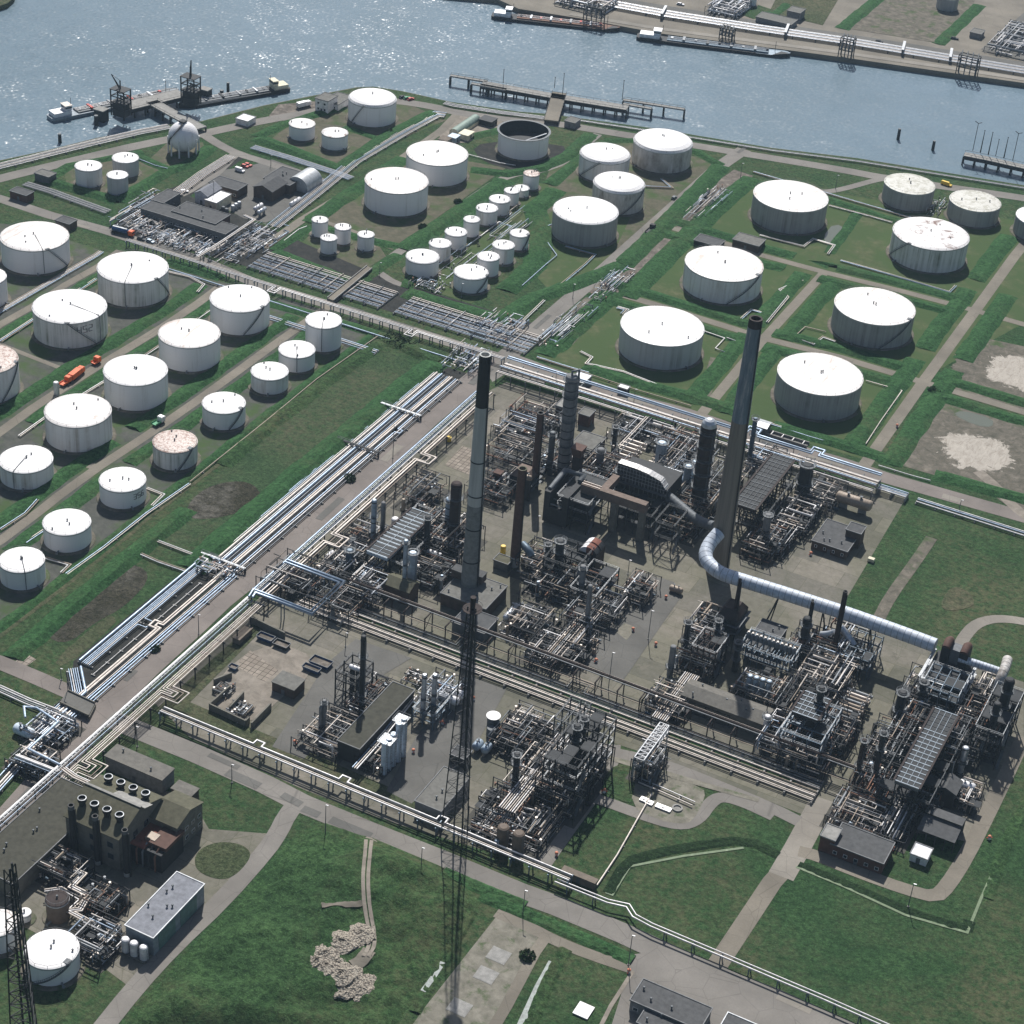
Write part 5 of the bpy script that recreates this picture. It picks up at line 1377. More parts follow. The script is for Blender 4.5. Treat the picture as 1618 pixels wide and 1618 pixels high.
# chimneys and stacks
stack('tall pale chimney with black painted top rising from a flat brick block', 741, 940, 560, 14.5, 9.5, [(.4, 'stack_grey'), (.80, 'stack_pale'), (1, 'black')], bands=(.16, .3, .44, .58), lip='stack_pale')
lg = G(767, 560)
stack('tallest tapering concrete chimney, upper half blue grey, with fat duct at foot', 1133, 905, 503, 18, 11, [(.62, 'stack_concrete'), (.97, 'stack_painted'), (1, 'rust_dark')], lip='rust_dark')
stack('brown steel stack with pale painted foot beside the small dark shed', 813, 893, 740, 8.2, 7.4, [(.1, 'stack_pale'), (1, 'rust')], name='steel_stack', cat='stack', lip='mud')
stack('brown steel stack standing behind the rusty topped heater', 844, 770, 652, 6.2, 5.6, [(1, 'rust')], name='steel_stack', cat='stack')
stack('slim dark stack with a forked pale duct near its middle', 1314, 1045, 934, 4.2, 3.6, [(1, 'rust_dark')], name='steel_stack', cat='stack')
stack('short brown stack on the black furnace under the fat duct', 1156, 1000, 915, 4.6, 2.6, [(1, 'rust_dark')], name='steel_stack', cat='stack')
stack('thin brown stack poking up in front of the fat duct', 1270, 1025, 948, 3.2, 2.4, [(.97, 'rust_dark'), (1, 'pipe_cream')], name='steel_stack', cat='stack')
# block under the left chimney
x0, y0, x1, y1 = WR((704, 927), (735, 900), (800, 925), (748, 953), z=6)
building('flat brick block from whose roof the pale chimney rises', [(704.5, 927)], 945, wall='brick_brown', roof='roof_felt_pale', rect=(x0, y0, x1, y1), door='s', seed=2, vents=4)
for i, (px, py, lab) in enumerate(((726, 898, 'small brick penthouse left of the pale chimney foot'), (757, 905, 'small brick penthouse right of the pale chimney foot'))):
 g = G(px, py, 9.5); t = thing('penthouse', lab, 'roof hut', (g.x, g.y, 6))
 put('wall', MB().box(g.x-2.2, g.y-1.8, 6.2, g.x+2.2, g.y+1.8, 9.2), M['brick_brown'], t); put('roof', MB().box(g.x-2.4, g.y-2, 9.2, g.x+2.4, g.y+2, 9.5), M['roof_felt'], t)
building('small dark lean-to shed beside the brown stack foot', [(781, 884), (802, 893), (803, 883), (789, 876)], 896, wall='steel_grey', roof='roof_moss', door='s')
solo('barrel', 'yellow upright barrel standing behind the dark lean-to shed', 'barrel', MB().lathe((*G(794.5, 874).xy, 0), [(0, 0), (1.0, 0), (1.0, .9), (1.08, .95), (1.0, 1.0), (1.0, 3.2), (.85, 3.4), (0, 3.4)], 16), M['yellow_paint'])
# ---- left unit with the fin fan deck
ax0, ay0, ax1, ay1 = WR((590, 868), (612, 882), (678, 815), (651, 803), z=11)
aircooler('dark fin fan deck with pale crossbars and blue end panel, left of chimney', ax0, ay0, ax1, ay1, 11, nx=2, ny=14, fas='vessel_blue', darkfrac=(1, 2, 13))
frame('steel frame crowding under and behind the blue ended fin fan deck', ax0-1.5, ay0+3, ax1+4, ay1+7, [4, 7.5], mat='steel_dark', nx=3, ny=7, fill=.25, seed=5)
column('slim blue grey column pair member with dark collars left of fin fan deck', 589, 860, 789, 4.2, 'vessel_blue', (.3, .62), bands=3)
column('slim plain grey column beside the collared blue one', 604, 846, 793, 3.6, 'render_grey', (.25,))
column('thick dark brown column right behind the fin fan deck', 716, 858, 762, 9.0, 'rust_dark', (.35, .75), bands=4)
column('stout grey banded column in front of the thick brown one', 708, 848, 786, 7.2, 'vessel_blue', (.92,), bands=6)
column('dark column at the corner of the fin fan deck', 673, 876, 815, 5.0, 'pipe_dark', (.95,))
column('slim blue column with two round platforms standing by the gabled sheds', 638, 937, 853, 3.6, 'vessel_blue', (.2, .55, .95))
column('wide plain blue grey upright vessel behind the slim platform column', 650, 926, 872, 7.6, 'vessel_blue', (1.0,), cat='vessel', name='upright_vessel')
column('small railed drum with thin column, alone by the road rack', 552, 897, 868, 6.5, 'steel_blue', (.98,), cat='vessel', name='upright_vessel')
column('very thin column with round top platform above the railed drum', 557, 880, 850, 1.8, 'steel_grey', (.96,))
column('little white topped tank hidden behind the fin fan deck', 624, 832, 818, 6.2, 'vessel_white', (), cat='tank', name='small_tank')
column('brown ribbed tank at the rear of the left unit', 672, 789, 768, 7, 'vessel_brown', (), cat='tank', name='small_tank', bands=0)
vessel('shiny white drum right of the fin fan deck', (677, 871), (696, 879), 3.2, 5.2, 'vessel_white', axis='X')
vessel('small white drum near the blue pipe loop', (514, 880), (528, 873), 3.5, 4.0, 'vessel_white', axis='Y')
building('double roofed shed with mossy gables below the fin fan deck', [(611, 919), (646, 937), (657, 924), (626, 908)], 940, wall='brick_brown', roof='roof_moss', kind='gable', ridge='X', rh=1.8)
building('second mossy gabled shed squeezed behind the first one', [(617, 907), (648, 921), (660, 910), (632, 897)], 918, wall='brick_brown', roof='roof_moss', kind='gable', ridge='X', rh=1.8)
PW('tangled pipes and valves right of the fin fan deck before the chimney', [(676, 850), (715, 872), (735, 840), (700, 822)], 7, 34, DRK+MET, 11)
PW('pipework behind the fin fan deck near the brown ribbed tank', [(630, 800), (660, 812), (700, 780), (675, 768)], 6, 34, DRK+MET, 12)
PW('low cream pipework left of the slim blue column pair', [(505, 905), (540, 920), (580, 880), (548, 868)], 4, 26, MET+BLU, 13)
PW('jumbled blue and grey pipes where the deck rack meets the trestle', [(545, 945), (585, 962), (612, 930), (575, 915)], 6, 36, BLU+MET, 14)
PW('dark pipework at the foot of the upright blue grey vessel', [(655, 920), (690, 935), (705, 905), (672, 890)], 6, 34, DRK, 15)
exchangers('%s beige exchanger in the bank by the shiny white drum', *WR((686, 856), (690, 868))[:2], 6, 1.7, 'X', 6, 1.6, .6, ['pipe_tan', 'pipe_cream'], 'exchangers by the shiny drum', rows=2)
pipe_run('pipe_rack', 'pipe rack leading from the fin fan deck down to the brown trestle', 'Y', 494, 520, [(ax0+.5+i*1.1, (.3, .22, .26, .2)[i % 4], ('pipe_cream', 'pipe_pale', 'pipe_blue', 'pipe_tan')[i % 4]) for i in range(6)], z=5.5, kind='bent', step=6, supmat='steel_dark')
# ---- heater with rusty roof and old stacks
hx0, hy0, hx1, hy1 = WR((798, 772), (838, 790), (850, 770), (815, 755))
def heater(label, x0, y0, x1, y1, h, roof='rust', wall='rust_dark', duct=True):
 t = thing('furnace', label, 'furnace', ((x0+x1)/2, (y0+y1)/2, 0))
 put('firebox', MB().box(x0, y0, 2, x1, y1, h*.72), M[wall], t)
 xm, ym = (x0+x1)/2, (y0+y1)/2; a, b = (x1-x0)*.28, (y1-y0)*.28
 put('hood', MB().add([(x0, y0, h*.72), (x1, y0, h*.72), (x1, y1, h*.72), (x0, y1, h*.72), (xm-a, ym-b, h), (xm+a, ym-b, h), (xm+a, ym+b, h), (xm-a, ym+b, h)],
  [(0, 1, 5, 4), (1, 2, 6, 5), (2, 3, 7, 6), (3, 0, 4, 7), (4, 5, 6, 7)]), M[roof], t)
 for x in (x0+.3, xm, x1-.3):
  for y in (y0+.3, y1-.3): put('leg', MB().bar((x, y, 0), (x, y, 2), .5), M['steel_dark'], t)
 mb = MB()
 for z in (h*.3, h*.55): mb.bar((x0-.6, y0-.6, z), (x1+.6, y0-.6, z), 1.0, .15); mb.bar((x0-.6, y0-.6, z), (x0-.6, y1+.6, z), 1.0, .15); mb.bar((x1+.6, y0-.6, z), (x1+.6, y1+.6, z), 1.0, .15)
 put('walkway', mb, M['steel_grey'], t)
 mb = MB(); n = max(3, int((x1-x0)/1.6))
 for i in range(n+1): mb.bar((x0+(x1-x0)*i/n, y0-.08, 2), (x0+(x1-x0)*i/n, y0-.08, h*.72), .18)
 put('buckstay', mb, M['steel_dark'], t)
 return t
heater('squat dark heater with torn rusty roof between the brown stacks', hx0+1.5, hy0+2, hx1-1.5, hy1-1, 9.5, 'rust_brown', 'steel_dark')
vessel('white ended rust streaked drum on top of the squat heater', (828, 752), (838, 756), 10.6, 4.5, 'pipe_tan', axis='X', saddle='steel_dark')
column('dark column just right of the squat heater', 868, 742, 682, 5, 'steel_grey', (.5, .9))
def flue(label, pts, r, mat, legs=(), cat='duct', name='flue_duct', n=20, rings=0, lm='steel_dark'):
 "round duct through photo points (x, y, z)"
 q = smooth([G(*p) for p in pts], 2)
 t = thing(name, label, cat, (q[len(q)//2].x, q[len(q)//2].y, 0))
 put('shell', MB().tube(q, r, n), M[mat], t)
 if rings:
  mb = MB()
  L = [0]
  for a, b in zip(q, q[1:]): L.append(L[-1]+(b-a).length)
  for k in range(1, rings):
   d = L[-1]*k/rings
   for i in range(len(q)-1):
    if L[i] <= d <= L[i+1]:
     dd = (q[i+1]-q[i]).normalized(); p = q[i].lerp(q[i+1], (d-L[i])/(L[i+1]-L[i]))
     mb.cyl(p-dd*.05, p+dd*.05, r+.04, n=n); break
  put('stiffener_ring', mb, M['steel_grey'], t)
 for px, py in legs:
  g = G(px, py); mb = MB()
  # nearest point of the duct above the leg foot
  k = min(q, key=lambda p: (p.x-g.x)**2+(p.y-g.y)**2)
  for s in (-2.2, 2.2): mb.bar((g.x+s*.2, g.y+s, 0), (k.x, k.y, k.z-r*.8), .42)
  mb.bar((g.x, g.y-1.2, k.z*.42), (g.x, g.y+1.2, k.z*.42), .25)
  put('trestle_leg', mb, M[lm], t)
 return t
# fat duct joining the tall chimney
flue('fat silver flue duct curving from the tall chimney across the plant', [(1136, 842, 20), (1118, 862, 17), (1113, 884, 15), (1135, 905, 14), (1166, 915, 14), (1240, 938, 14), (1340, 970, 14), (1440, 1006, 14), (1478, 1020, 14)], 2.55, 'duct_grey', [(1212, 985), (1298, 1000), (1372, 1040)], rings=46)
flue('narrower silver duct joining the rusty furnace top to the end tower', [(1515, 1040, 14), (1550, 1051, 14), (1580, 1061, 14)], 1.35, 'duct_grey', rings=12)
flue('rust mottled duct bending over the end tower', [(1592, 1042, 16), (1588, 1056, 16.5), (1580, 1074, 15), (1576, 1096, 9)], 1.7, 'mottled_shell', rings=8)
flue('pale duct fork slanting into the slim dark stack from its left', [(1297, 1002, 9), (1310, 1001, 10.5), (1319, 998, 12)], 1.0, 'vessel_silver')
flue('pale duct fork slanting into the slim dark stack from its right', [(1350, 1020, 7), (1340, 1005, 9), (1328, 990, 12)], 1.2, 'vessel_silver')
flue('grey riveted breeching running low behind the tall chimney to the big furnace', [(1050, 780, 11), (1075, 800, 10), (1100, 822, 10), (1128, 832, 12)], 2.0, 'steel_grey', [(1090, 838)], rings=14)
flue('rusty bent duct joining the brown stack to its burner block', [(826, 860, 9), (834, 868, 9), (840, 878, 7)], 1.4, 'steel_blue')
# ---- middle unit below the brown stack
column('black column with open crane frame on top in the middle unit', 880, 912, 853, 7, 'pipe_dark', (.35, .7, .97))
column('grey tall column with white knobs in the middle unit', 916, 948, 893, 5, 'render_grey', (.5, .9))
column('slim pale capped column rising from the middle pipe rack', 925, 998, 924, 3.8, 'render_grey', (.35,))
def hood():
 x0, y0, x1, y1 = WR((912, 904), (938, 913), (949, 895), (925, 887)); h = 9.5
 t = thing('furnace', 'furnace with two humped duct hoods, half white half rusty', 'furnace', ((x0+x1)/2, (y0+y1)/2, 0))
 put('firebox', MB().box(x0, y0, 1.5, x1, y1, h), M['rust_dark'], t)
 for i, y in enumerate((y0+(y1-y0)*.25, y0+(y1-y0)*.75)):
  w = (y1-y0)*.2
  for a, b, m in ((0, 4, 'white_paint'), (4, 8, 'rust_red'), (8, 10, 'pipe_dark')):
   mb = MB(); rows = []
   for k in range(a, b+1):
    f = k/10; an = math.pi*f
    x = x0+(x1-x0)*f; z = h+.2+2.4*math.sin(an)**.6
    rows.append([Vector((x, y-w, z)), Vector((x, y+w, z))])
   loft(mb, rows, True)
   lo = [[Vector((r[0].x, r[0].y, h)), r[0]] for r in rows]; hi = [[r[1], Vector((r[1].x, r[1].y, h))] for r in rows]
   loft(mb, lo); loft(mb, hi)
   put('duct_hood', mb, M[m], t)
 for x in (x0, x1):
  for y in (y0, y1): put('leg', MB().bar((x, y, 0), (x, y, 1.6), .6), M['steel_dark'], t)
hood()
FR('dark steel frame wrapped round the black crane topped column', [(868, 925), (905, 940), (918, 905), (885, 890)], [4, 8, 11], seed=8, fill=.4)
FR('dark frame on the right flank of the humped hood furnace', [(915, 965), (940, 970), (955, 925), (935, 915)], [4, 8], seed=9, nx=2, ny=3)
PW('burner pipes and rusty ducts between brown stack and black column', [(828, 905), (862, 925), (880, 890), (845, 875)], 6, 40, DRK+MET, 21)
PW('pipe tangle under the humped hood furnace', [(880, 950), (925, 962), (940, 935), (905, 915)], 6, 34, DRK, 22)
PW('beige pipe manifold right of the slim pale capped column', [(932, 985), (968, 985), (975, 950), (945, 940)], 5, 44, MET, 23)
PW('isolated round cluster of beige exchanger pipes by the white striped bollard', [(985, 950), (1012, 962), (1028, 935), (1005, 922)], 5, 40, MET+DRK, 24)
PW('pipework at the lower end of the middle rack near the trestle', [(870, 1040), (905, 1062), (935, 1030), (905, 1000)], 5, 44, MET+DRK, 25)
PW('fan of cream pipes looping beside the trestle', [(838, 1045), (865, 1058), (888, 1020), (862, 1005)], 4, 34, MET, 26)
gx = G(905, 985, 5)
pipe_run('pipe_rack', 'cream pipe rack climbing through the middle unit to the beige manifold', 'Y', 492, 532, [(gx.x+i*.8, .22, MET[i % 6]) for i in range(7)], z=4.8, kind='bent', step=6, supmat='steel_dark')
vessel('long grey drum lying in front of the chimney block', (803, 978), (812, 955), 4, 5, 'vessel_silver', axis='Y')
vessel('short beige drum second in the row before the chimney block', (814, 984), (822, 963), 4, 4, 'pipe_tan', axis='Y')
vessel('short dark drum third in the row before the chimney block', (826, 988), (834, 969), 4, 4, 'steel_grey', axis='Y')
PW('thin pipes around the three drums before the chimney block', [(798, 1000), (850, 1015), (868, 985), (820, 965)], 4.5, 40, MET, 27)
building('low flat shed on pillars hidden under the trestle before the chimney', [(718, 985), (765, 1002), (778, 975), (735, 962)], 1000, wall='steel_grey', roof='roof_felt', door='')
vessel('beige freight box like drum lying alone on the open yard', (1060, 928), (1077, 934), 1.6, 5, 'pipe_tan', axis='X')
# ---- big furnace block
def big_furnace():
 h = 15; a = G(977, 731, 20); x0, y0, x1 = a.x, a.y, G(1058, 765, 17).x; y1 = y0+15
 t = thing('furnace', 'huge black furnace block with pale glazed hump roof by the tall chimney', 'furnace', ((x0+x1)/2, (y0+y1)/2, 0))
 put('firebox', MB().box(x0, y0, 3, x1, y1, h), M['steel_dark'], t)
 yb = y0-.1; mb = MB(); rows = []
 prof = [(0, h+5), (.35, h+5), (.6, h+4.4), (.85, h+3), (1.0, h-1)]
 for f, z in prof:
  rows.append([Vector((x0+(x1-x0)*f, yb, z)), Vector((x0+(x1-x0)*f, yb+3.4, z))])
 loft(mb, rows); put('hump_roof', mb, M['pipe_pale'], t)
 mb = MB(); k = len(prof)
 for i in range(k-1):
  (f0, z0), (f1, z1) = prof[i], prof[i+1]; xa, xb = x0+(x1-x0)*f0, x0+(x1-x0)*f1
  for y in (yb, yb+3.4): mb.add([(xa, y, h-1), (xb, y, h-1), (xb, y, z1), (xa, y, z0)], [(0, 1, 2, 3)])
 put('hump_side', mb, M['steel_dark'], t)
 mb = MB(); n = 16
 for i in range(n+1):
  f = i/n; z = h+5 if f < .35 else h+5-.6*(f-.35)/.25 if f < .6 else h+4.4-1.4*(f-.6)/.25 if f < .85 else h+3-4*(f-.85)/.15
  x = x0+(x1-x0)*f; mb.bar((x, yb-.06, h-2), (x, yb-.06, z), .12); mb.bar((x, yb, z+.08), (x, yb+3.4, z+.08), .14)
 for z in (h-.5, h+1, h+2.5, h+4): mb.bar((x0, yb-.08, z), (x0+(x1-x0)*(.95-.05*(z-h)/4), yb-.08, z), .12)
 put('lattice', mb, M['steel_pale'], t)
 for i in range(6):
  x = x0+(x1-x0)*i/5
  for y in (y0+.4, y1-.4): put('leg', MB().bar((x, y, 0), (x, y, 3), .7), M['concrete_wall'], t)
 mb = MB()
 for z in (5, 9, 12.5): mb.bar((x0, y0-.7, z), (x1, y0-.7, z), 1.3, .2); mb.bar((x0, y0-1.3, z+1), (x1, y0-1.3, z+1), .09)
 put('walkway', mb, M['steel_grey'], t)
 mb = MB()
 for i in range(12): mb.bar((x0+(x1-x0)*i/11, y0-.1, 3), (x0+(x1-x0)*i/11, y0-.1, h), .25)
 put('buckstay', mb, M['steel_grey'], t)
big_furnace()
def tduct():
 z = 17
 a, b, c = G(921, 762, z), G(1022, 797, z), G(966, 745, z)
 b.y = a.y
 t = thing('flue_duct', 'rust brown rectangular T shaped duct raised on concrete pillars', 'duct', ((a.x+b.x)/2, a.y, 0))
 j = G(945, 771, z).x+2
 put('main_duct', MB().box(a.x, a.y-1.5, z-3.6, b.x, a.y+1.5, z), M['rust_brown'], t)
 put('branch_duct', MB().box(j-1.4, a.y+1.52, z-3, j+1.4, a.y+12, z-.1), M['rust_brown'], t)
 for f in (.06, .52, .95):
  x = a.x+(b.x-a.x)*f; put('pillar', MB().box(x-1.2, a.y-1.2, 0, x+1.2, a.y+1.2, z-3.6), M['concrete_wall'], t)
 mb = MB()
 for f in (.1, .3): mb.bar((a.x, a.y-1.6+f*8, z+.2), (a.x+(b.x-a.x)*.28, a.y-1.6+f*8, z+.2), .2)
 put('roof_beam', mb, M['pipe_cream'], t)
tduct()
def ubox():
 x0, y0, x1, y1 = WR((872, 830), (893, 838), (905, 802), (886, 794)); h = 14.5
 t = thing('furnace', 'dark hollow topped furnace tower wrapped by a U shaped duct', 'furnace', ((x0+x1)/2, (y0+y1)/2, 0))
 w = (x1-x0)*.24
 put('side_wall', MB().box(x0, y0, 1, x0+w, y1, h), M['steel_dark'], t); put('side_wall', MB().box(x1-w, y0, 1, x1, y1, h), M['steel_dark'], t)
 put('end_wall', MB().box(x0+w, y0, 1, x1-w, y0+w*.7, h*.55), M['steel_dark'], t)
 put('duct', MB().tube([(x0+w/2, y0+2, h), (x0+w/2, y1-1.5, h+1.6), (x1-w/2, y1-1.0, h+1.6), (x1-w/2, y1-4, h+.5)], w*.42, 10), M['steel_grey'], t)
 mb = MB()
 for k in range(7): y = y0+(y1-y0)*(k+.5)/7; mb.cyl((x0+w, y, h*.6+k%3), (x1-w, y, h*.6+k%3), .3, n=6)
 put('header_pipe', mb, M['pipe_grey'], t)
 for x in (x0+w/2, x1-w/2):
  for y in (y0+.5, y1-.5): put('leg', MB().box(x-.5, y-.5, 0, x+.5, y+.5, 1), M['concrete_wall'], t)
ubox()
FR('black steel frame under the T shaped duct and furnace legs', [(965, 832), (1025, 852), (1040, 825), (985, 805)], [5, 10], seed=31, nx=5, ny=2, fill=.6)
FR('dark frame right of the hollow topped furnace tower', [(895, 835), (925, 845), (938, 800), (912, 790)], [5, 9, 13], seed=32, nx=2, ny=3, fill=.5)
FR('spindly frame with ladders between big furnace and tall chimney', [(1035, 868), (1062, 872), (1075, 848), (1052, 840)], [6, 12], seed=33, nx=1, ny=2, fill=.3)
# hatted square stacks
def hat(label, bx, by, ty, w, mat):
 g = G(bx, by); h = hgt(g, ty); a = w*mpp(g)/2
 t = thing('square_stack', label, 'stack', (g.x, g.y, 0))
 put('shaft', MB().box(g.x-a, g.y-a, 0, g.x+a, g.y+a, h*.8), M[mat], t)
 b = a*1.5
 v = [(g.x-a, g.y-a, h*.8), (g.x+a, g.y-a, h*.8), (g.x+a, g.y+a, h*.8), (g.x-a, g.y+a, h*.8), (g.x-b, g.y-b, h), (g.x+b, g.y-b, h), (g.x+b, g.y+b, h), (g.x-b, g.y+b, h)]
 put('hat', MB().add(v, [(0, 1, 5, 4), (1, 2, 6, 5), (2, 3, 7, 6), (3, 0, 4, 7), (4, 5, 6, 7)]), M['rust'], t)
 put('platform', MB().box(g.x-a-1, g.y-a-1, h*.45, g.x+a+1, g.y+a+1, h*.45+.2), M['steel_grey'], t)
hat('square dark stack flaring into a rusty flat hat', 908, 775, 706, 13, 'rust_dark')
hat('smaller rusty hatted stack end near the pipe bridge by the left unit', 786, 772, 745, 9, 'rust_dark')
column('tallest banded grey column with looping overhead pipe near the road', 889, 748, 592, 10, 'render_grey', (.06, .3, .55, .8, .95), bands=12, overhead=2.2)
column('grey round column in front of the beige exchanger field', 945, 752, 708, 6.2, 'render_grey', (.9,), bands=3)
column('plain blue vessel behind the glazed hump furnace', 1041, 742, 698, 8.5, 'vessel_blue', (1.0,), cat='vessel', name='upright_vessel')
_t = column('thick black column with shiny silver dome left of the tall chimney', 1101, 808, 668, 12.5, 'rust_dark', (.15, .3, .45, .6, .75, .9), bands=14)
g = G(1101, 808); _h = hgt(g, 668)
put('dome_cap', MB().lathe((g.x, g.y, _h-1.2), [(3.0, 0), (2.7, 1.4), (1.9, 2.5), (.9, 3.0), (0, 3.1)], 20), M['vessel_silver'], _t)
column('slim blue grey column with dark crown just right of the tall chimney', 1183, 730, 660, 3.6, 'steel_blue', (.35, .62, .97))
column('thick dark column with railed crown between ribbed drum and fin deck', 1266, 790, 733, 11, 'steel_dark', (.5, 1.0), bands=5)
column('grey collared column before the fin deck beside the open yard', 1206, 862, 812, 6, 'render_grey', (.98,), bands=3)
column('upright blue grey vessel at the back of the pipe court by black column', 1082, 780, 735, 6, 'vessel_blue', (.98,), cat='vessel', name='upright_vessel')
column('second blue grey vessel nearer the black column', 1094, 772, 728, 6, 'vessel_blue', (.98,), cat='vessel', name='upright_vessel')
vessel('blue ball ended drum in the shade right of the glazed furnace', (1070, 760), (1082, 752), 5, 7, 'vessel_blue', axis='Y')
vessel('long ribbed tan drum raised on legs at the plant corner', (1325, 783), (1374, 800), 4.5, 9, 'pipe_tan', axis='X', bands=14)
bx0, by0, bx1, by1 = WR((1221, 717), (1251, 731), (1193, 806), (1162, 795), z=14)
aircooler('long dark fin fan deck right of the tall chimney with pale grid end', bx0, by0, bx1, by1, 14, nx=5, ny=14, grid='steel_grey', fas='rust_dark', darkfrac=(3, 5, 7, 9, 10, 11))
frame('dark frame under the long fin fan deck beside the tall chimney', bx0-2, by0+2, bx1+3, by1-2, [4.5, 9], nx=3, ny=8, fill=.25, seed=41)
PW('bright exchanger heads and pipes packed beneath the long fin deck end', [(1228, 835), (1265, 850), (1290, 805), (1262, 792)], 6, 70, MET, 42, rr=(.15, .38))
PW('pipe heads spilling out below the grey collared column', [(1200, 872), (1232, 880), (1252, 848), (1225, 838)], 5, 50, MET+DRK, 43)
PW('cream pipes between the thick dark column and the ribbed drum', [(1275, 800), (1310, 812), (1325, 785), (1290, 770)], 5, 56, MET, 44)
PW('pipe maze between the far rack and slim crowned column', [(1190, 745), (1225, 755), (1232, 725), (1200, 715)], 5, 50, MET+BLU, 45)
PW('blue grey pipe court left of the black silver domed column', [(1050, 765), (1088, 780), (1110, 730), (1075, 715)], 8, 60, BLU+MET, 46)
PW('pipe jumble at the base of the black silver domed column', [(1060, 815), (1115, 830), (1125, 800), (1085, 785)], 7, 44, DRK, 47)
PW('pale pipes and pumps behind the exchanger field along the far rack', [(965, 690), (1060, 718), (1070, 695), (985, 668)], 4, 60, MET+BLU, 48)
PW('rusty pipework round the hatted square stack', [(895, 765), (940, 778), (958, 745), (920, 735)], 6, 50, DRK+MET, 49)
PW('pipework at the foot of the tallest banded column', [(862, 745), (900, 757), (915, 725), (885, 715)], 4, 40, MET+DRK, 50)
PW('open pipe frames left of the brown stack along the near road rack', [(775, 735), (850, 755), (865, 715), (800, 695)], 6, 46, DRK+MET, 51)
PW('pipe clutter in the rear corner behind the pale chimney top', [(790, 690), (840, 704), (850, 680), (805, 665)], 4, 34, DRK+BLU, 52)
PW('dark pipework right of the glazed furnace under the silver breeching', [(1045, 842), (1090, 858), (1105, 822), (1065, 808)], 8, 40, DRK, 53)
ex = WR((938, 762), (1000, 700))
exchangers('%s cream exchanger of the field beside the glazed hump furnace', G(968, 755).x-4, G(968, 755).y, 8, 3.0, 'X', 7, 3.4, .62, ['pipe_cream', 'pipe_tan', 'pipe_cream'], 'exchanger field by the glazed furnace', rows=2)
exchangers('%s outer exchanger at the right edge of the field by blue vessel', G(985, 760).x+4, G(985, 760).y+3, 8, 2.6, 'X', 6, 2.0, .6, ['pipe_cream', 'pipe_tan'], 'exchangers at the right edge of the field')
gx = G(968, 715, 6)
pipe_run('pipe_rack', 'paired cream pipes running over the exchanger field to the far rack', 'Y', G(945, 745).y, 657, [(gx.x, .28, C_), (gx.x+.9, .28, C_), (gx.x+2.4, .2, GR)], z=6, kind='bent', step=7, supmat='steel_dark')
building('flat grey roofed low building behind the tallest banded column', [(905, 715), (928, 723), (946, 690), (922, 682)], 728, wall='brick_brown', roof='roof_felt_pale', door='e')
building('little brick hut under the far rack behind the tallest column', [(918, 655), (931, 659), (935, 648), (923, 645)], 672, wall='brick_red', roof='roof_felt_pale', door='e')
building('dark brick cabin left of the tallest column top', [(882, 642), (893, 646), (900, 634), (889, 631)], 662, wall='brick_brown', roof='concrete_grey')
building('tilted grey cabinet with dark windows by the corner road', [(908, 602), (922, 607), (928, 592), (914, 588)], 612, wall='render_grey', roof='steel_pale', win='s', ww=1.2)
# control house
building('square flat roofed control house alone on the pale yard', [(1285, 855), (1338.5, 873), (1358, 838), (1306.7, 822)], 867, wall='brick_brown', roof='roof_felt', win='s', vents=5, rows=(1.2,), ww=1.0, seed=4)
building('small rooftop hut with lime green vent on the control house corner', [(1340, 838), (1360, 845), (1364, 832), (1345, 826)], h=6.6, wall='brick_brown', roof='roof_felt', door='')
# ---- right lower unit
def furnace2():
 x0, y0, x1, y1 = WR((1134, 1003), (1160, 1012), (1168, 985), (1146, 976))
 heater('black boxy furnace with small stack below the chimney duct', x0, y0, x1, y1, 11, 'rust_dark', 'steel_dark')
furnace2()
column('grey plain column at the left end of the lower right unit', 1058, 1066, 1020, 5, 'render_grey', (.3,))
column('dark column between grey column and the cream pipe stack', 1080, 1035, 980, 4.2, 'pipe_dark', (.4, .95))
column('dark flare topped column in the lower right unit by building', 1266, 1032, 975, 7, 'steel_dark', (.5, .8))
PW('cream curved pipes and exchangers left of the black boxy furnace', [(1090, 1015), (1128, 1025), (1142, 990), (1108, 980)], 6, 64, MET, 61, rr=(.14, .36))
FR('brown frame with open top cells in front of the black boxy furnace', [(1095, 1060), (1126, 1070), (1138, 1040), (1108, 1030)], [4, 8, 10], mat='rust_dark', nx=4, ny=2, fill=.3, seed=62)
gx = G(1088, 1075, 4)
pipe_run('pipe_rack', 'bundle of bright cream pipes bridging from brown frame to trestle', 'Y', 484, 512, [(gx.x-2.6+i*.72, .22, C_ if i % 3 else PL) for i in range(8)], z=4.2, kind='bent', step=7, supmat='steel_dark')
building('flat roofed compressor house with round stain behind the filter row', [(1180, 1017), (1218.5, 1029), (1239, 992), (1205.5, 979)], 1038, wall='brick_brown', roof='roof_felt', vents=2, seed=5)
building('long corrugated shed with grey patched roof beside the cream bundle', [(1078, 1098), (1207, 1140), (1222, 1122), (1093, 1075)], 1118, wall='corrugated', roof='corrugated', kind='gable', ridge='X', rh=1.6, vents=6, door='')
fx0, fy0, fx1, fy1 = WR((1165, 1050), (1245, 1075), (1258, 1052), (1180, 1028))
frame('pale blue frame carrying the row of small round filters', fx0, fy0, fx1, fy1, [5, 8.5], mat='steel_blue', nx=8, ny=2, fill=.3, seed=63)
fl = []
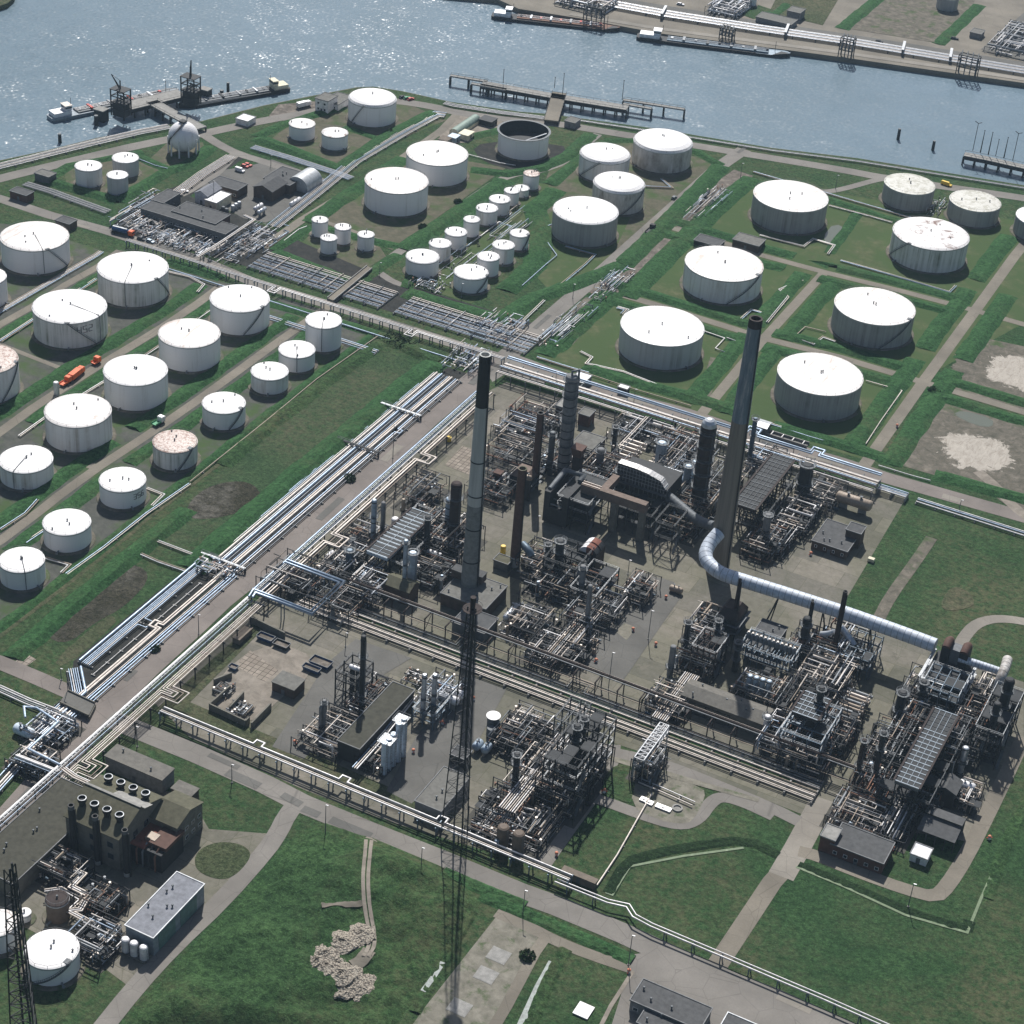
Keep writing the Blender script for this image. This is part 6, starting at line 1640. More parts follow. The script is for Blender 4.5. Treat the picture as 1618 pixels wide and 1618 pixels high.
for i in range(12):
 x = fx0+(fx1-fx0)*(i+.5)/12; y = (fy0+fy1)/2
 if i == 0:
  p0 = thing('filter_vessel', 'small round filter on the pale blue frame, first from the left', 'filter', (x, y, 8.8), 'row of small filters'); ORIGIN[p0.name] = (0, 0, 0)
  put('shell', MB().lathe((0, 0, 0), [(.75, 0), (.75, 1.8), (.55, 2.2), (0, 2.3)], 14), M['pipe_grey'], p0); put('lid', MB().cyl((0, 0, 2.25), (0, 0, 2.6), .4, n=10), M['pipe_cream'], p0)
 else: dup(p0, (x, y, 8.8), None, 'small round filter on the pale blue frame, %s from the left' % ['', 'second', 'third', 'fourth', 'fifth', 'sixth', 'seventh', 'eighth', 'ninth', 'tenth', 'eleventh', 'twelfth'][i])
for i, (px, w) in enumerate(((1180, 'leftmost'), (1190, 'second'), (1200, 'third'), (1210, 'rightmost'))):
 column('grey upright cylinder, %s of four hanging below the filter row' % w, px, 1100+i*3, 1066+i*3, 4.6, 'vessel_blue', (), cat='vessel', name='upright_vessel', group='four grey cylinders', bands=2)
column('small white pot vessel right of the four grey cylinders', 1222, 1112, 1093, 4.2, 'vessel_white', (), cat='vessel', name='upright_vessel')
column('small beige pot vessel with bent pipe by the white pot', 1237, 1106, 1088, 4, 'pipe_tan', (), cat='vessel', name='upright_vessel')
column('white cylinder pair member beside the corrugated shed gable', 1207, 1165, 1130, 5, 'vessel_white', (.9,), cat='vessel', name='upright_vessel')
x0, y0, x1, y1 = WR((1254, 1125), (1292, 1138), (1302, 1105), (1272, 1092), z=15)
aircooler('square gridded deck high on the blue shaded frame', x0, y0, x1, y1, 15, nx=5, ny=5, grid='grid_grey', fas='steel_dark', legs=False)
frame('tall blue shaded tower frame under the square gridded deck', x0-1, y0-6, x1+4, y1+2, [4, 7.5, 11], mat='steel_blue', nx=3, ny=4, fill=.3, seed=64)
PW('bright cream pipe bundle angled across above the exchanger ends', [(1258, 1105), (1318, 1125), (1335, 1070), (1285, 1055)], 9, 70, MET, 65, zmin=4, rr=(.14, .34))
exchangers('%s tan exchanger end sticking out right of the blue tower frame', G(1335, 1115).x-2, G(1335, 1150).y, 9, 1.9, 'X', 8, 1.8, .6, ['pipe_tan', 'pipe_cream', 'pipe_grey'], 'exchanger ends right of the tower frame', rows=2)
PW('pipes and pumps around the slim dark forked stack', [(1288, 1050), (1345, 1068), (1360, 1025), (1310, 1005)], 7, 60, BLU+DRK, 66)
FR('blue railed frame right of the forked stack', [(1330, 1062), (1370, 1070), (1382, 1035), (1350, 1025)], [4, 8], mat='steel_blue', nx=3, ny=3, fill=.35, seed=67)
PW('blue lit pipes and valves below the corrugated shed gable', [(1200, 1195), (1270, 1215), (1285, 1165), (1225, 1150)], 6, 60, BLU+DRK, 68)
PW('dark pipework at the foot of the dark flare topped column', [(1245, 1045), (1285, 1055), (1295, 1020), (1262, 1010)], 6, 40, DRK+BLU, 69)
vessel('silver drum wedged under the cream pipe bundle', (1330, 1055), (1345, 1060), 6, 5, 'vessel_silver', axis='X')
# ---- far right unit
x0, y0, x1, y1 = WR((1414, 1233), (1453, 1244), (1511, 1131), (1477, 1121), z=15)
aircooler('long sloping strip of fin fans with bright white grid in far right unit', x0, y0, x1, y1, 15, nx=4, ny=17, grid='grid_grey', fas='steel_grey', darkfrac=(13, 14, 15, 16))
frame('black frame under the white gridded fin fan strip', x0-5, y0+1, x1+4, y1, [4.5, 9.5], nx=3, ny=9, fill=.35, seed=71)
def top_furnace():
 x0, y0, x1, y1 = WR((1452, 1110), (1512, 1122), (1524, 1085), (1470, 1072)); h = 15
 t = thing('furnace', 'tall furnace topped by two rusty upright ducts where silver ducts meet', 'furnace', ((x0+x1)/2, (y0+y1)/2, 0))
 put('firebox', MB().box(x0, y0, 2.5, x1, y1, h*.75), M['steel_dark'], t)
 xm = (x0+x1)/2
 for s in (-1, 1):
  x = xm+s*(x1-x0)*.24
  put('upright_duct', MB().box(x-1.5, y1-5.5, h*.75, x+1.5, y1-.5, h+3), M['steel_dark'], t)
  put('duct_top', MB().tube([(x, y1-5.6, h+2.2), (x, y1-3, h+3.6), (x, y1-.4, h+2.2)], 1.5, 10), M['rust'], t)
 put('middle_duct', MB().box(xm-1.6, y1-5, h*.75, xm+1.6, y1-.6, h+2), M['steel_grey'], t)
 for x in (x0+.4, xm, x1-.4):
  for y in (y0+.4, y1-.4): put('leg', MB().bar((x, y, 0), (x, y, 2.5), .7), M['steel_dark'], t)
 mb = MB()
 for z in (h*.45, h*.75+.2):
  for a, b in (((x0-1, y0-1), (x1+1, y0-1)), ((x0-1, y0-1), (x0-1, y1)), ((x1+1, y0-1), (x1+1, y1))):
   mb.bar((*a, z), (*b, z), 1.1, .15); mb.bar((*a, z+1.1), (*b, z+1.1), .1)
 put('walkway', mb, M['steel_pale'], t)
top_furnace()
FR('blue grey railed platform frame in front of the rusty twin duct furnace', [(1446, 1128), (1506, 1142), (1518, 1112), (1462, 1098)], [6, 10, 12.5], mat='steel_blue', nx=4, ny=3, fill=.3, seed=72)
column('thick black column left of the white gridded fin strip', 1414, 1150, 1092, 7.5, 'pipe_dark', (.5, .95), bands=4)
column('dark slim column lower left of the fin strip', 1378, 1243, 1156, 4.6, 'pipe_dark', (.3, .7, .97), bands=4)
column('darker slim column at the outer left corner of the far right unit', 1352, 1234, 1168, 4, 'rust_dark', (.35, .97), bands=3)
column('silver twisted column in the shade right of the fin strip', 1516, 1222, 1180, 5.2, 'vessel_silver', (.45,), bands=3)
column('dark end tower carrying the rust mottled duct', 1572, 1165, 1072, 8, 'steel_dark', (.3, .55, .8), bands=6)
column('second dark tower column beside the end tower', 1556, 1190, 1110, 6, 'pipe_dark', (.4, .8), bands=4)
FR('dark scaffold frame round the end tower', [(1540, 1205), (1572, 1212), (1590, 1140), (1562, 1132)], [5, 10, 14], nx=2, ny=4, fill=.4, seed=73)
FR('dark frame with pale rungs between slim columns and fin strip', [(1383, 1215), (1415, 1224), (1440, 1165), (1412, 1156)], [4, 8], nx=3, ny=4, fill=.3, seed=74, mat='steel_grey')
PW('row of black pipes and drums left of the white gridded fin strip', [(1405, 1205), (1430, 1212), (1462, 1140), (1440, 1132)], 9, 60, DRK, 75)
PW('dark pipework right of the fin strip before the end tower', [(1495, 1200), (1535, 1210), (1560, 1130), (1525, 1122)], 8, 66, DRK+MET, 76)
PW('cream pipes and pumps right of the twin duct furnace', [(1522, 1120), (1550, 1128), (1562, 1088), (1540, 1080)], 5, 44, MET, 77)
PW('pipe runs along the near end of the far right unit before brick house', [(1312, 1305), (1380, 1326), (1392, 1285), (1330, 1265)], 4, 50, MET+DRK, 78)
PW('white pipe ends lying in rows beyond the brick house', [(1385, 1325), (1425, 1332), (1448, 1280), (1415, 1268)], 3, 46, MET+['pipe_pale'], 79, bias=.15)
PW('black piping below the two outer slim columns', [(1340, 1262), (1400, 1278), (1412, 1238), (1362, 1224)], 6, 50, DRK, 80)
building('black gabled hut with white roof edge beside the white drum', [(1476, 1244), (1507, 1254), (1520, 1236), (1488, 1226)], 1268, wall='steel_dark', roof='roof_felt', kind='gable', ridge='Y', rh=1.6)
vessel('white bullet drum behind the black gabled hut', (1517, 1238), (1538, 1246), 3.4, 8, 'vessel_white', axis='X')
PW('small pumps and pipes right of the black gabled hut', [(1508, 1275), (1530, 1280), (1545, 1255), (1522, 1248)], 3.5, 30, MET+DRK, 81)
def lean():
 x0, y0, x1, y1 = WR((1454, 1306), (1512, 1323), (1524, 1290), (1468, 1271), z=6)
 t = thing('open_shed', 'open sided shed with stepped dark corrugated roof', 'shed', ((x0+x1)/2, (y0+y1)/2, 0)); ym = y0+(y1-y0)*.6
 put('roof', MB().add([(x0, y0, 4.6), (x1, y0, 4.6), (x1, ym, 5.8), (x0, ym, 5.8)], [(0, 1, 2, 3)]).add([(x0, ym-.6, 6.6), (x1, ym-.6, 6.6), (x1, y1, 5.4), (x0, y1, 5.4)], [(0, 1, 2, 3)]), M['roof_felt'], t)
 put('rear_wall', MB().box(x0, y1-.3, 0, x1, y1-.05, 5.3), M['corrugated'], t)
 for i in range(5):
  x = x0+.2+(x1-x0-.4)*i/4; put('post', MB().bar((x, y0+.2, 0), (x, y0+.2, 4.6), .3), M['steel_dark'], t)
 mb = MB()
 for i in range(4): x = x0+2+(x1-x0-4)*i/3; mb.box(x-1, ym-1, 0, x+1, ym+1, 1.6); mb.cyl((x, ym, 1.6), (x, ym, 2.5), .6, n=10)
 put('pump_set', mb, M['steel_grey'], t)
lean()
building('red brick switch house with flat roof and low tower at its end', [(1318, 1336), (1397, 1363), (1410, 1332), (1330, 1304)], 1352, wall='brick_red', roof='roof_felt', win='s', rows=(1.0,), seed=6, ww=1.3)
building('taller brick end bay with white ball vent on the switch house', [(1299, 1322), (1320, 1328), (1327, 1310), (1307, 1303)], 1344, wall='brick_red', roof='concrete_grey', door='')
building('small white metal cabinet on the lawn beside the open shed', [(1440, 1350), (1466, 1357), (1472, 1342), (1447, 1333)], 1360, wall='vessel_white', roof='white_trim', door='s')
# ---- lower left unit
x0, y0, x1, y1 = WR((534, 1171), (568.7, 1184), (652, 1090.7), (620.7, 1079), z=7)
building('long green stained flat roof hall on posts in the lower left unit', [], h=7, wall='steel_dark', roof='roof_dark_moss', rect=(x0, y0, x1, y1), door='', seed=8)
column('dark tall column beside the long flat roof hall', 571, 1120, 1004, 4.4, 'pipe_dark', (.2, .72), bands=3)
FR('pale topped dark frame left of the dark tall column', [(538, 1105), (562, 1115), (578, 1085), (556, 1075)], [4, 8, 11], nx=2, ny=2, fill=.3, seed=91)
vessel('white drum perched on the frame beside the dark tall column', (554, 1052), (568, 1059), 12, 4, 'vessel_white', axis='X', saddle='steel_dark')
column('first of two silver columns before the pair of white bullets', 667, 1140, 1065, 4, 'vessel_silver', (.25, .5), bands=3)
column('second silver column nearer the white bullets', 684, 1128, 1065, 4, 'vessel_silver', (.25, .5), bands=3)
FR('pale blue frame at the feet of the silver columns', [(660, 1145), (685, 1152), (700, 1120), (678, 1112)], [3, 5.5], mat='steel_blue', nx=2, ny=2, seed=92)
vessel('rear white bullet tank of the pair by the silver columns', (703, 1088), (731, 1099), 4.2, 7, 'vessel_white', axis='X')
vessel('front white bullet tank of the pair by the silver columns', (694, 1097), (722, 1109), 4.2, 7, 'vessel_white', axis='X')
for i, (px, py, ty, w) in enumerate(((606, 1222, 1173, 'nearest'), (613, 1216, 1166, 'second'), (620, 1209, 1159, 'third'), (628, 1202, 1142, 'fourth'), (636, 1194, 1134, 'farthest'))):
 column('%s of five pale blue clad silos in a close row' % w, px, py, ty, 5, 'clad_pale', (), cat='silo', name='silo', head=False, group='row of clad silos')
for lab, pts, z in (('small railed platform over the nearest clad silos', [(602, 1174), (618, 1178), (624, 1164), (608, 1158)], 12.4), ('small railed platform over the farthest clad silos', [(623, 1140), (640, 1144), (643, 1132), (630, 1127)], 15.0)):
 x0, y0, x1, y1 = WR(*pts, z=z)
 t = thing('service_platform', lab, 'platform', ((x0+x1)/2, (y0+y1)/2, z)); put('deck', MB().box(x0, y0, z, x1, y1, z+.2), M['steel_pale'], t)
 mb = MB()
 for a, b in (((x0, y0), (x1, y0)), ((x1, y0), (x1, y1)), ((x1, y1), (x0, y1)), ((x0, y1), (x0, y0))):
  mb.bar((*a, z+1.1), (*b, z+1.1), .09)
  for k in range(5): mb.bar((a[0]+(b[0]-a[0])*k/5, a[1]+(b[1]-a[1])*k/5, z), (a[0]+(b[0]-a[0])*k/5, a[1]+(b[1]-a[1])*k/5, z+1.1), .08)
 put('handrail', mb, M['steel_grey'], t)
column('taller of two slim grey columns among low beige pipes', 511.6, 1158, 1106, 3.2, 'render_grey', (.9,))
column('shorter of two slim grey columns among low beige pipes', 506, 1160, 1116, 2.8, 'render_grey', ())
PW('low beige pipework round the two slim grey columns', [(478, 1182), (530, 1200), (560, 1145), (515, 1130)], 3.5, 60, MET, 93)
PW('cream pipes along the left eave of the long flat roof hall', [(545, 1140), (575, 1150), (615, 1090), (590, 1082)], 3.5, 50, MET, 94)
PW('blue pipes and valves between silver columns and white bullets', [(672, 1118), (705, 1128), (715, 1090), (690, 1080)], 5, 44, BLU, 95)
PW('small pipes behind the flat roof hall toward the cream bundle', [(630, 1078), (665, 1090), (680, 1070), (650, 1060)], 1.5, 24, MET, 96, post=False)
px_pipes('pipe_rack', 'pale pipe rack along the right eave of the long flat roof hall', [(655, 1100), (600, 1170), (560, 1215)], 4, [(.8, .3, PL), (0, .3, C_), (-.8, .25, B)], 'bent', step=7, supmat='steel_dark')
_t = column('white topped round tank on the open yard near the mast', 777.5, 1160, 1131, 9.6, 'steel_grey', (), cat='tank', name='small_tank', head=False)
g = G(777.5, 1160); _h = hgt(g, 1131)
put('lid', MB().lathe((g.x, g.y, _h+.02), [(2.4, 0), (2.4, .15), (0, .45)], 24), M['roof_white'], _t)
column('grey short tank in front of the white topped yard tank', 775, 1172, 1150, 7, 'steel_grey', (), cat='tank', name='small_tank', head=False)
vessel('left glossy blue drum on the small slab by the mast', (752, 1181), (758, 1172), 2.4, 7, 'vessel_blue', axis='Y')
vessel('right glossy blue drum on the small slab by the mast', (766, 1186), (772, 1177), 2.4, 7, 'vessel_blue', axis='Y')
building('low dark pump cover left of the glossy blue drums', [(713, 1193), (735, 1200), (745, 1188), (722, 1180)], 1206, wall='steel_dark', roof='roof_felt', door='')
# ---- dark tower unit above bottom road
FR('tallest black steel tower crammed with pipes right of the cream rack', [(866, 1275), (905, 1288), (945, 1200), (915, 1190)], [5, 10, 15, 19], nx=3, ny=6, fill=.45, seed=101)
FR('white railed frame top at the upper end of the black tower', [(872, 1180), (905, 1190), (928, 1160), (902, 1150)], [6, 12], nx=2, ny=2, fill=.2, seed=102, mat='steel_grey')
gx = G(850, 1215, 7)
pipe_run('pipe_rack', 'cream pipe rack climbing between the yard and the black tower', 'Y', G(790, 1310).y+2, G(895, 1190).y, [(gx.x-2.4+i*.75, .2 + .06*(i % 3 == 0), C_ if i % 3 else 'pipe_pale') for i in range(8)], z=6.5, kind='bent', step=6, supmat='steel_dark')
PW('thicket of thin pipes left of the climbing cream rack', [(800, 1262), (835, 1275), (878, 1205), (848, 1190)], 6, 80, DRK+MET, 103)
PW('black pipes inside the foot of the black tower', [(865, 1285), (905, 1295), (940, 1215), (908, 1205)], 9, 70, DRK+MET, 104)
PW('pumps and bright bent pipes by the two brown tanks', [(800, 1330), (850, 1342), (872, 1290), (835, 1275)], 4, 56, MET+DRK, 105)
PW('pipework left of the two brown tanks by the mast', [(745, 1322), (785, 1335), (805, 1300), (768, 1288)], 4, 50, DRK+MET, 106)
PW('pipe cluster right of the black tower foot by the lane', [(898, 1232), (925, 1240), (940, 1205), (918, 1196)], 4, 34, DRK, 107)
PW('tan pipes from yard tank to the black tower', [(800, 1160), (865, 1182), (880, 1150), (820, 1130)], 4, 50, MET, 108)
column('left brown tank with pale lichen top by the pale trestle', 793, 1338, 1305, 10, 'vessel_brown', (), cat='tank', name='small_tank', overhead=None)
column('right brown tank with sandy top by the pale trestle', 817, 1350, 1315, 10, 'vessel_brown', (), cat='tank', name='small_tank')
for i, (a, b) in enumerate((((826, 1276), (855, 1283)), ((825, 1284), (842, 1292)), ((815, 1287), (825, 1303)))):
 q0, q1 = G(*a, 5), G(*b, 4)
 solo('bent_pipe', ['long white elbow pipe lying above the brown tanks', 'middle short white pipe above the brown tanks', 'steep white pipe pointing at the right brown tank'][i], 'pipe', MB().tube([(q0.x, q0.y, 1.2), q0, q1, (q1.x, q1.y, .5)], .34, 8), M['pipe_pale'])
building('flat grey roofed plain building left of the lattice mast', [(657.5, 1265), (696.7, 1283), (733, 1230), (701.7, 1213)], 1283, wall='render_grey', roof='roof_felt_pale', vents=2, door='s', seed=10)
# ---- gantry and pad
def gantry():
 a, b = G(1012, 1200, 9), G(1048, 1143, 9); x = (a.x+b.x)/2; y0, y1 = a.y, b.y; z = 9
 t = thing('pipe_gantry', 'bright white lattice gantry bridging the cream pipe bundle', 'gantry', (x, (y0+y1)/2, 0))
 mb = MB(); n = 10
 for s in (-1.6, 1.6):
  for zz in (z, z-2.4): mb.bar((x+s, y0, zz), (x+s, y1, zz), .3)
  for k in range(n+1):
   y = y0+(y1-y0)*k/n; mb.bar((x+s, y, z-2.4), (x+s, y, z), .18)
   if k < n: mb.bar((x+s, y, z-2.4), (x+s, y+(y1-y0)/n, z), .14)
 for k in range(n+1):
  y = y0+(y1-y0)*k/n; mb.bar((x-1.6, y, z), (x+1.6, y, z), .2); mb.bar((x-1.6, y, z-2.4), (x+1.6, y, z-2.4), .2)
  if k < n: mb.bar((x-1.6, y, z), (x+1.6, y+(y1-y0)/n, z), .14)
 put('lattice', mb, M['white_trim'], t)
 for y in (y0+.3, y1-.3):
  for s in (-1.6, 1.6): put('leg', MB().bar((x+s, y, 0), (x+s, y, z-2.4), .4), M['steel_pale'], t)
 for k in range(4): put('pipe', MB().tube([(x-1+k*.65, y0-1.5, z-2), (x-1+k*.65, y1+2, z-2)], .16, 6), M['pipe_pale'], t)
gantry()
FR('small dark frame full of valves at the near foot of white gantry', [(1005, 1232), (1028, 1240), (1040, 1208), (1018, 1200)], [4, 8], nx=2, ny=2, seed=111, mat='steel_grey')
PW('pipes and valves inside the frame at the white gantry foot', [(1007, 1230), (1026, 1238), (1038, 1210), (1020, 1203)], 7, 36, BLU+MET, 112)
px_pipes('pipe_band', 'two long pipes lying across the pale concrete pad', [(1010, 1235), (1050, 1252), (1095, 1272)], .6, [(1.4, .22, PL), (-.6, .26, C_)])
px_pipes('footpath_pipe', 'single thin pale pipe crossing the lawn from pad to timber shed', [(1030, 1255), (1010, 1290), (975, 1352), (943, 1400)], .3, [(0, .3, C_)])
for i, (px, py) in enumerate(((1017, 1265), (1026, 1270), (1048, 1278), (1070, 1278))):
 g = G(px, py)
 if i < 3: solo('concrete_pit', ['first square white cover on the pale pad beside the pipe', 'second square white cover on the pale pad', 'long white slab cover on the pale pad'][i], 'cover', MB().box(g.x-(1.2 if i < 2 else 2.6), g.y-1, .1, g.x+(1.2 if i < 2 else 2.6), g.y+1, .7).box(g.x-.4, g.y-.4, .71, g.x+.4, g.y+.4, 1.0), M['pipe_pale'])
 else: solo('manhole_ring', 'round pale ring on the concrete pad', 'manhole', MB().lathe((g.x, g.y, .08), [(1.7, 0), (1.7, .5), (1.2, .5), (1.2, .1), (0, .1)], 20, False), M['concrete_grey'])
for i, (px, py) in enumerate(((1008, 1000), )): pass

DN = DRK*2+['pipe_dark', 'steel_dark']*2+MET
for i, (lab, pts, zm) in enumerate((
 ('dark pumps and pipes filling the gap left of the collared blue column', [(560, 862), (590, 872), (600, 845), (572, 836)], 4), ('pipe thicket under the right flank of the blue ended fin fan deck', [(655, 880), (690, 892), (715, 845), (685, 832)], 8),
 ('dark pipe court between thick brown column and pale chimney', [(700, 880), (728, 888), (738, 850), (712, 842)], 6), ('low pipe rows between rear road rack and the squat heater', [(755, 790), (795, 800), (808, 765), (770, 755)], 5),
 ('pipe thicket between square hat stack and exchanger field', [(925, 772), (962, 785), (982, 742), (948, 730)], 7), ('dense dark piping right behind the tall concrete chimney', [(1112, 800), (1145, 812), (1165, 760), (1135, 750)], 8),
 ('dark piping left of the black crane topped column', [(838, 940), (872, 952), (890, 922), (855, 908)], 6), ('dark piping flanking the slim pale capped column', [(893, 1002), (925, 1012), (940, 972), (912, 962)], 6),
 ('pipe maze beside the white topped yard tank', [(785, 1188), (830, 1202), (850, 1165), (805, 1150)], 5), ('black piping against the left wall of the black tower', [(832, 1258), (868, 1270), (892, 1222), (860, 1210)], 9),
 ('pipe thicket between lattice mast and climbing cream rack', [(760, 1300), (800, 1312), (818, 1270), (778, 1258)], 5), ('dark piping beneath the brown open topped frame cells', [(1075, 1060), (1118, 1075), (1135, 1030), (1092, 1018)], 7),
 ('pump row along the front wall of the corrugated shed', [(1085, 1118), (1150, 1138), (1158, 1125), (1092, 1105)], 3.6), ('pipes around the feet of the four grey cylinders', [(1165, 1112), (1235, 1132), (1248, 1095), (1180, 1075)], 6),
 ('dark piping filling the left side of the blue tower frame', [(1225, 1150), (1262, 1162), (1282, 1112), (1245, 1100)], 9), ('dark piping at the right foot of the blue tower frame', [(1290, 1190), (1325, 1200), (1345, 1150), (1312, 1140)], 7),
 ('pipework in front of the blue tower frame by the trestle', [(1245, 1215), (1290, 1230), (1308, 1185), (1265, 1172)], 6), ('pipe knot where the bright cream bundle meets the trestle', [(1025, 1128), (1065, 1142), (1080, 1108), (1042, 1095)], 5),
 ('black piping behind the thick black column of the far right unit', [(1418, 1128), (1452, 1138), (1468, 1100), (1435, 1092)], 9), ('dark piping before the black gabled hut', [(1432, 1275), (1470, 1288), (1488, 1255), (1448, 1243)], 5),
 ('black piping between the slim columns of the far right unit', [(1362, 1212), (1398, 1222), (1420, 1178), (1385, 1168)], 8), ('black piping round the foot of the end tower', [(1535, 1190), (1565, 1198), (1585, 1140), (1555, 1132)], 9),
 ('dark piping below the right edge of the white gridded strip', [(1468, 1235), (1492, 1242), (1525, 1168), (1500, 1160)], 10), ('low pipes behind the grey collared column by the open yard', [(1180, 880), (1212, 890), (1230, 855), (1200, 845)], 6),
 ('pipe mass hanging under the far rack behind the glazed furnace', [(1050, 715), (1105, 732), (1115, 705), (1062, 690)], 6), ('pipe mass along the far rack behind the tallest banded column', [(815, 668), (880, 690), (892, 662), (830, 642)], 5),
 ('pipe jumble inside the bend of the blue pipe loop', [(412, 930), (480, 955), (520, 915), (458, 893)], 5), ('pipe crossing tangle right of the blue pipe loop', [(500, 968), (550, 985), (580, 945), (535, 930)], 6),
 ('low pipes beside the dark tall column of the lower left unit', [(560, 1130), (590, 1140), (615, 1100), (588, 1090)], 5), ('pumps and pipes by the feet of the clad silos', [(575, 1212), (602, 1222), (620, 1190), (595, 1180)], 3.6))):
 PW(lab, pts, zm, 48, DN, 900+i)
for a in (('black column rising inside the dark tower above the cream rack', 903, 1232, 1145, 6), ('second black column at the far side of the dark tower', 915, 1210, 1132, 5), ('dark column amid pipes left of the climbing cream rack', 812, 1250, 1190, 5), ('slim dark column in the pipe mass behind the brown stack', 862, 905, 858, 4), ('dark column standing in the blue tower frame', 1283, 1165, 1085, 5.5), ('dark column at the left end of the blue filter frame', 1160, 1060, 1012, 4.5),
   ('slim dark column in front of the far rack near the hat stack', 968, 720, 672, 3.6), ('dark column left of the glazed hump furnace', 973, 800, 742, 5.5), ('dark column in the far right unit beside the fin strip top', 1448, 1130, 1075, 5.5), ('slim dark column between the brown furnace and the pipe stack', 1128, 1030, 978, 4)):
 column(a[0], a[1], a[2], a[3], a[4], 'pipe_dark', (.4, .75, .96), bands=3)
vessel('white drum lying in a dark pit left of the lower main road', (26, 1150), (50, 1160), 1.8, 9, 'clad_pale', axis='X')
PW('valves and blue pipes beside the white drum in the pit', [(55, 1170), (90, 1182), (110, 1150), (72, 1138)], 3.4, 50, BLU, 960)
PW('blue valve cluster on the pipes toward the lower left corner', [(25, 1215), (60, 1228), (78, 1200), (45, 1188)], 3.4, 40, BLU+MET, 961)
# ------------------------------------------------------------------ river: jetties, barges, far quay
def jetty(label, pts, w, z=2.6, pile=6, name='jetty', rail=True, matd='concrete_grey', hang=2.2):
 q = [G(x, y, z) for x, y in pts]
 t = thing(name, label, 'jetty', (sum(p.x for p in q)/len(q), sum(p.y for p in q)/len(q), SEA))
 a, b = offset(q, w/2), offset(q, -w/2)
 mb = MB()
 up = lambda l, zz: [Vector((p.x, p.y, zz)) for p in l]
 loft(mb, [up(b, z), up(a, z)]); loft(mb, [up(a, z), up(a, z-.8)]); loft(mb, [up(b, z-.8), up(b, z)])
 for k in (0, -1): mb.add([Vector((a[k].x, a[k].y, z)), Vector((b[k].x, b[k].y, z)), Vector((b[k].x, b[k].y, z-.8)), Vector((a[k].x, a[k].y, z-.8))], [(0, 1, 2, 3)])
 put('deck', mb, M[matd], t)
 if hang:
  mb = MB(); loft(mb, [up(offset(q, w/2+.12), z-.3), up(offset(q, w/2+.12), z-hang)]); loft(mb, [up(offset(q, -w/2-.12), z-hang), up(offset(q, -w/2-.12), z-.3)])
  put('fender_wall', mb, M['steel_dark'], t)
 k = 0
 for p0, p1 in zip(q, q[1:]):
  n = max(1, int((p1-p0).length/pile)); d = (p1-p0).normalized(); nn = Vector((-d.y, d.x, 0))
  for i in range(n+1):
   for s in (-.42, .42):
    if k > 80: break
    p = p0.lerp(p1, i/n)+nn*w*s; k += 1
    put('pile', MB().cyl((p.x, p.y, SEA-3), (p.x, p.y, z-.75), .45, n=8), M['steel_dark'], t)
 if rail:
  mb = MB()
  for l in (a, b):
   for p0, p1 in zip(l, l[1:]):
    mb.bar((p0.x, p0.y, z+1), (p1.x, p1.y, z+1), .12); n = max(1, int((p1-p0).length/4))
    for i in range(n+1): p = p0.lerp(p1, i/n); mb.bar((p.x, p.y, z), (p.x, p.y, z+1), .1)
  put('handrail', mb, M['steel_dark'], t)
 return t
jetty('broad concrete jetty deck carrying both loading towers beside the moored barges', [(188, 170), (288, 146)], 11)
jetty('approach bridge from the shore road to the two tower jetty', [(240, 160), (276, 180), (318, 202)], 7, name='jetty_bridge', hang=0)
def load_tower(label, bx, by, ty, boom):
 g = G(bx, by, 2.6); h = hgt(g, ty)
 t = thing('loading_tower', label, 'loading tower', (g.x, g.y, 2.6)); w = 4.2
 for x in (-w, w):
  for y in (-w*.7, w*.7): put('post', MB().bar((g.x+x, g.y+y, 2.6), (g.x+x, g.y+y, h), .55), M['steel_dark'], t)
 for k in range(1, 5):
  z = 2.6+(h-2.6)*k/4; mb = MB()
  for y in (-w*.7, w*.7): mb.bar((g.x-w, g.y+y, z), (g.x+w, g.y+y, z), .4); mb.bar((g.x-w, g.y+y, z-(h-2.6)/4), (g.x+w, g.y+y, z), .25)
  for x in (-w, w): mb.bar((g.x+x, g.y-w*.7, z), (g.x+x, g.y+w*.7, z), .4)
  put('beam_grid', mb, M['steel_dark'], t)
  if k in (2, 4): put('deck', MB().box(g.x-w-.5, g.y-w*.7-.5, z+.21, g.x+w+.5, g.y+w*.7+.5, z+.35), M['steel_dark'], t)
 put('lower_cladding', MB().box(g.x-w+.4, g.y-w*.7+.4, 2.6, g.x+w-.4, g.y+w*.7-.4, 2.6+(h-2.6)*.45), M['steel_dark'], t)
 p = G(*boom, 2.6); a = Vector((g.x, g.y, h)); b = Vector((g.x, g.y, h))+CR*((boom[0]-bx)*mpp(g))*1.0; b.z = hgt(g, boom[1])
 mb = MB()
 for s in (-.5, .5): mb.bar(a+Vector((s, 0, 0)), b, .4)
 mb.bar(a+Vector((0, 0, 0)), a+Vector((0, 0, (b.z-h)*.6)), .5); mb.bar(a+Vector((0, 0, (b.z-h)*.6)), b, .15)
 put('crane_boom', mb, M['steel_dark'], t)
 for s in (-2, 0, 2): put('loading_arm', MB().tube([(g.x+s, g.y, 4), (g.x+s, g.y, h*.8), (g.x+s, g.y+5, h*.6), (g.x+s, g.y+6, 4)], .3, 6), M['steel_grey'], t)
load_tower('loading tower with leaning crane boom by the white barge bow', 192, 182, 141, (179, 118))
load_tower('loading tower with upright crane mast at the jetty T junction end', 302, 164, 121, (303.5, 95))
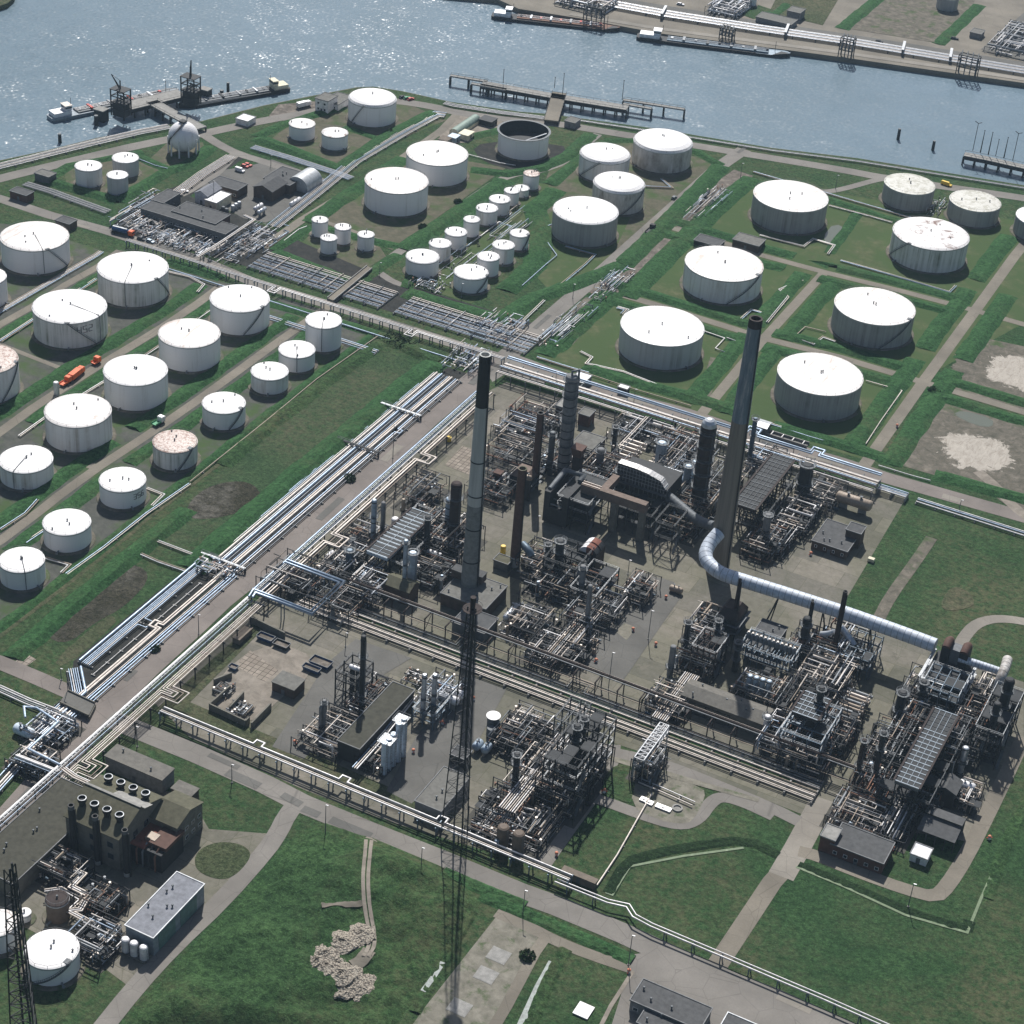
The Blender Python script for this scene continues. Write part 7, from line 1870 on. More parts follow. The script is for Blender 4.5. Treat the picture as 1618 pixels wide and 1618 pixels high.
def dolphin(label, px, py, ty, rp, name='mooring_dolphin', cat='mooring', mat='steel_dark', box=False):
 g = G(px, py, SEA); h = hgt(g, ty); r = rp*mpp(g)
 t = thing(name, label, cat, (g.x, g.y, SEA))
 if box:
  put('pier', MB().box(g.x-r, g.y-r*.8, SEA-2, g.x+r, g.y+r*.8, h), M[mat], t); put('cap', MB().box(g.x-r*1.1, g.y-r*.9, h+.003, g.x+r*1.1, g.y+r*.9, h+.5), M['concrete_grey'], t)
 else:
  for a in range(3): put('pile', MB().cyl((g.x+r*.6*math.cos(a*2.1), g.y+r*.6*math.sin(a*2.1), SEA-2), (g.x+r*.45*math.cos(a*2.1), g.y+r*.45*math.sin(a*2.1), h), r*.5, n=10), M[mat], t)
  put('cap', MB().cyl((g.x, g.y, h), (g.x, g.y, h+.6), r*.9, n=12), M['steel_grey'], t)
 return t
dolphin('square dark mooring dolphin left of the first loading tower', 160.5, 190, 173, 9, box=True)
dolphin('narrow dark pile standing in the water before the square dolphin', 152.5, 198, 184, 3.6)
dolphin('square dark dolphin right of the second loading tower', 325, 158, 141, 8, box=True)
dolphin('short dark pile between square dolphin and second barge', 350.5, 153, 144, 3.4)
dolphin('tall dark pile standing free in the glittering water behind barge', 360.5, 150, 132, 2.6)
dolphin('lone twin pile in the water near the left shore', 95, 225, 213, 3)
dolphin('channel post with dark top marker in the open river', 1418.6, 220, 205, 2.6)
dolphin('short grey mooring post in the open river right of the marker', 1473.5, 237, 224, 2.6)
g = G(1419, 212, SEA); _h = hgt(G(1418.6, 220, SEA), 205)
jetty('long narrow jetty deck in mid river on many piles', [(762, 131), (868, 150), (992, 170)], 7)
jetty('short stem bridge joining mid river jetty to the bank', [(884, 146), (871, 190)], 8, name='jetty_bridge', hang=0, matd='track')
jetty('thin outer walkway on stilts left of the mid river jetty', [(712, 118.5), (770, 128)], 2.5, pile=9, hang=0, name='jetty_walkway')
jetty('inner stilt walkway left of the mid river jetty', [(745, 131), (800, 141)], 2.5, pile=9, hang=0, name='jetty_walkway')
jetty('outer stilt walkway reaching right from the mid river jetty', [(985, 157), (1082, 172)], 2.5, pile=9, hang=0, name='jetty_walkway')
jetty('inner shorter stilt walkway right of the mid river jetty', [(985, 163), (1030, 171)], 2.5, pile=9, hang=0, name='jetty_walkway')
jetty('dark piled jetty at the right edge with tall lamp masts', [(1524, 243), (1560, 250), (1640, 268)], 5.5)
for i, (px, by, ty, w, k) in enumerate(((1537, 238, 195, 'first tall forked lamp mast on the right edge jetty', 1), (1549, 241, 206, 'thick loading mast second from the left on right edge jetty', 0), (1561.5, 244, 209, 'thick loading mast third from the left on right edge jetty', 0), (1573, 247, 220, 'short thin mast amid the right edge jetty', 0), (1586, 250, 217, 'thick loading mast fourth on the right edge jetty', 0), (1600, 254, 211, 'second tall forked lamp mast on the right edge jetty', 1),
  (795, 131, 110, 'thin lamp mast at the left end of mid river jetty', 0), (889, 147, 116, 'thin lamp mast where stem meets mid river jetty', 0), (876, 139, 122, 'small lamp mast left of the stem on mid river jetty', 0), (983, 158, 127, 'thin lamp mast at the right end of mid river jetty', 0))):
 g = G(px, by, 2.6); h = hgt(g, ty)
 t = thing('jetty_mast', w, 'mast', (g.x, g.y, 2.6)); put('pole', MB().cyl((g.x, g.y, 2.6), (g.x, g.y, h), .35 if 'thick' in w else .2, .16, n=8), M['steel_dark'], t)
 put('lamp_head', MB().bar((g.x-1.6*k-.3, g.y, h+.9*k), (g.x, g.y, h), .28).bar((g.x+1.6*k+.3, g.y, h+.9*k), (g.x, g.y, h), .28), M['steel_dark'], t)
def barge(label, p0, p1, w, hull='steel_dark', deck='steel_grey', house=.88, housemat='vessel_white', roofm='vessel_white', seed=1, fb=1.6, bow_at=1):
 "bow at p1 if bow_at else at p0; house: position along the hull"
 a, b = G(*p0, SEA), G(*p1, SEA)
 if not bow_at: a, b = b, a
 d = (b-a); L = d.length; d.normalize(); n = Vector((-d.y, d.x, 0)); c = (a+b)/2
 t = thing('tank_barge', label, 'barge', (c.x, c.y, SEA)); h = w/2
 prof = [(0, .62), (.015, .85), (.05, 1), (.88, 1), (.94, .8), (.98, .42), (1, .1)]
 P3 = lambda f, s, z: a+d*(L*f)+n*(h*s)+Vector((0, 0, z))
 mb = MB(); rows = []
 for f, s in prof:
  sh = .9 if f > .9 else (.4 if f < .06 else 0)
  rows.append([P3(f, -s*.86, -.6), P3(f, -s, fb+sh), P3(f, s, fb+sh), P3(f, s*.86, -.6)])
 loft(mb, rows); mb.add([v for v in rows[0]], [(0, 1, 2, 3)]); mb.add([v for v in rows[-1]], [(3, 2, 1, 0)])
 put('hull', mb, M[hull], t)
 put('deck', MB().add([P3(f, -s*.97, fb+.05+(.9 if f > .9 else 0)) for f, s in prof]+[P3(f, s*.97, fb+.05+(.9 if f > .9 else 0)) for f, s in reversed(prof)], [tuple(range(len(prof)*2))]), M[deck], t)
 def blk(name, f0, f1, s, z0, z1, m, s2=None):
  v = [P3(f, ss, z) for z in (z0, z1) for f, ss in ((f0, -s), (f1, -s), (f1, s2 or s), (f0, s2 or s))]
  return put(name, MB().add(v, [(0, 3, 2, 1), (4, 5, 6, 7), (0, 1, 5, 4), (1, 2, 6, 5), (2, 3, 7, 6), (3, 0, 4, 7)]), M[m], t)
 rg = random.Random(seed)
 blk('cargo_trunk', .2, .86, .72, fb+.05, fb+1.0, deck)
 for s in (-.3, 0, .3): put('deck_pipe', MB().tube([P3(.2, s, fb+1.4), P3(.86, s, fb+1.4)], .22, 6), M[rg.choice(['pipe_pale', 'pipe_grey', 'steel_pale'])], t)
 for k in range(9): f = .23+.62*k/8; blk('hatch', f-.008, f+.008, .62 if k % 2 else .25, fb+1.0, fb+rg.uniform(1.5, 2.1), rg.choice(['steel_pale', 'pipe_grey', 'red_paint', 'steel_dark']))
 blk('accommodation', .02, .15, .7, fb, fb+2.6, housemat); blk('wheelhouse', .11, .155, .55, fb+2.6, fb+5.2, housemat); blk('wheelhouse_window', .1085, .1565, .56, fb+3.7, fb+4.6, 'window_glass'); blk('wheelhouse_roof', .105, .16, .62, fb+5.2, fb+5.45, roofm)
 put('mast', MB().cyl(P3(.9, 0, fb+.8), P3(.9, 0, fb+7), .15, n=6).cyl(P3(.165, 0, fb+5), P3(.165, 0, fb+8.5), .12, n=6), M['steel_dark'], t)
 return t
barge('tanker barge with white stern house half hidden behind the tower jetty', (78, 190), (282, 147), 9.5, 'cladding_grey', 'steel_grey', roofm='pipe_cream', seed=2)
barge('dark tanker barge with cream wheelhouse moored at the jetty end', (283, 170), (455, 141), 9.5, 'steel_dark', 'steel_grey', housemat='cream_paint', roofm='cream_paint', seed=3, bow_at=0)
barge('far tanker barge with reddish deck moored under the quay cranes', (777, 27), (979, 49), 10, 'steel_dark', 'pipe_rust', seed=4)
barge('far blue grey tanker barge with white house along the quay', (1006, 60), (1248, 90), 10, 'steel_dark', 'steel_blue', seed=5)
# far quay
def far_pt(px, py): return G(px, py, 0)
def far_run(name, label, pts, offs, z, step=14, sup='steel_grey', cat='pipeline'):
 return px_pipes(name, label, pts, z, offs, 'sleeper', cat, step, sup)
far_run('pipe_band', 'broad band of silver pipes running along the far quay', [(948, 8), (1045, 26), (1198, 50), (1343, 71), (1504, 98), (1660, 124)], [(6+i*1.25, .38, ['pipe_pale', 'pipe_cream', 'pipe_grey', 'vessel_silver'][i % 4]) for i in range(-5, 5)], 1.2)
strip('road', [(900, -12), (1010, 6), (1198, 37), (1300, 52), (1450, 75), (1660, 110)], 9, 'asphalt_dark', .08)
strip('quay_apron', [(900, 22), (1045, 46), (1198, 66), (1328, 83), (1510, 109), (1660, 132)], 5, 'concrete', .09)
area('field', [(1338, 45), (1390, -5), (1540, 0), (1530, 35), (1480, 68)], 'mud', .05)
area('field', [(1225, 0), (1330, -10), (1300, 40), (1215, 20)], 'grass_dry', .05); area('field', [(1118, -8), (1180, 2), (1240, 22), (1190, 30), (1130, 8)], 'grass', .05)
ridge([(1330, 46), (1395, -8)], 10, 1.2); ridge([(1482, 70), (1548, 8)], 9, 1.2); ridge([(1200, 20), (1225, 22), (1245, 6)], 7, 1.0)
area('field', [(1550, 78), (1618, 20), (1680, 30), (1680, 110)], 'asphalt_dark', .05)
for i, (px, by, ty, lab) in enumerate(((938, 34, 10, 'dark loading gantry over the red decked far barge'), (1148, 62, 44, 'dark loading gantry over the blue grey far barge'), (1336, 90, 60, 'left one of two loading gantries on the empty far quay'), (1527, 118, 88, 'largest loading gantry near the right end of far quay'))):
 g = G(px, by); h = hgt(g, ty); w = 6 if i in (0, 3) else 4
 t = thing('loading_gantry', lab, 'gantry', (g.x, g.y, 0))
 for x in (-w, w):
  for y in (-2.5, 2.5): put('post', MB().bar((g.x+x, g.y+y, 0), (g.x+x, g.y+y, h), .5), M['steel_dark'], t)
 for z in (h*.4, h*.75, h): put('beam_grid', MB().bar((g.x-w, g.y-2.5, z), (g.x+w, g.y-2.5, z), .5).bar((g.x-w, g.y+2.5, z), (g.x+w, g.y+2.5, z), .5).bar((g.x-w, g.y-2.5, z), (g.x-w, g.y+2.5, z), .5).bar((g.x+w, g.y-2.5, z), (g.x+w, g.y+2.5, z), .5), M['steel_dark'], t)
 for k in range(4): put('loading_arm', MB().tube([(g.x-w+1+k*w*.55, g.y, 0), (g.x-w+1+k*w*.55, g.y, h+2), (g.x-w+2+k*w*.55, g.y-5, h*.5)], .35, 6), M['steel_grey'], t)
for i, px in enumerate((1045, 1240, 1425, 1500)):
 py = 26+(px-1045)*.15; g = G(px, py+4); t = thing('pipe_crossing', ['first', 'second', 'third', 'fourth'][i]+' pale stair bridge over the silver pipes counted along the quay from the red barge', 'footbridge', (g.x, g.y, 0))
 d = (G(px+10, py+5.5)-g).normalized(); n = Vector((-d.y, d.x, 0))
 put('deck', MB().bar(g-n*2+Vector((0, 0, 4)), g+n*14+Vector((0, 0, 4)), 1.6, .3), M['steel_pale'], t)
 for f in (-1.5, 13.5): p = g+n*f; put('leg', MB().bar(Vector((p.x, p.y, 0)), Vector((p.x, p.y, 4)), .9), M['steel_grey'], t)
for i, (pts, h, lab) in enumerate((([(1247, 18), (1264, 22), (1268, 14), (1252, 11)], 5, 'small grey hut beside the far quay road'), ([(1198, 28), (1255, 36), (1256, 31), (1200, 23)], 3, 'long low wall like shed along the far quay road'), ([(1536, 52), (1550, 55), (1553, 48), (1538, 46)], 3, 'pale container on the sandy yard across the river'))):
 building(lab, pts, h=h, wall='render_grey', roof='roof_felt_pale', door='')
pipework('pale pipe manifold at the head of the far quay beside red barge', *WR((905, 12), (960, 18), (950, 0), (900, -6)), 4, 40, ['pipe_pale', 'vessel_silver', 'pipe_cream'], 201, rr=(.3, .5))
pipework('pale pipes and pumps by the pale tank across the river', *WR((1130, 24), (1165, 26), (1160, 8), (1135, 8)), 4, 40, ['pipe_pale', 'vessel_silver'], 202, rr=(.3, .5))
pipework('dark pipe racks at the far right corner across the river', *WR((1570, 84), (1630, 90), (1640, 50), (1590, 48)), 3, 40, ['pipe_pale', 'pipe_grey'], 203, rr=(.3, .5))
# shoreline pipes
px_pipes('pipe_band', 'long white pipes hugging the left shoreline', [(-20, 268), (60, 248), (140, 228), (220, 209), (268, 200)], .8, [(i*.95, .22, [PL, GR, C_][i % 3]) for i in range(-3, 4)], step=9)
px_pipes('pipe_band', 'white pipes beside the shore road behind the open topped tank', [(702, 163), (718, 167), (790, 178), (862, 187)], .8, [(i*.9, .22, [PL, GR][i % 2]) for i in range(-2, 3)], step=9)
px_pipes('pipe_band', 'thin grey pipes along the right hand shore', [(905, 190), (1033, 209), (1220, 239), (1354, 256), (1484, 277), (1640, 302)], .6, [(0, .3, PL), (1.1, .3, GR)], step=12)
px_pipes('pipe_band', 'white pipe bundle running diagonally to the river past the domed tank', [(430, 358), (500, 303), (560, 254), (640, 207), (690, 180), (704, 182)], .8, [(i*.9, .22, [PL, C_, GR, B][i % 4]) for i in range(-4, 4)], step=9)
px_pipes('pipe_band', 'white pipe bundle below the pair of small river tanks', [(400, 232), (460, 250), (540, 276), (556, 282)], .8, [(i*.9, .22, [PL, B][i % 2]) for i in range(-3, 3)], step=9)
px_pipes('pipe_band', 'short white pipe bundle beside the road under the gas sphere', [(365, 247), (320, 275), (270, 312), (225, 345)], .8, [(i*.9, .22, [PL, C_][i % 2]) for i in range(-3, 4)], step=9)
px_pipes('pipe_band', 'white pipes left of the three tank bund', [(40, 290), (80, 302), (130, 320), (172, 335)], .7, [(i*.9, .22, [PL, GR][i % 2]) for i in range(-3, 3)], step=9)
# ------------------------------------------------------------------ upper left works
def silver(label, pts, n, seed, **k): return PW(label, pts, 2.6, n, ['pipe_pale', 'pipe_cream', 'pipe_blue', 'vessel_silver', 'pipe_grey'], seed, post=False, rr=(.1, .22), bias=.3, valves=14, ln=(.06, .42), gain=1.0, **k)
silver('left third of the dense silver valve field behind the tanker lorry', [(200, 368), (235, 378), (262, 358), (226, 345)], 85, 211)
silver('middle third of the dense silver valve field below the pump house', [(240, 382), (285, 398), (310, 372), (265, 358)], 90, 212)
silver('right third of the dense silver valve field beside the raised pipe', [(292, 402), (325, 412), (352, 385), (315, 372)], 85, 213)
silver('pipe beds running up from the lane right of the raised white pipe', [(335, 415), (385, 412), (420, 378), (380, 365)], 80, 214)
silver('pipes and valves where the field meets the small gable hut', [(385, 400), (425, 395), (450, 365), (415, 352)], 70, 215)
silver('cream pipes packed between lane and the left end of the pump house', [(175, 360), (205, 366), (268, 312), (240, 305)], 70, 216)
silver('valves and short pipes at the crossroads corner of the pipe field', [(735, 525), (800, 545), (840, 512), (790, 500)], 90, 217)
silver('pipe cluster near the upper end of the trench band', [(690, 580), (745, 600), (790, 560), (735, 552)], 90, 218)
silver('valve cluster where the pale pipe bridge meets the black gravel bed', [(305, 905), (355, 922), (378, 900), (325, 882)], 80, 219)
silver('valves outside the two small rows of tanks by the bridge road', [(648, 455), (695, 468), (705, 450), (660, 440)], 50, 220)
silver('cream pipes running between the two rows of small tanks', [(700, 452), (715, 455), (835, 330), (822, 325)], 40, 221)
silver('pipe yard between the site road and the huge pale tank, lower half', [(850, 548), (885, 548), (940, 490), (905, 488)], 70, 222)
silver('pipe yard between the site road and the huge pale tank, upper half', [(930, 480), (968, 470), (1000, 430), (975, 425)], 60, 223)
silver('pipe bits in the rubble strip beside the wide grey tank', [(1070, 350), (1110, 355), (1160, 300), (1130, 295)], 46, 224)
silver('small pipe cluster behind the tank left of the pair with lichen roofs', [(1458, 340), (1480, 345), (1500, 318), (1480, 316)], 24, 225)
px_pipes('pipe_bridge', 'raised white pipe stepping round the right end of the pump house', [(312, 407), (352, 382), (402, 348), (386, 341)], 4.5, [(.5, .34, PL), (-.4, .3, C_)], 'bent', step=6)
building('long flat pump house with pale roof edge facing the valve field', [(227, 328), (356, 371), (368, 362), (242, 318)], h=5, wall='steel_grey', roof='roof_felt', win='s', rows=(1.5,), ww=1.4)
building('wider flat roofed wing behind the right part of the pump house', [(275, 332), (340, 355), (358, 342), (296, 320)], h=5.4, wall='brick_red', roof='roof_felt', vents=3, seed=12)
building('narrow flat wing behind the left end of the pump house', [(243, 317), (258, 322), (280, 306), (265, 300)], h=5.2, wall='steel_grey', roof='roof_felt', seed=14)
building('dark gabled shed with white base by the service road', [(309, 305), (327, 311), (346, 300), (330, 292)], h=5, wall='vessel_white', roof='roof_grey_blue', kind='gable', ridge='Y', rh=2.2)
building('flat yellow sided store beside the dark gabled shed', [(326, 317), (342, 322), (362, 308), (347, 302)], h=4.2, wall='cream_paint', roof='roof_white')
building('pair of dark flat roofed offices behind the gabled shed', [(334, 290), (378, 300), (384, 290), (345, 280)], h=4.2, wall='brick_brown', roof='roof_felt', win='s')
building('gabled brick workshop with dark side roof near the arched shed', [(401, 295), (430, 304), (447, 290), (424, 281)], h=5.2, wall='brick_brown', roof='roof_felt', kind='gable', ridge='Y', rh=2.2)
building('flat black roofed annex behind the gabled brick workshop', [(430, 286), (458, 294), (474, 272), (446, 264)], h=4.8, wall='brick_brown', roof='roof_felt', vents=4, seed=16)
building('small silver arched shed next to the brick workshop', [(460, 292), (486, 300), (502, 284), (478, 276)], h=2.2, wall='steel_pale', roof='steel_pale', kind='arch', door='')
building('pale green arched hangar on the sandy depot yard', [(711, 208), (722, 212), (758, 190), (747, 186)], h=1.8, wall='cream_paint', roof='green_roof', kind='arch', door='')
for lab, pts, m in (('brown container by the green hangar corner', [(696, 221), (707, 223), (710, 217), (700, 215)], 'timber'), ('blue container before the green hangar', [(711, 217), (720, 219), (723, 213), (715, 211)], 'vessel_blue'), ('cream container right of the green hangar door', [(731, 213), (740, 215), (743, 207), (734, 205)], 'cream_paint'), ('dark open machine frame behind the green hangar', [(762, 190), (778, 193), (780, 186), (765, 183)], 'steel_dark')):
 building(lab, pts, h=2.8, wall=m, roof=m, name='container', cat='container', door='e', parapet=False)
building('two storey white lookout office on the river point', [(507, 158), (520, 160), (526, 150), (513, 147)], h=7, wall='vessel_white', roof='roof_felt_pale', win='sw', rows=(1.2, 4.4), ww=1.4)
building('low pale office row between lookout and the domed tank', [(522, 163), (543, 161), (547, 150), (527, 150)], h=3.6, wall='vessel_white', roof='roof_felt_pale', win='s')
building('brick hut near the left bank pipes', [(21, 304), (42, 310), (47, 302), (27, 296)], h=3.6, wall='brick_red', roof='roof_felt')
building('dark shed beside the lane and the patched wide tank', [(95, 351), (110, 355), (114, 346), (99, 342)], h=3.4, wall='brick_brown', roof='roof_felt')
building('grey hut with stack pipe by the shore road left', [(62, 276), (77, 281), (80, 272), (66, 268)], h=3.6, wall='steel_grey', roof='roof_felt_pale')
building('white box hut on the grass by the jetty bridge', [(381, 190), (393, 192), (395, 183), (384, 181)], h=2.8, wall='vessel_white', roof='white_trim', door='')
building('grey guard hut on the bank by mid river jetty stem', [(898, 193), (909, 195), (911, 187), (901, 185)], h=3, wall='render_grey', roof='roof_felt_pale')
building('long low dark store by the lane below the puddle tank', [(1162, 380), (1200, 389), (1204, 378), (1168, 369)], h=3.4, wall='brick_brown', roof='roof_felt_pale')
building('low dark store right of the rubble strip lane', [(1100, 381), (1138, 388), (1141, 380), (1104, 373)], h=2.6, wall='steel_dark', roof='roof_felt')
building('tiny white roofed shelter beside the plant far road', [(977, 612), (991, 616), (993, 611), (980, 608)], h=2.6, wall='steel_dark', roof='roof_white', door='')
building('grey sheet hut behind the slim crowned column', [(1196, 672), (1211, 678), (1216, 668), (1201, 663)], h=3.4, wall='steel_grey', roof='steel_pale', kind='gable', ridge='X', rh=.8)
vessel('upper white drum of the pair beside the workshop yard', (402, 330), (414, 323), 2.6, 3.2, 'vessel_white', axis='Y')
vessel('lower bluish drum of the pair beside the workshop yard', (408, 336), (419, 329), 2.6, 3.2, 'vessel_silver', axis='Y')
vessel('white drum on the bank left of the white pipe bundle', (459, 323), (474, 314), 1.8, 3.4, 'vessel_white', axis='Y')
for i, (px, py) in enumerate(((353, 335), (358, 338), (368, 333), (373, 330), (378, 327))):
 column('small grey upright drum, %s from the left in the workshop yard' % ['first', 'second', 'third', 'fourth', 'fifth'][i], px, py, py-9, 3.2, 'steel_grey' if i < 2 else 'vessel_silver', (), name='upright_vessel', cat='vessel', group='workshop yard drums')
# pipes inside the tank farms
fp = [('right farm pipe zigzagging past the clean pale roofed tank', [(917, 556), (935, 565), (926, 575), (985, 588), (1080, 625)], 2), ('right farm pipe loop between pale tank and concrete chimney', [(1113, 524), (1145, 535), (1130, 551), (1155, 561), (1172, 543), (1148, 534)], 1),
  ('long low pipe on the bank between plant road and pale tank', [(925, 590), (1000, 615), (1092, 642)], 1), ('pipe pair skirting the rust lined roof tank', [(1008, 458), (1090, 485), (1168, 507), (1187, 490), (1212, 497)], 2), ('pipe stepping up beside the rust lined tank toward the crossroads', [(1212, 510), (1245, 470), (1232, 458), (1268, 443)], 2),
  ('pipe loop left of the streaked tank with slanting stair', [(1239, 527), (1285, 544), (1300, 533), (1320, 540)], 2), ('upper pipe loop behind the streaked tank with slanting stair', [(1258, 530), (1272, 517), (1305, 525)], 1), ('pipe pair along the lane above the streaked tanks', [(1328, 412), (1385, 428), (1500, 462), (1510, 452)], 2),
  ('pipe loop beside the grey tank with the puddle', [(1200, 372), (1270, 390), (1285, 378), (1318, 388), (1308, 402)], 2), ('long pipe along the bank from huge grey tank to rust roofed tank', [(1310, 325), (1375, 342), (1410, 352)], 2), ('pale pipe along the coast side grass bank', [(1190, 272), (1300, 304), (1440, 345)], 2),
  ('pipe line along the inner foot of the streaked tank nearest plant', [(1198, 664), (1280, 690), (1363, 713)], 2), ('pipe turning up the bank beside the nearest streaked tank', [(1368, 702), (1392, 665), (1425, 618), (1368, 602)], 1), ('pipe by the sand plot bank and the far road', [(1388, 736), (1440, 752), (1470, 760)], 1),
  ('pipe at the foot of tank 356 turning along the bank', [(598, 531), (500, 600), (425, 662), (340, 730), (300, 762)], 1), ('pipe along the bank from rusty roof tank to lowest tank', [(300, 765), (232, 812), (165, 865), (105, 908)], 2), ('short pipes linking tank 356 to the bank pipe', [(232, 772), (258, 782), (240, 800)], 2),
  ('pipe loop round the foot of the lowest left tank', [(72, 882), (110, 893), (97, 906)], 2), ('pipes in the lane beside the low white tank', [(0, 838), (40, 812), (60, 790)], 2), ('pipe from lane to plain white tank on round base', [(40, 858), (70, 838)], 2), ('long pipe along the lane behind the scuffed roof tank', [(30, 690), (72, 660), (170, 600)], 2),
  ('long pipe behind the clean tank by the orange lorry', [(172, 600), (250, 548), (335, 488)], 2), ('white pipes between the upper lane and tank 452', [(0, 540), (52, 506), (155, 440)], 3), ('pale pipe bundle beside the upper left lane', [(-10, 498), (52, 462), (150, 405), (160, 398)], 4),
  ('pipes from tank streaked with moss to the field corner', [(266, 430), (300, 438), (322, 450), (312, 462)], 2), ('pipe in the bund of four slim tanks', [(437, 390), (472, 363), (485, 358)], 1), ('pipe line in front of wide grey sided tank', [(893, 390), (940, 403), (925, 418), (872, 462)], 2), ('pipe at the corner of the wide grey tank bund', [(872, 355), (850, 363), (880, 404), (863, 418), (825, 452)], 1),
  ('pipe pair leaning on the bank near site road bend', [(860, 475), (832, 502), (816, 518)], 2), ('pipe along the edge of the open topped tank bund', [(738, 244), (790, 258), (815, 262)], 1), ('pipe between the domed tanks toward the road', [(1020, 295), (1062, 297), (1045, 283)], 2), ('pipe inside the gas sphere bund', [(220, 252), (245, 262), (270, 268)], 1),
  ('pipe loop in the trench meadow by the grass bank', [(245, 854), (300, 875), (345, 890)], 2), ('cream pipe pair lying in the meadow by the reed bed', [(205, 868), (250, 888), (300, 905)], 2), ('thin grey pipe ditch by the road verge behind shelter', [(848, 565), (895, 580), (930, 590)], 2), ('pipe beds at the foot of the pale huge tank bank', [(975, 486), (990, 490), (983, 497)], 3)]
for i, (lab, pts, n) in enumerate(fp):
 px_pipes('farm_pipe', lab, pts, .45, [((k-(n-1)/2)*.85, .24, ['pipe_cream', 'pipe_pale', 'pipe_tan', 'pipe_blue'][(i+k) % 4]) for k in range(n)], step=12)

rg = random.Random(77)
fx0, fx1 = G(222, 372, .5).x, G(322, 404, .5).x; fyA, fyB = G(280, 396).y, G(300, 372).y
for nm, lo, hi, lab in (('valve_rows', 0, .5, 'tightly ranked silver pipe stubs in the left half of the valve field'), ('valve_rows', .5, 1, 'tightly ranked silver pipe stubs in the right half of the valve field')):
 a, b = fx0+(fx1-fx0)*lo, fx0+(fx1-fx0)*hi
 t = thing(nm, lab, 'pipework', ((a+b)/2, (fyA+fyB)/2, 0)); k = 0; x = a
 while x < b and k < 88:
  y0 = fyA+rg.uniform(-1.5, 5); y1 = fyB-rg.uniform(-1, 7); r = rg.choice([.13, .17, .22])
  put('pipe', MB().tube([(x, y0, .7), (x, y1, .7)], r, 6).cyl((x, (y0+y1)/2+rg.uniform(-3, 3), .7), (x, (y0+y1)/2+rg.uniform(-3, 3), 1.6), .3, n=6).cyl((x, y0+2, .5), (x, y0+2, 1.3), .34, n=6), M[rg.choice(['pipe_pale', 'pipe_cream', 'pipe_pale', 'vessel_silver', 'pipe_grey'])], t)
  x += rg.uniform(.55, 1.0); k += 1
# ------------------------------------------------------------------ works hall, masts, vehicles, small things
def hall():
 h = 13; e0 = G(102.5, 1289, h); e1 = G(188, 1325, h); b1 = G(256, 1260, h)
 x0, x1, y0, y1 = e0.x, e1.x, (e0.y+e1.y)/2, b1.y
 t = thing('works_hall', 'big works hall with mossy gabled roof and two rows of round vents', 'hall', ((x0+x1)/2, (y0+y1)/2, 0)); ym = (y0+y1)/2; rh = 4.5
 put('wall', MB().box(x0, y0, 0, x1, y1, h), M['concrete_wall'], t)
 o = .5
 put('roof', MB().add([(x0-o, y0-o, h), (x1+o, y0-o, h), (x1+o, ym, h+rh), (x0-o, ym, h+rh), (x0-o, y1+o, h), (x1+o, y1+o, h)], [(0, 1, 2, 3), (3, 2, 5, 4)]).add([(x0-o, y0-o, h-.3), (x1+o, y0-o, h-.3), (x1+o, y0-o, h), (x0-o, y0-o, h)], [(0, 1, 2, 3)]), M['roof_moss'], t)
 for x in (x0+.02, x1-.02): put('gable', MB().add([(x, y0, h), (x, y1, h), (x, ym, h+rh-.1)], [(0, 1, 2)]), M['concrete_wall'], t)
 put('ridge_strip', MB().bar((x0-o, ym, h+rh+.1), (x1+o, ym, h+rh+.1), .8, .2), M['concrete_grey'], t)
 put('roof_patch', MB().add([(x0+9, ym+.1, h+rh+.06), (x0+21, ym+.1, h+rh+.06), (x0+21, ym+4, h+rh-1.5), (x0+9, ym+4, h+rh-1.5)], [(0, 1, 2, 3)]), M['concrete_grey'], t)
 for row, yy in ((0, y0+(ym-y0)*.45), (1, y1-(y1-ym)*.45)):
  for k in range(4):
   x = x0+(x1-x0)*(.14+.235*k)+(.8 if row else 0); z = h+rh*.47
   v = put('roof_vent', MB().lathe((x, yy, z-.8), [(.95, 0), (.95, 2.0), (1.35, 2.1), (1.35, 3.2), (1.05, 3.25), (1.0, 2.6), (0, 2.5)], 18, False), M['steel_dark'], t)
   ORIGIN[v.name] = ORIGIN[t.name]
   put('cowl_ring', MB().lathe((x, yy, z+2.45), [(1.36, 0), (1.1, .06), (1.06, .02)], 18, False), M['steel_pale'], v)
 windows(t, x0, y0, x1, y1, h, 'se', (3.5, 8.0), 2.2, 2.2, 5, 'steel_grey')
 put('door', MB().box(x1-.02, ym-2, 0, x1+.08, ym+2, 4.5), M['steel_dark'], t)
 # lower gabled wing
 w = building('lower gabled wing with one roof vent at the right of works hall', [(283, 1312), (303.7, 1289), (256, 1270)], 1351, wall='concrete_wall', roof='roof_moss', kind='gable', ridge='X', rh=2.2, win='es', rows=(2, 5.5), door='', rect=(x1+.05, G(283, 1312, 9.5).y, G(300, 1290, 9.5).x, G(283, 1312, 9.5).y+13))
 for i, (bx, by, ty, l) in enumerate(((118, 1351, 1272, 'dark boiler chimney nearest the long low roof, works hall front'), (155, 1364, 1289, 'middle dark boiler chimney in front of the works hall'), (201, 1383, 1311, 'dark boiler chimney nearest the rusty boiler'))):
  stack(l, bx, by, ty, 5.2, 5.2, [(.08, 'stack_pale'), (.93, 'steel_dark'), (1, 'steel_grey')], name='boiler_chimney', cat='chimney')
hall()
building('long low felt roofed annex running along the cream pipe rack', [], h=6, wall='concrete_wall', roof='roof_dark_moss', door='', vents=5, seed=18, rect=(G(5, 1390, 6).x-13, G(5, 1390, 6).y, G(102, 1316, 6).x+1, G(125, 1243, 6).y))
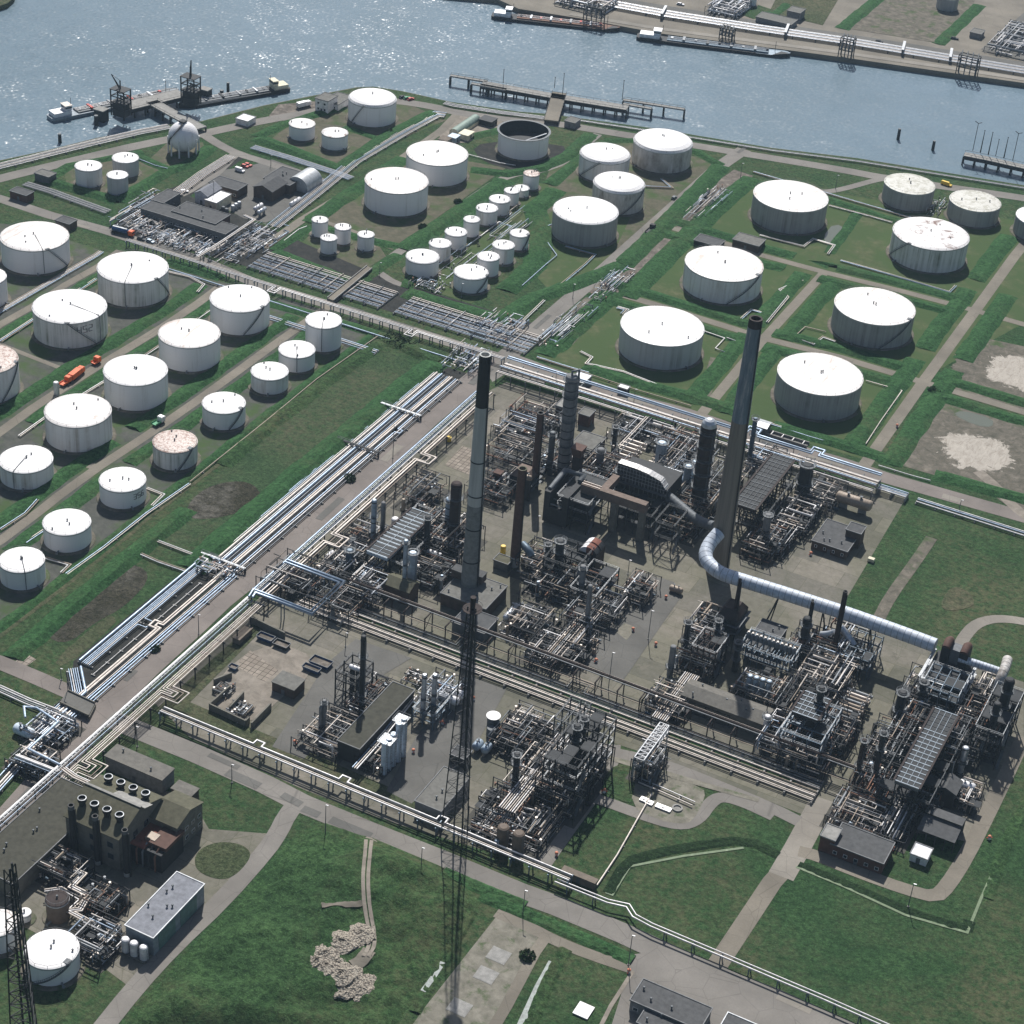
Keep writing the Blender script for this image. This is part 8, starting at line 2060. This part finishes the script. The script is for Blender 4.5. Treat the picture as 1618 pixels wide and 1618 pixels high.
def boiler():
 x0, y0, x1, y1 = WR((210, 1345), (258, 1362), (272, 1322), (238, 1308), z=4)
 t = thing('boiler_plant', 'rusty outdoor boiler with torn brown roof beside the works hall', 'boiler', ((x0+x1)/2, (y0+y1)/2, 0))
 put('casing', MB().box(x0, y0, 0, x1, y1, 7), M['steel_dark'], t)
 put('roof', MB().box(x0-.3, y0-.3, 7.003, (x0+x1)/2, y1+.3, 7.6), M['rust_red'], t); put('roof', MB().box((x0+x1)/2+.02, y0+2, 7.003, x1+.3, y1+.3, 8.4), M['rust'], t)
 put('white_hopper', MB().box((x0+x1)/2-2, y0+3, 7.61, (x0+x1)/2+1.5, y0+6, 8.6), M['pipe_tan'], t)
 for k in range(5): put('pipe', MB().tube([(x0+1+k*2.2, y0-.5, .2), (x0+1+k*2.2, y0-.5, 6), (x0+1+k*2.2, y0+2, 7.9)], .3, 6), M[['pipe_dark', 'pipe_rust', 'pipe_grey'][k % 3]], t)
boiler()
building('long grey corrugated shed with two ridges near the pipe rack', [(169, 1192), (255, 1233), (271, 1219), (187, 1178)], 1213, wall='render_grey', roof='corrugated', door='s', vents=2, parapet=False)
building('little brown hut right of the long grey shed', [(271, 1246), (302, 1258.5), (314, 1247), (283, 1234)], 1262, wall='brick_brown', roof='corrugated', parapet=False, door='s')
building('modern blue grey clad hall with flat grey roof and six stub vents', [(198.6, 1463), (243, 1482), (321, 1398), (279, 1380)], h=7, wall='cladding_grey', roof='roof_grey_blue', door='', vents=6, seed=21)
g0, g1 = G(243, 1482, 7), G(321, 1398, 7)
for i, f in enumerate((.25, .68)):
 y = g0.y+(g1.y-g0.y)*f
 solo('wall_panel', ['dark green cladding panel near the front of the blue grey hall', 'dark green cladding panel near the rear of the blue grey hall'][i], 'panel', MB().box(max(g0.x, g1.x)+.02, y-4, .3, max(g0.x, g1.x)+.1, y+4, 6.3), M['cladding_green'])
x0, y0, x1, y1 = WR((182, 1502), (228, 1524), (240, 1512), (192, 1492))
solo('plinth_slab', 'dark raised slab under the three small white vessels', 'slab', MB().box(x0, y0, 0, x1, y1, .6).box(x0-.2, y0-.2, .6, x1+.2, y0-.02, .8), M['concrete_wall'])
for i, (px, by, ty, w) in enumerate(((199.5, 1504, 1482, 'left'), (213, 1510, 1488, 'middle'), (228, 1516, 1494.5, 'right'))):
 column('small white round topped vessel, %s of three before the blue grey hall' % w, px, by, ty, 7, 'vessel_white', (), name='upright_vessel', cat='vessel', group='three small white vessels')
PW('pump skid crowded with beige pipes left of the three white vessels', [(122, 1508), (158, 1525), (180, 1480), (148, 1462)], 5, 80, MET+BLU, 301)
PW('pipe frames between works yard and the long annex', [(62, 1385), (118, 1405), (130, 1378), (80, 1358)], 5, 50, MET+DRK, 302)
PW('thin pipe frame over the works yard beside zigzag pipes', [(140, 1440), (175, 1452), (185, 1425), (150, 1412)], 5, 26, DRK, 303)
PW('cream pipes under the main rack beside the annex eave', [(-5, 1355), (20, 1372), (110, 1275), (85, 1262)], 3.5, 40, MET, 304, post=False)
px_pipes('pipe_run', 'white pipes zigzagging through the works yard to the pump skid', [(72, 1357), (132, 1382), (113, 1402), (140, 1415), (127, 1438), (108, 1440), (150, 1462)], 3.5, [(.7, .26, C_), (0, .26, PL), (-.7, .26, C_)], 'bent', step=6)
px_pipes('pipe_run', 'second zigzag of cream pipes closer to the brown tank', [(70, 1408), (97, 1404), (128, 1422), (108, 1440), (148, 1460)], 2.8, [(.4, .22, C_), (-.4, .22, PL)], 'bent', step=6)
px_pipes('pipe_run', 'pipe link from works hall roof edge to the cream rack', [(140, 1238), (118, 1228), (100, 1215)], 6, [(.7, .3, C_), (-.1, .3, C_), (-.8, .26, PL)], 'bent', step=6)
def lattice(label, cx, cy, ty, w0, w1, name='lattice_mast', tip=True, riser=True, hh=None, br=.11):
 g = G(cx, cy); h = hh or hgt(g, ty)
 t = thing(name, label, 'mast', (g.x, g.y, 0))
 c0 = [Vector((g.x+w0*math.cos(a), g.y+w0*math.sin(a), 0)) for a in (YAW+R(200), YAW+R(310), YAW+R(75))]
 c1 = [Vector((g.x+w1*math.cos(a), g.y+w1*math.sin(a), h)) for a in (YAW+R(200), YAW+R(310), YAW+R(75))]
 for a, b in zip(c0, c1): put('leg', MB().bar(a, b, .27), M['steel_dark'], t)
 n = int(h/4.2)
 for k in range(3):
  mb = MB(); i, j = k, (k+1) % 3
  for m in range(n):
   f0, f1 = m/n, (m+1)/n
   a, b, c, d = c0[i].lerp(c1[i], f0), c0[j].lerp(c1[j], f0), c0[i].lerp(c1[i], f1), c0[j].lerp(c1[j], f1)
   mb.bar(a, b, br); mb.bar(a, d, br) if m % 2 else mb.bar(b, c, br)
  put('bracing', mb, M['steel_dark'], t)
 if riser:
  put('riser_pipe', MB().tube([(g.x+w0*.35, g.y, 0), (g.x+.4, g.y, h*.6), (g.x+.3, g.y, h+2)], .28, 8), M['steel_dark'], t)
  mb = MB(); mb.bar((g.x-.8, g.y-.8, 0), (g.x-.3, g.y-.3, h), .5, .3); put('ladder', mb, M['steel_dark'], t)
 if tip:
  put('top_platform', MB().lathe((g.x, g.y, h-1.2), [(w1+1.4, 0), (w1+1.4, .2), (0, .2)], 12, False).lathe((g.x, g.y, h-.2), [(w1+1.4, .1), (w1+1.4, .25)], 12, False), M['rust_dark'], t)
  put('flare_tip', MB().cyl((g.x, g.y, h-1), (g.x, g.y, h+3), .7, .85, n=10), M['rust_dark'], t)
lattice('tall black triangular lattice flare mast standing by the pale trestle', 722, 1316, 957, 5.2, 1.5)
lattice('black lattice mast cut by the bottom left corner of the picture', 50, 1690, 1372, 5.0, 1.8, tip=False, br=.2)
# flat office at the bottom
building('grey office with flat roof beside the bottom road junction', [(999.4, 1577), (1105, 1628), (1122, 1594), (1016.8, 1548.5)], h=4.2, wall='render_grey', roof='roof_felt', win='ws', vents=3, seed=30)
building('lower flat roofed front wing of the grey office', [(1010, 1618), (1085, 1650), (1095, 1622), (1023, 1590)], h=3.4, wall='render_grey', roof='roof_felt', win='w', vents=2, seed=32)
building('flat office block with bright white roof rim at the bottom edge', [(1140, 1625), (1200, 1650), (1215, 1630), (1150.5, 1601.7)], h=4.4, wall='render_grey', roof='roof_felt', seed=34, vents=1)
building('narrow dark timber shed under the pale trestle by the ditch', [(888, 1375), (940, 1396), (943, 1390), (893, 1369.5)], h=2.6, wall='timber', roof='timber', parapet=False, door='s')
# bunker walls and skips in the left yard
def wallrun(label, pts, h=2.6, w=.5, mat='concrete_wall'):
 q = [G(x, y) for x, y in pts]; mb = MB()
 for i, (a, b) in enumerate(zip(q, q[1:])): mb.bar(a+Vector((0, 0, h/2+.01*i)), b+Vector((0, 0, h/2+.01*i)), w, h)
 return solo('bunker_wall', label, 'wall', mb, M[mat])
wallrun('U shaped grey bunker wall around the junk heap in the left yard', [(364, 1092), (331, 1121), (388, 1148), (394, 1142)])
wallrun('inner grey bunker wall leaning through the junk heap', [(385, 1102), (363, 1126)])
wallrun('short grey bunker wall at the right of the junk bay', [(428, 1120), (397, 1152)])
wallrun('dark retaining wall along the rack behind the skips', [(398, 985), (450, 1010)], 3, .6)
wallrun('slanting retaining wall at the upper left of the junk bay', [(338, 1082), (366, 1071)], 2.4, .6)
PW('junk heap of grey scrap pipes inside the bunker walls', [(355, 1128), (385, 1138), (395, 1118), (372, 1108)], 1.2, 40, ['pipe_grey', 'concrete_grey', 'timber', 'steel_grey'], 401, name='scrap_heap', cat='scrap', post=False)
PW('scrap beams tipped beside the slanting retaining wall', [(338, 1098), (360, 1104), (368, 1088), (350, 1080)], 1.2, 34, ['concrete_grey', 'timber', 'steel_grey'], 402, name='scrap_heap', cat='scrap', post=False)
building('square dark brick hut with flat roof in the middle of left yard', [(432, 1078), (463.5, 1091), (481, 1075), (447, 1061)], 1092, wall='brick_brown', roof='roof_felt_pale', parapet=False)
def skip_(label, pts, h=1.6, mat='blue_paint'):
 x0, y0, x1, y1 = WR(*pts)
 t = thing('skip', label, 'skip', ((x0+x1)/2, (y0+y1)/2, 0)); s = .35
 mb = MB()
 loft(mb, [[Vector((x0+s, y0+s, .1)), Vector((x1-s, y0+s, .1)), Vector((x1-s, y1-s, .1)), Vector((x0+s, y1-s, .1)), Vector((x0+s, y0+s, .1))], [Vector((x0, y0, h)), Vector((x1, y0, h)), Vector((x1, y1, h)), Vector((x0, y1, h)), Vector((x0, y0, h))]])
 put('side_wall', mb, M[mat], t); put('load', MB().sheet([(x0+.2, y0+.2), (x1-.2, y0+.2), (x1-.2, y1-.2), (x0+.2, y1-.2)], h*.65), M['rubble'], t)
 mb = MB()
 for a, b in (((x0, y0), (x1, y0)), ((x1, y0), (x1, y1)), ((x1, y1), (x0, y1)), ((x0, y1), (x0, y0))): mb.bar((*a, h), (*b, h), .18)
 put('rim', mb, M['steel_grey'], t)
skip_('dark blue open skip nearest the brick hut', [(478, 1058), (502, 1068), (508, 1062), (483, 1052)])
skip_('second dark blue skip heaped with scrap behind the first', [(489, 1050), (518, 1060), (524, 1050), (496, 1041)])
skip_('small blue skip alone beside the white grid paving', [(361, 1058), (372, 1062), (376, 1056), (366, 1052)], 1.3)
skip_('blue skip under the retaining wall by the rack', [(406, 1010), (428, 1019), (433, 1011), (412, 1003)])
skip_('black skip right of the blue one under the wall', [(432, 1022), (452, 1030), (456, 1022), (438, 1014)], 1.6, 'steel_dark')
building('timber roofed store leaning against the rack in left yard', [(368, 1008), (378, 1012), (397, 993), (388, 989)], h=2.2, wall='timber', roof='timber', parapet=False, door='')
area('slab_paving', [(372, 1052), (395, 1028), (440, 1060), (418, 1078)], 'slab_paving', .06)
area('slab_paving', [(703, 735), (730, 705), (768, 718), (745, 752)], 'slab_paving', .06)
area('yard_patch', [(325, 1105), (372, 1040), (440, 1015), (500, 1040), (480, 1080), (440, 1105), (400, 1150)], 'sandy_yard', .05, 1)
area('yard_road', [(515, 1050), (562, 1010), (650, 1040), (600, 1070), (480, 1200), (430, 1180)], 'asphalt_dark', .055)
area('yard_road', [(660, 1160), (745, 1070), (800, 1090), (740, 1200), (650, 1270), (610, 1250)], 'asphalt_dark', .056)
area('yard_road', [(1000, 900), (1065, 920), (1075, 945), (985, 1075), (925, 1050), (960, 985)], 'asphalt_dark', .057)
area('yard_patch', [(972, 998), (988, 985), (1005, 992), (990, 1012)], 'gravel_pad', .065)
# grassy beds beneath the pipes
area('grass_patch', [(250, 1118), (400, 985), (420, 990), (300, 1110), (480, 1185), (720, 1290), (700, 1298), (470, 1215)], 'grass_dry', .052)
area('grass_patch', [(560, 965), (760, 1040), (950, 1110), (1130, 1180), (1260, 1230), (1255, 1240), (1100, 1190), (930, 1125), (740, 1055), (548, 975)], 'grass_lush', .053)
area('pale_kerb', [(955, 1192), (1050, 1218), (1200, 1262), (1198, 1268), (1045, 1226), (958, 1200)], 'gravel_pad', .09)
# wet ditches and reedy belts
def belt(name, pts, w, mat, h, hf=None):
 q = smooth([G(*p) for p in pts], 1); r = [q[0]]
 for a, b in zip(q, q[1:]):
  n = max(1, int((b-a).length/1.6)); r += [a.lerp(b, (i+1)/n) for i in range(n)]
 rows = []
 for d in (-.5, -.3, -.1, .1, .3, .5):
  o = offset(r, w*d); rows.append([Vector((p.x, p.y, .02+(0 if abs(d) > .45 else h*(.6+.7*mn.noise((p.x*.5, p.y*.5, 2)))))) for p in o])
 return setting(name, loft(MB(), rows, False), M[mat])
belt('reed_belt', [(962, 1412), (990, 1362), (1030, 1350), (1090, 1338), (1180, 1326), (1230, 1352)], 4, 'reeds_green', .35)
belt('reed_belt', [(1262, 1366), (1330, 1394), (1430, 1438), (1528, 1470), (1532, 1455)], 3.6, 'reeds_green', .3)
belt('reed_belt', [(1560, 1420), (1590, 1330), (1640, 1240)], 4, 'grass_rough', .5)
strip('ditch', [(962, 1414), (978, 1388), (992, 1366)], 2.6, 'algae', .09)
strip('ditch', [(992, 1370), (1080, 1353), (1175, 1340)], .9, 'algae', .1)
strip('ditch', [(1258, 1370), (1335, 1402), (1430, 1446), (1528, 1474), (1550, 1420), (1578, 1358)], .9, 'algae', .09)
strip('ditch', [(872, 1520), (850, 1560), (820, 1625)], 2.0, 'bright_water', .08)
strip('ditch', [(668, 1568), (685, 1545), (700, 1522)], 1.6, 'bright_water', .4)
belt('reed_belt', [(895, 1500), (870, 1540), (835, 1625)], 4.5, 'grass_rough', .6)
belt('reed_belt', [(745, 1440), (700, 1520), (655, 1600)], 4, 'grass_rough', .8)
for pts in ([(760, 1415), (830, 1444), (920, 1482), (1000, 1518)], [(700, 1378), (760, 1404), (830, 1432)]): belt('verge_bank', pts, 5, 'grass_lush', .8)
strip('path', [(1000, 1535), (965, 1590), (940, 1640)], 1.2, 'sandy_yard', .08)
strip('worn_track', [(1472, 850), (1445, 890), (1405, 945), (1385, 985)], 4.5, 'mud', .04, 1)
area('worn_patch', [(1500, 925), (1530, 932), (1545, 960), (1480, 968)], 'grass_dry', .04, 2)
solo('white_board', 'white rectangular board lying flat on the bottom lawn', 'board', MB().box(*[v for v in (G(922, 1598).x-2.2, G(922, 1598).y-2.4, .1, G(922, 1598).x+2.2, G(922, 1598).y+2.4, .5)]).box(G(922, 1598).x-2.3, G(922, 1598).y-2.5, .5, G(922, 1598).x+2.3, G(922, 1598).y+2.5, .56), M['roof_white'])
# slabs in the weedy gravel pad
for i, (px, py, w) in enumerate(((788, 1510, 'upper'), (768, 1541, 'middle'), (726, 1592, 'lower'))):
 g = G(px, py); solo('concrete_slab', '%s grey slab set in the weedy gravel pad' % w, 'slab', MB().box(g.x-3, g.y-2.6, .04, g.x+3, g.y+2.6, .18).box(g.x-2.7, g.y-2.3, .18, g.x+2.7, g.y+2.3, .22), M['concrete_grey'])
# ------------------------------------------------------------------ lamp posts
LAMPS = [((514, 1320), 1272, 'beside the bottom road by the mound'), ((665, 1377), 1339.5, 'on the verge left of the flare mast shadow'), ((826, 1445), 1407, 'on the verge opposite the timber shed'), ((992.6, 1525), 1478, 'at the corner of the bottom road junction'), ((366.5, 1237), 1208, 'on the lawn above the grass island'),
 ((1434.8, 1433), 1396.6, 'by the ditch beyond the brick switch house'), ((620.7, 724.5), 654, 'leaning over the pipe band by the main road'), ((314, 1002), 971, 'on the main road verge by black gravel bed'), ((107.7, 1096), 1061, 'by the road bridge parapet'), ((905, 471), 449, 'on the bank of the upper site road'), ((877, 614), 589, 'on the verge by the corner road cabinet'), ((1001, 639), 615, 'at the far road before the pale tank'),
 ((600, 432), 415, 'at the fork by the small bridge road'), ((729, 470), 448, 'on the bank right of the bridge road'), ((1170, 280), 258, 'where the site road meets the shore road'), ((1320, 298), 277, 'on the triangular shore lawn'), ((1515, 808), 790, 'beside the far road near the sand plot'), ((217, 1180), 1148, 'at the end of the brick road by the long shed'), ((546, 1022), 1000, 'under the cream bundle by the tall dark column'), ((848, 850), 815, 'behind the brown stack on the open yard'), ((992, 908), 885, 'on the yard right of the humped hoods'), ((961, 1090), 1016, 'by the trestle on the open yard'), ((1024, 1010), 965, 'at the middle of the open yard'), ((97, 1075), 1059, 'left of the brick road by the kinked pipes'), ((428, 262), 245, 'by the service road behind the offices'), ((338, 320), 286, 'beside the yellow sided store')]
def lamp(label, bx, by, ty):
 g = G(bx, by); h = min(max(hgt(g, ty), 5), 16)
 t = thing('lamp_post', label, 'lamp post', (g.x, g.y, 0), 'lamp posts')
 put('pole', MB().cyl((g.x, g.y, 0), (g.x, g.y, h), .16, .1, n=8), M['steel_grey'], t)
 put('lamp_head', MB().bar((g.x, g.y, h), (g.x+.9, g.y, h+.15), .28, .2), M['vessel_white'], t)
 put('base', MB().cyl((g.x, g.y, 0), (g.x, g.y, .35), .35, n=8), M['concrete_grey'], t)
for (b, ty, w) in LAMPS: lamp('slim grey lamp post '+w, b[0], b[1], ty)
# orange and white hydrants
HY = [(699, 1144, 'beside the lattice mast near the white bullets'), (653, 1189, 'alone on the yard by the clad silos'), (466, 1175, 'by the low beige pipework at the lower left'), (748, 1106, 'beyond the mast beside the cream bundle'), (954.5, 1252, 'at the lawn corner by the curving lane'), (924, 1231, 'right of the black tower by the lane'), (847, 1334, 'right of the brown tanks'), (879, 1352, 'on the lawn corner near the timber shed'), (993.4, 1537, 'at the bottom road junction corner'),
  (1052, 946, 'on the open yard below the beige box drum'), (1000, 997, 'on the pale patch in the open yard'), (1036, 1020, 'at the track edge across the open yard'), (941.5, 1046, 'by the lower end of the middle rack'), (975, 914, 'near the humped hood furnace'), (1562.7, 1326, 'on the right hand meadow'), (1410, 1343, 'at the end of the brick switch house'), (1280.6, 877, 'at the control house corner'), (1417, 675, 'beside the lane between nearest streaked tank and sand plot'), (808, 645, 'in the grass behind the rear rack corner')]
p0 = None
for px, py, w in HY:
 g = G(px, py)
 lab = 'orange and white ball hydrant '+w
 if p0 is None:
  p0 = thing('hydrant', lab, 'hydrant', (g.x, g.y, 0), 'hydrants'); ORIGIN[p0.name] = (0, 0, 0)
  put('body', MB().cyl((0, 0, 0), (0, 0, .9), .5, n=12), M['vessel_white'], p0); put('cap', MB().sphere((0, 0, 1.2), .58, 14, 8, .8), M['faded_orange'], p0); put('outlet', MB().cyl((-.95, 0, .6), (.95, 0, .6), .18, n=8), M['red_paint'], p0)
 else: dup(p0, (g.x, g.y, 0), random.uniform(0, 3), lab)
# ------------------------------------------------------------------ vehicles
def car(label, px, py, ang, body, kind='car', L=4.3, cat='car'):
 g = G(px, py); w = 1.8
 t = thing('van' if kind == 'van' else 'parked_car', label, cat, (g.x, g.y, 0)); t.rotation_euler = (0, 0, ang); ORIGIN[t.name] = (0, 0, 0)
 h0 = .75 if kind == 'car' else .9
 prof = [(-L/2, .35), (-L/2, h0), (L/2, h0), (L/2, .35)]
 put('body', MB().box(-L/2, -w/2, .35, L/2, w/2, h0).add([(L*.22, -w/2, h0+.003), (L*.5, -w/2, h0+.003), (L*.48, -w/2, h0+.14), (L*.22, -w/2, h0+.2), (L*.22, w/2, h0+.003), (L*.5, w/2, h0+.003), (L*.48, w/2, h0+.14), (L*.22, w/2, h0+.2)], [(3, 2, 6, 7), (1, 2, 6, 5), (0, 1, 2, 3), (4, 5, 6, 7)]), M[body], t)
 a, b, c, d = (-L*.46, -L*.36, L*.1, L*.24) if kind == 'car' else (-L*.5, -L*.48, L*.22, L*.36); hr = 1.42 if kind == 'car' else 2.1
 v = [(a, -w/2+.05, h0), (d, -w/2+.05, h0), (c, -w/2+.22, hr), (b, -w/2+.22, hr), (a, w/2-.05, h0), (d, w/2-.05, h0), (c, w/2-.22, hr), (b, w/2-.22, hr)]
 put('window_band', MB().add(v, [(0, 1, 2, 3), (5, 4, 7, 6), (1, 5, 6, 2), (4, 0, 3, 7)]), M['window_glass' if kind == 'car' else body], t)
 put('roof', MB().box(b, -w/2+.2, hr, c, w/2-.2, hr+.06), M[body], t)
 for x in (-L*.31, L*.31):
  for y in (-w/2, w/2): put('wheel', MB().cyl((x, y-.1, .33), (x, y+.1, .33), .33, n=12), M['tyre'], t)
 return t
XA = R(0)
car('dark car waiting behind the tanker lorry', 223.5, 379, XA, 'steel_dark'); car('grey car second behind the tanker lorry', 237.6, 383, XA, 'vessel_blue')
car('small pale car at the verge of the upper site road', 1065, 314, R(90), 'steel_grey'); car('white van on the service road below the offices', 379, 271, XA, 'vessel_white', 'van', 5.2, 'van')
car('red car left of its twin on the service road', 387, 264, XA, 'red_paint'); car('red car right of its twin on the service road', 392, 262, XA, 'red_paint')
for px, py, m, l in ((636, 155, 'steel_dark', 'black car parked right of the domed river tank'), (643, 156.5, 'green_paint', 'green car between black and red at the river point'), (649, 158, 'red_paint', 'red car parked at the river point')): car(l, px, py, R(70), m)
car('yellow van driving on the shore road right', 1495, 293, R(-8), 'yellow_paint', 'van', 6, 'van')
car('small white car by the pump house end', 291, 304, R(40), 'vessel_white')
for px, py, m, l in ((1003, 11, 'red_paint', 'red car on the road across the river'), (1075, 8, 'vessel_white', 'white car parked across the river'), (1389, 67, 'steel_dark', 'dark van on the far quay road'), (1508, 62, 'steel_dark', 'dark car on the sandy yard across river')): car(l, px, py, R(10), m, L=5)
def lorry(label, a, b, cabm, boxm, kind='box', h=3.4, rev=False):
 p, q = G(*a), G(*b); d = (q-p); L = d.length; c = (p+q)/2
 t = thing('lorry', label, 'lorry', (c.x, c.y, 0)); t.rotation_euler = (0, 0, math.atan2(d.y, d.x)); ORIGIN[t.name] = (0, 0, 0)
 put('chassis', MB().box(-L/2, -1.1, .7, L/2, 1.1, 1.0), M['steel_dark'], t)
 cb = put('cab', MB().box(L/2-2.2, -1.22, 1.003, L/2, 1.22, 3.0).box(L/2-2.0, -1.1, 3.0, L/2-.3, 1.1, 3.2), M[cabm], t)
 put('windscreen', MB().box(L/2-.02, -1.05, 1.9, L/2+.03, 1.05, 2.7), M['window_glass'], t)
 if kind == 'tank':
  put('tank_body', MB().hdrum((-L/2+1, 0, 2.2), (L/2-3.4, 0, 2.2), 1.15), M[boxm], t); put('catwalk', MB().box(-L/2+1, -.4, 3.36, L/2-3.4, .4, 3.45), M['steel_pale'], t)
 elif kind == 'box': put('box_body', MB().box(-L/2, -1.25, 1.01, L/2-2.5, 1.25, h), M[boxm], t)
 else: put('load_bed', MB().box(-L/2, -1.2, 1.01, L/2-2.5, 1.2, 1.25).box(-L/2, -1.25, 1.25, L/2-2.5, -1.15, 1.8).box(-L/2, 1.15, 1.25, L/2-2.5, 1.25, 1.8), M[boxm], t)
 for x in (-L/2+1.2, -L/2+2.4, L/2-1.3):
  for y in (-1.1, 1.1): put('wheel', MB().cyl((x, y-.15, .5), (x, y+.15, .5), .5, n=12), M['tyre'], t)
 return t
lorry('blue tanker lorry with red cab stopped on the lane by the valve field', (176, 366), (211, 375), 'orange_paint', 'blue_paint', 'tank')
lorry('orange box lorry parked beside the small white silo', (112, 603), (131, 588), 'orange_paint', 'orange_paint')
lorry('small orange flat truck between box lorry and white silo', (97, 612), (111, 603), 'orange_paint', 'orange_paint', 'flat')
lorry('orange pickup truck parked apart up the lane', (147, 578), (157, 572), 'orange_paint', 'orange_paint', 'flat')
lorry('green flat truck with white cab on the lower lane', (243, 675), (258, 666), 'vessel_white', 'green_paint', 'flat')
lorry('dark dump truck on the upper site road', (1022, 371), (1032, 362), 'steel_dark', 'steel_dark', 'flat')
lorry('white box trailer on the river point road', (470, 172), (490, 167), 'vessel_white', 'vessel_white')
column('small white silo on legs at the lane end by orange lorry', 89.5, 623, 603, 4.4, 'vessel_white', (), name='small_silo', cat='silo')
solo('yellow_box', 'yellow box on the meadow edge near the control house', 'box', MB().box(G(1376, 887).x-1.2, G(1376, 887).y-.8, .2, G(1376, 887).x+1.2, G(1376, 887).y+.8, 1.5).box(G(1376, 887).x-1.0, G(1376, 887).y-.6, 0, G(1376, 887).x+1.0, G(1376, 887).y+.6, .2), M['cream_paint'])
solo('yellow_bin', 'yellow bin standing by the near road rack of the plant', 'bin', MB().lathe((*G(709, 697).xy, 0), [(0, 0), (1.0, 0), (1.05, 1.8), (1.12, 1.82), (1.12, 2.0), (0, 2.1)], 16), M['yellow_paint'])
solo('cable_drum', 'dark cable reels left lying on the rubble strip', 'reel', MB().cyl((*G(1112, 312).xy, 1), (G(1112, 312).x+1.2, G(1112, 312).y, 1), 1.2, n=16).cyl((*G(1117, 306).xy, 1), (G(1117, 306).x+1.2, G(1117, 306).y, 1), 1.2, n=16), M['steel_dark'])
def pitbox(label, px, py):
 g = G(px, py); t = thing('concrete_trough', label, 'trough', (g.x, g.y, 0))
 put('trough_wall', MB().box(g.x-9, g.y-1.8, 0, g.x+9, g.y-1.4, 1.2).box(g.x-9, g.y+1.4, 0, g.x+9, g.y+1.8, 1.2), M['concrete_grey'], t); put('bed', MB().box(g.x-9, g.y-1.39, 0, g.x+9, g.y+1.39, .3), M['black'], t)
 for k in range(4): put('baffle', MB().box(g.x-7+k*4.6, g.y-1.38, .3, g.x-6.7+k*4.6, g.y+1.38, 1.3), M['pipe_pale'], t)
pitbox('long open concrete trough with white baffles by the far road', 1244, 695)
# bushes
def bush(label, px, py, r, h, seed, mat='leafy'):
 g = G(px, py); rg = random.Random(seed)
 t = thing('bush', label, 'bush', (g.x, g.y, 0)); mb = MB()
 for i in range(260):
  a = rg.uniform(0, 6.28); d = r*rg.random()**.5; z = h*rg.random()*(1-(d/r)**2*.7)
  c = Vector((g.x+d*math.cos(a), g.y+d*math.sin(a), z+.2)); s = rg.uniform(.25, .6)
  u = Vector((rg.uniform(-1, 1), rg.uniform(-1, 1), rg.uniform(-.6, 1))).normalized(); v = u.orthogonal().normalized(); w = u.cross(v)
  mb.add([c+v*s, c+w*s*.7, c-v*s, c-w*s*.7], [(0, 1, 2, 3)])
 put('foliage', mb, M[mat], t); put('stem', MB().cyl((g.x, g.y, 0), (g.x, g.y, h*.5), .15, .08, n=6), M['timber'], t)
for i, (px, py, r, h, w) in enumerate(((552, 758, 2.6, 2.6, 'dark round bush on the verge by the steel footbridge'), (622, 538, 5, 3, 'long dark bush in the meadow corner by thin trestle'), (636, 545, 4, 2.6, 'second dark bush in the meadow corner by thin trestle'), (833, 1512, 2.4, 2, 'dark bush at the head of the bright ditch'), (245, 1027, 1.8, 1.6, 'small dark bush on the verge beside the twin cream pipes'), (668, 360, 2.4, 2, 'dark round bush on the bank beside winding lane'), (724, 320, 2.2, 2, 'second round bush on the bank beside winding lane'), (617, 210, 2.2, 2, 'dark bush on the bank right of the domed river tank'), (1476, 620, 3, 2.6, 'dark bush at the lane corner above the sand plot'))):
 bush(w, px, py, r, h, i)
# ------------------------------------------------------------------ air
hz = put('haze', MB().box(-2600, -600, -12, 2600, 3200, 428), M['haze'])
hz['kind'] = 'stuff'
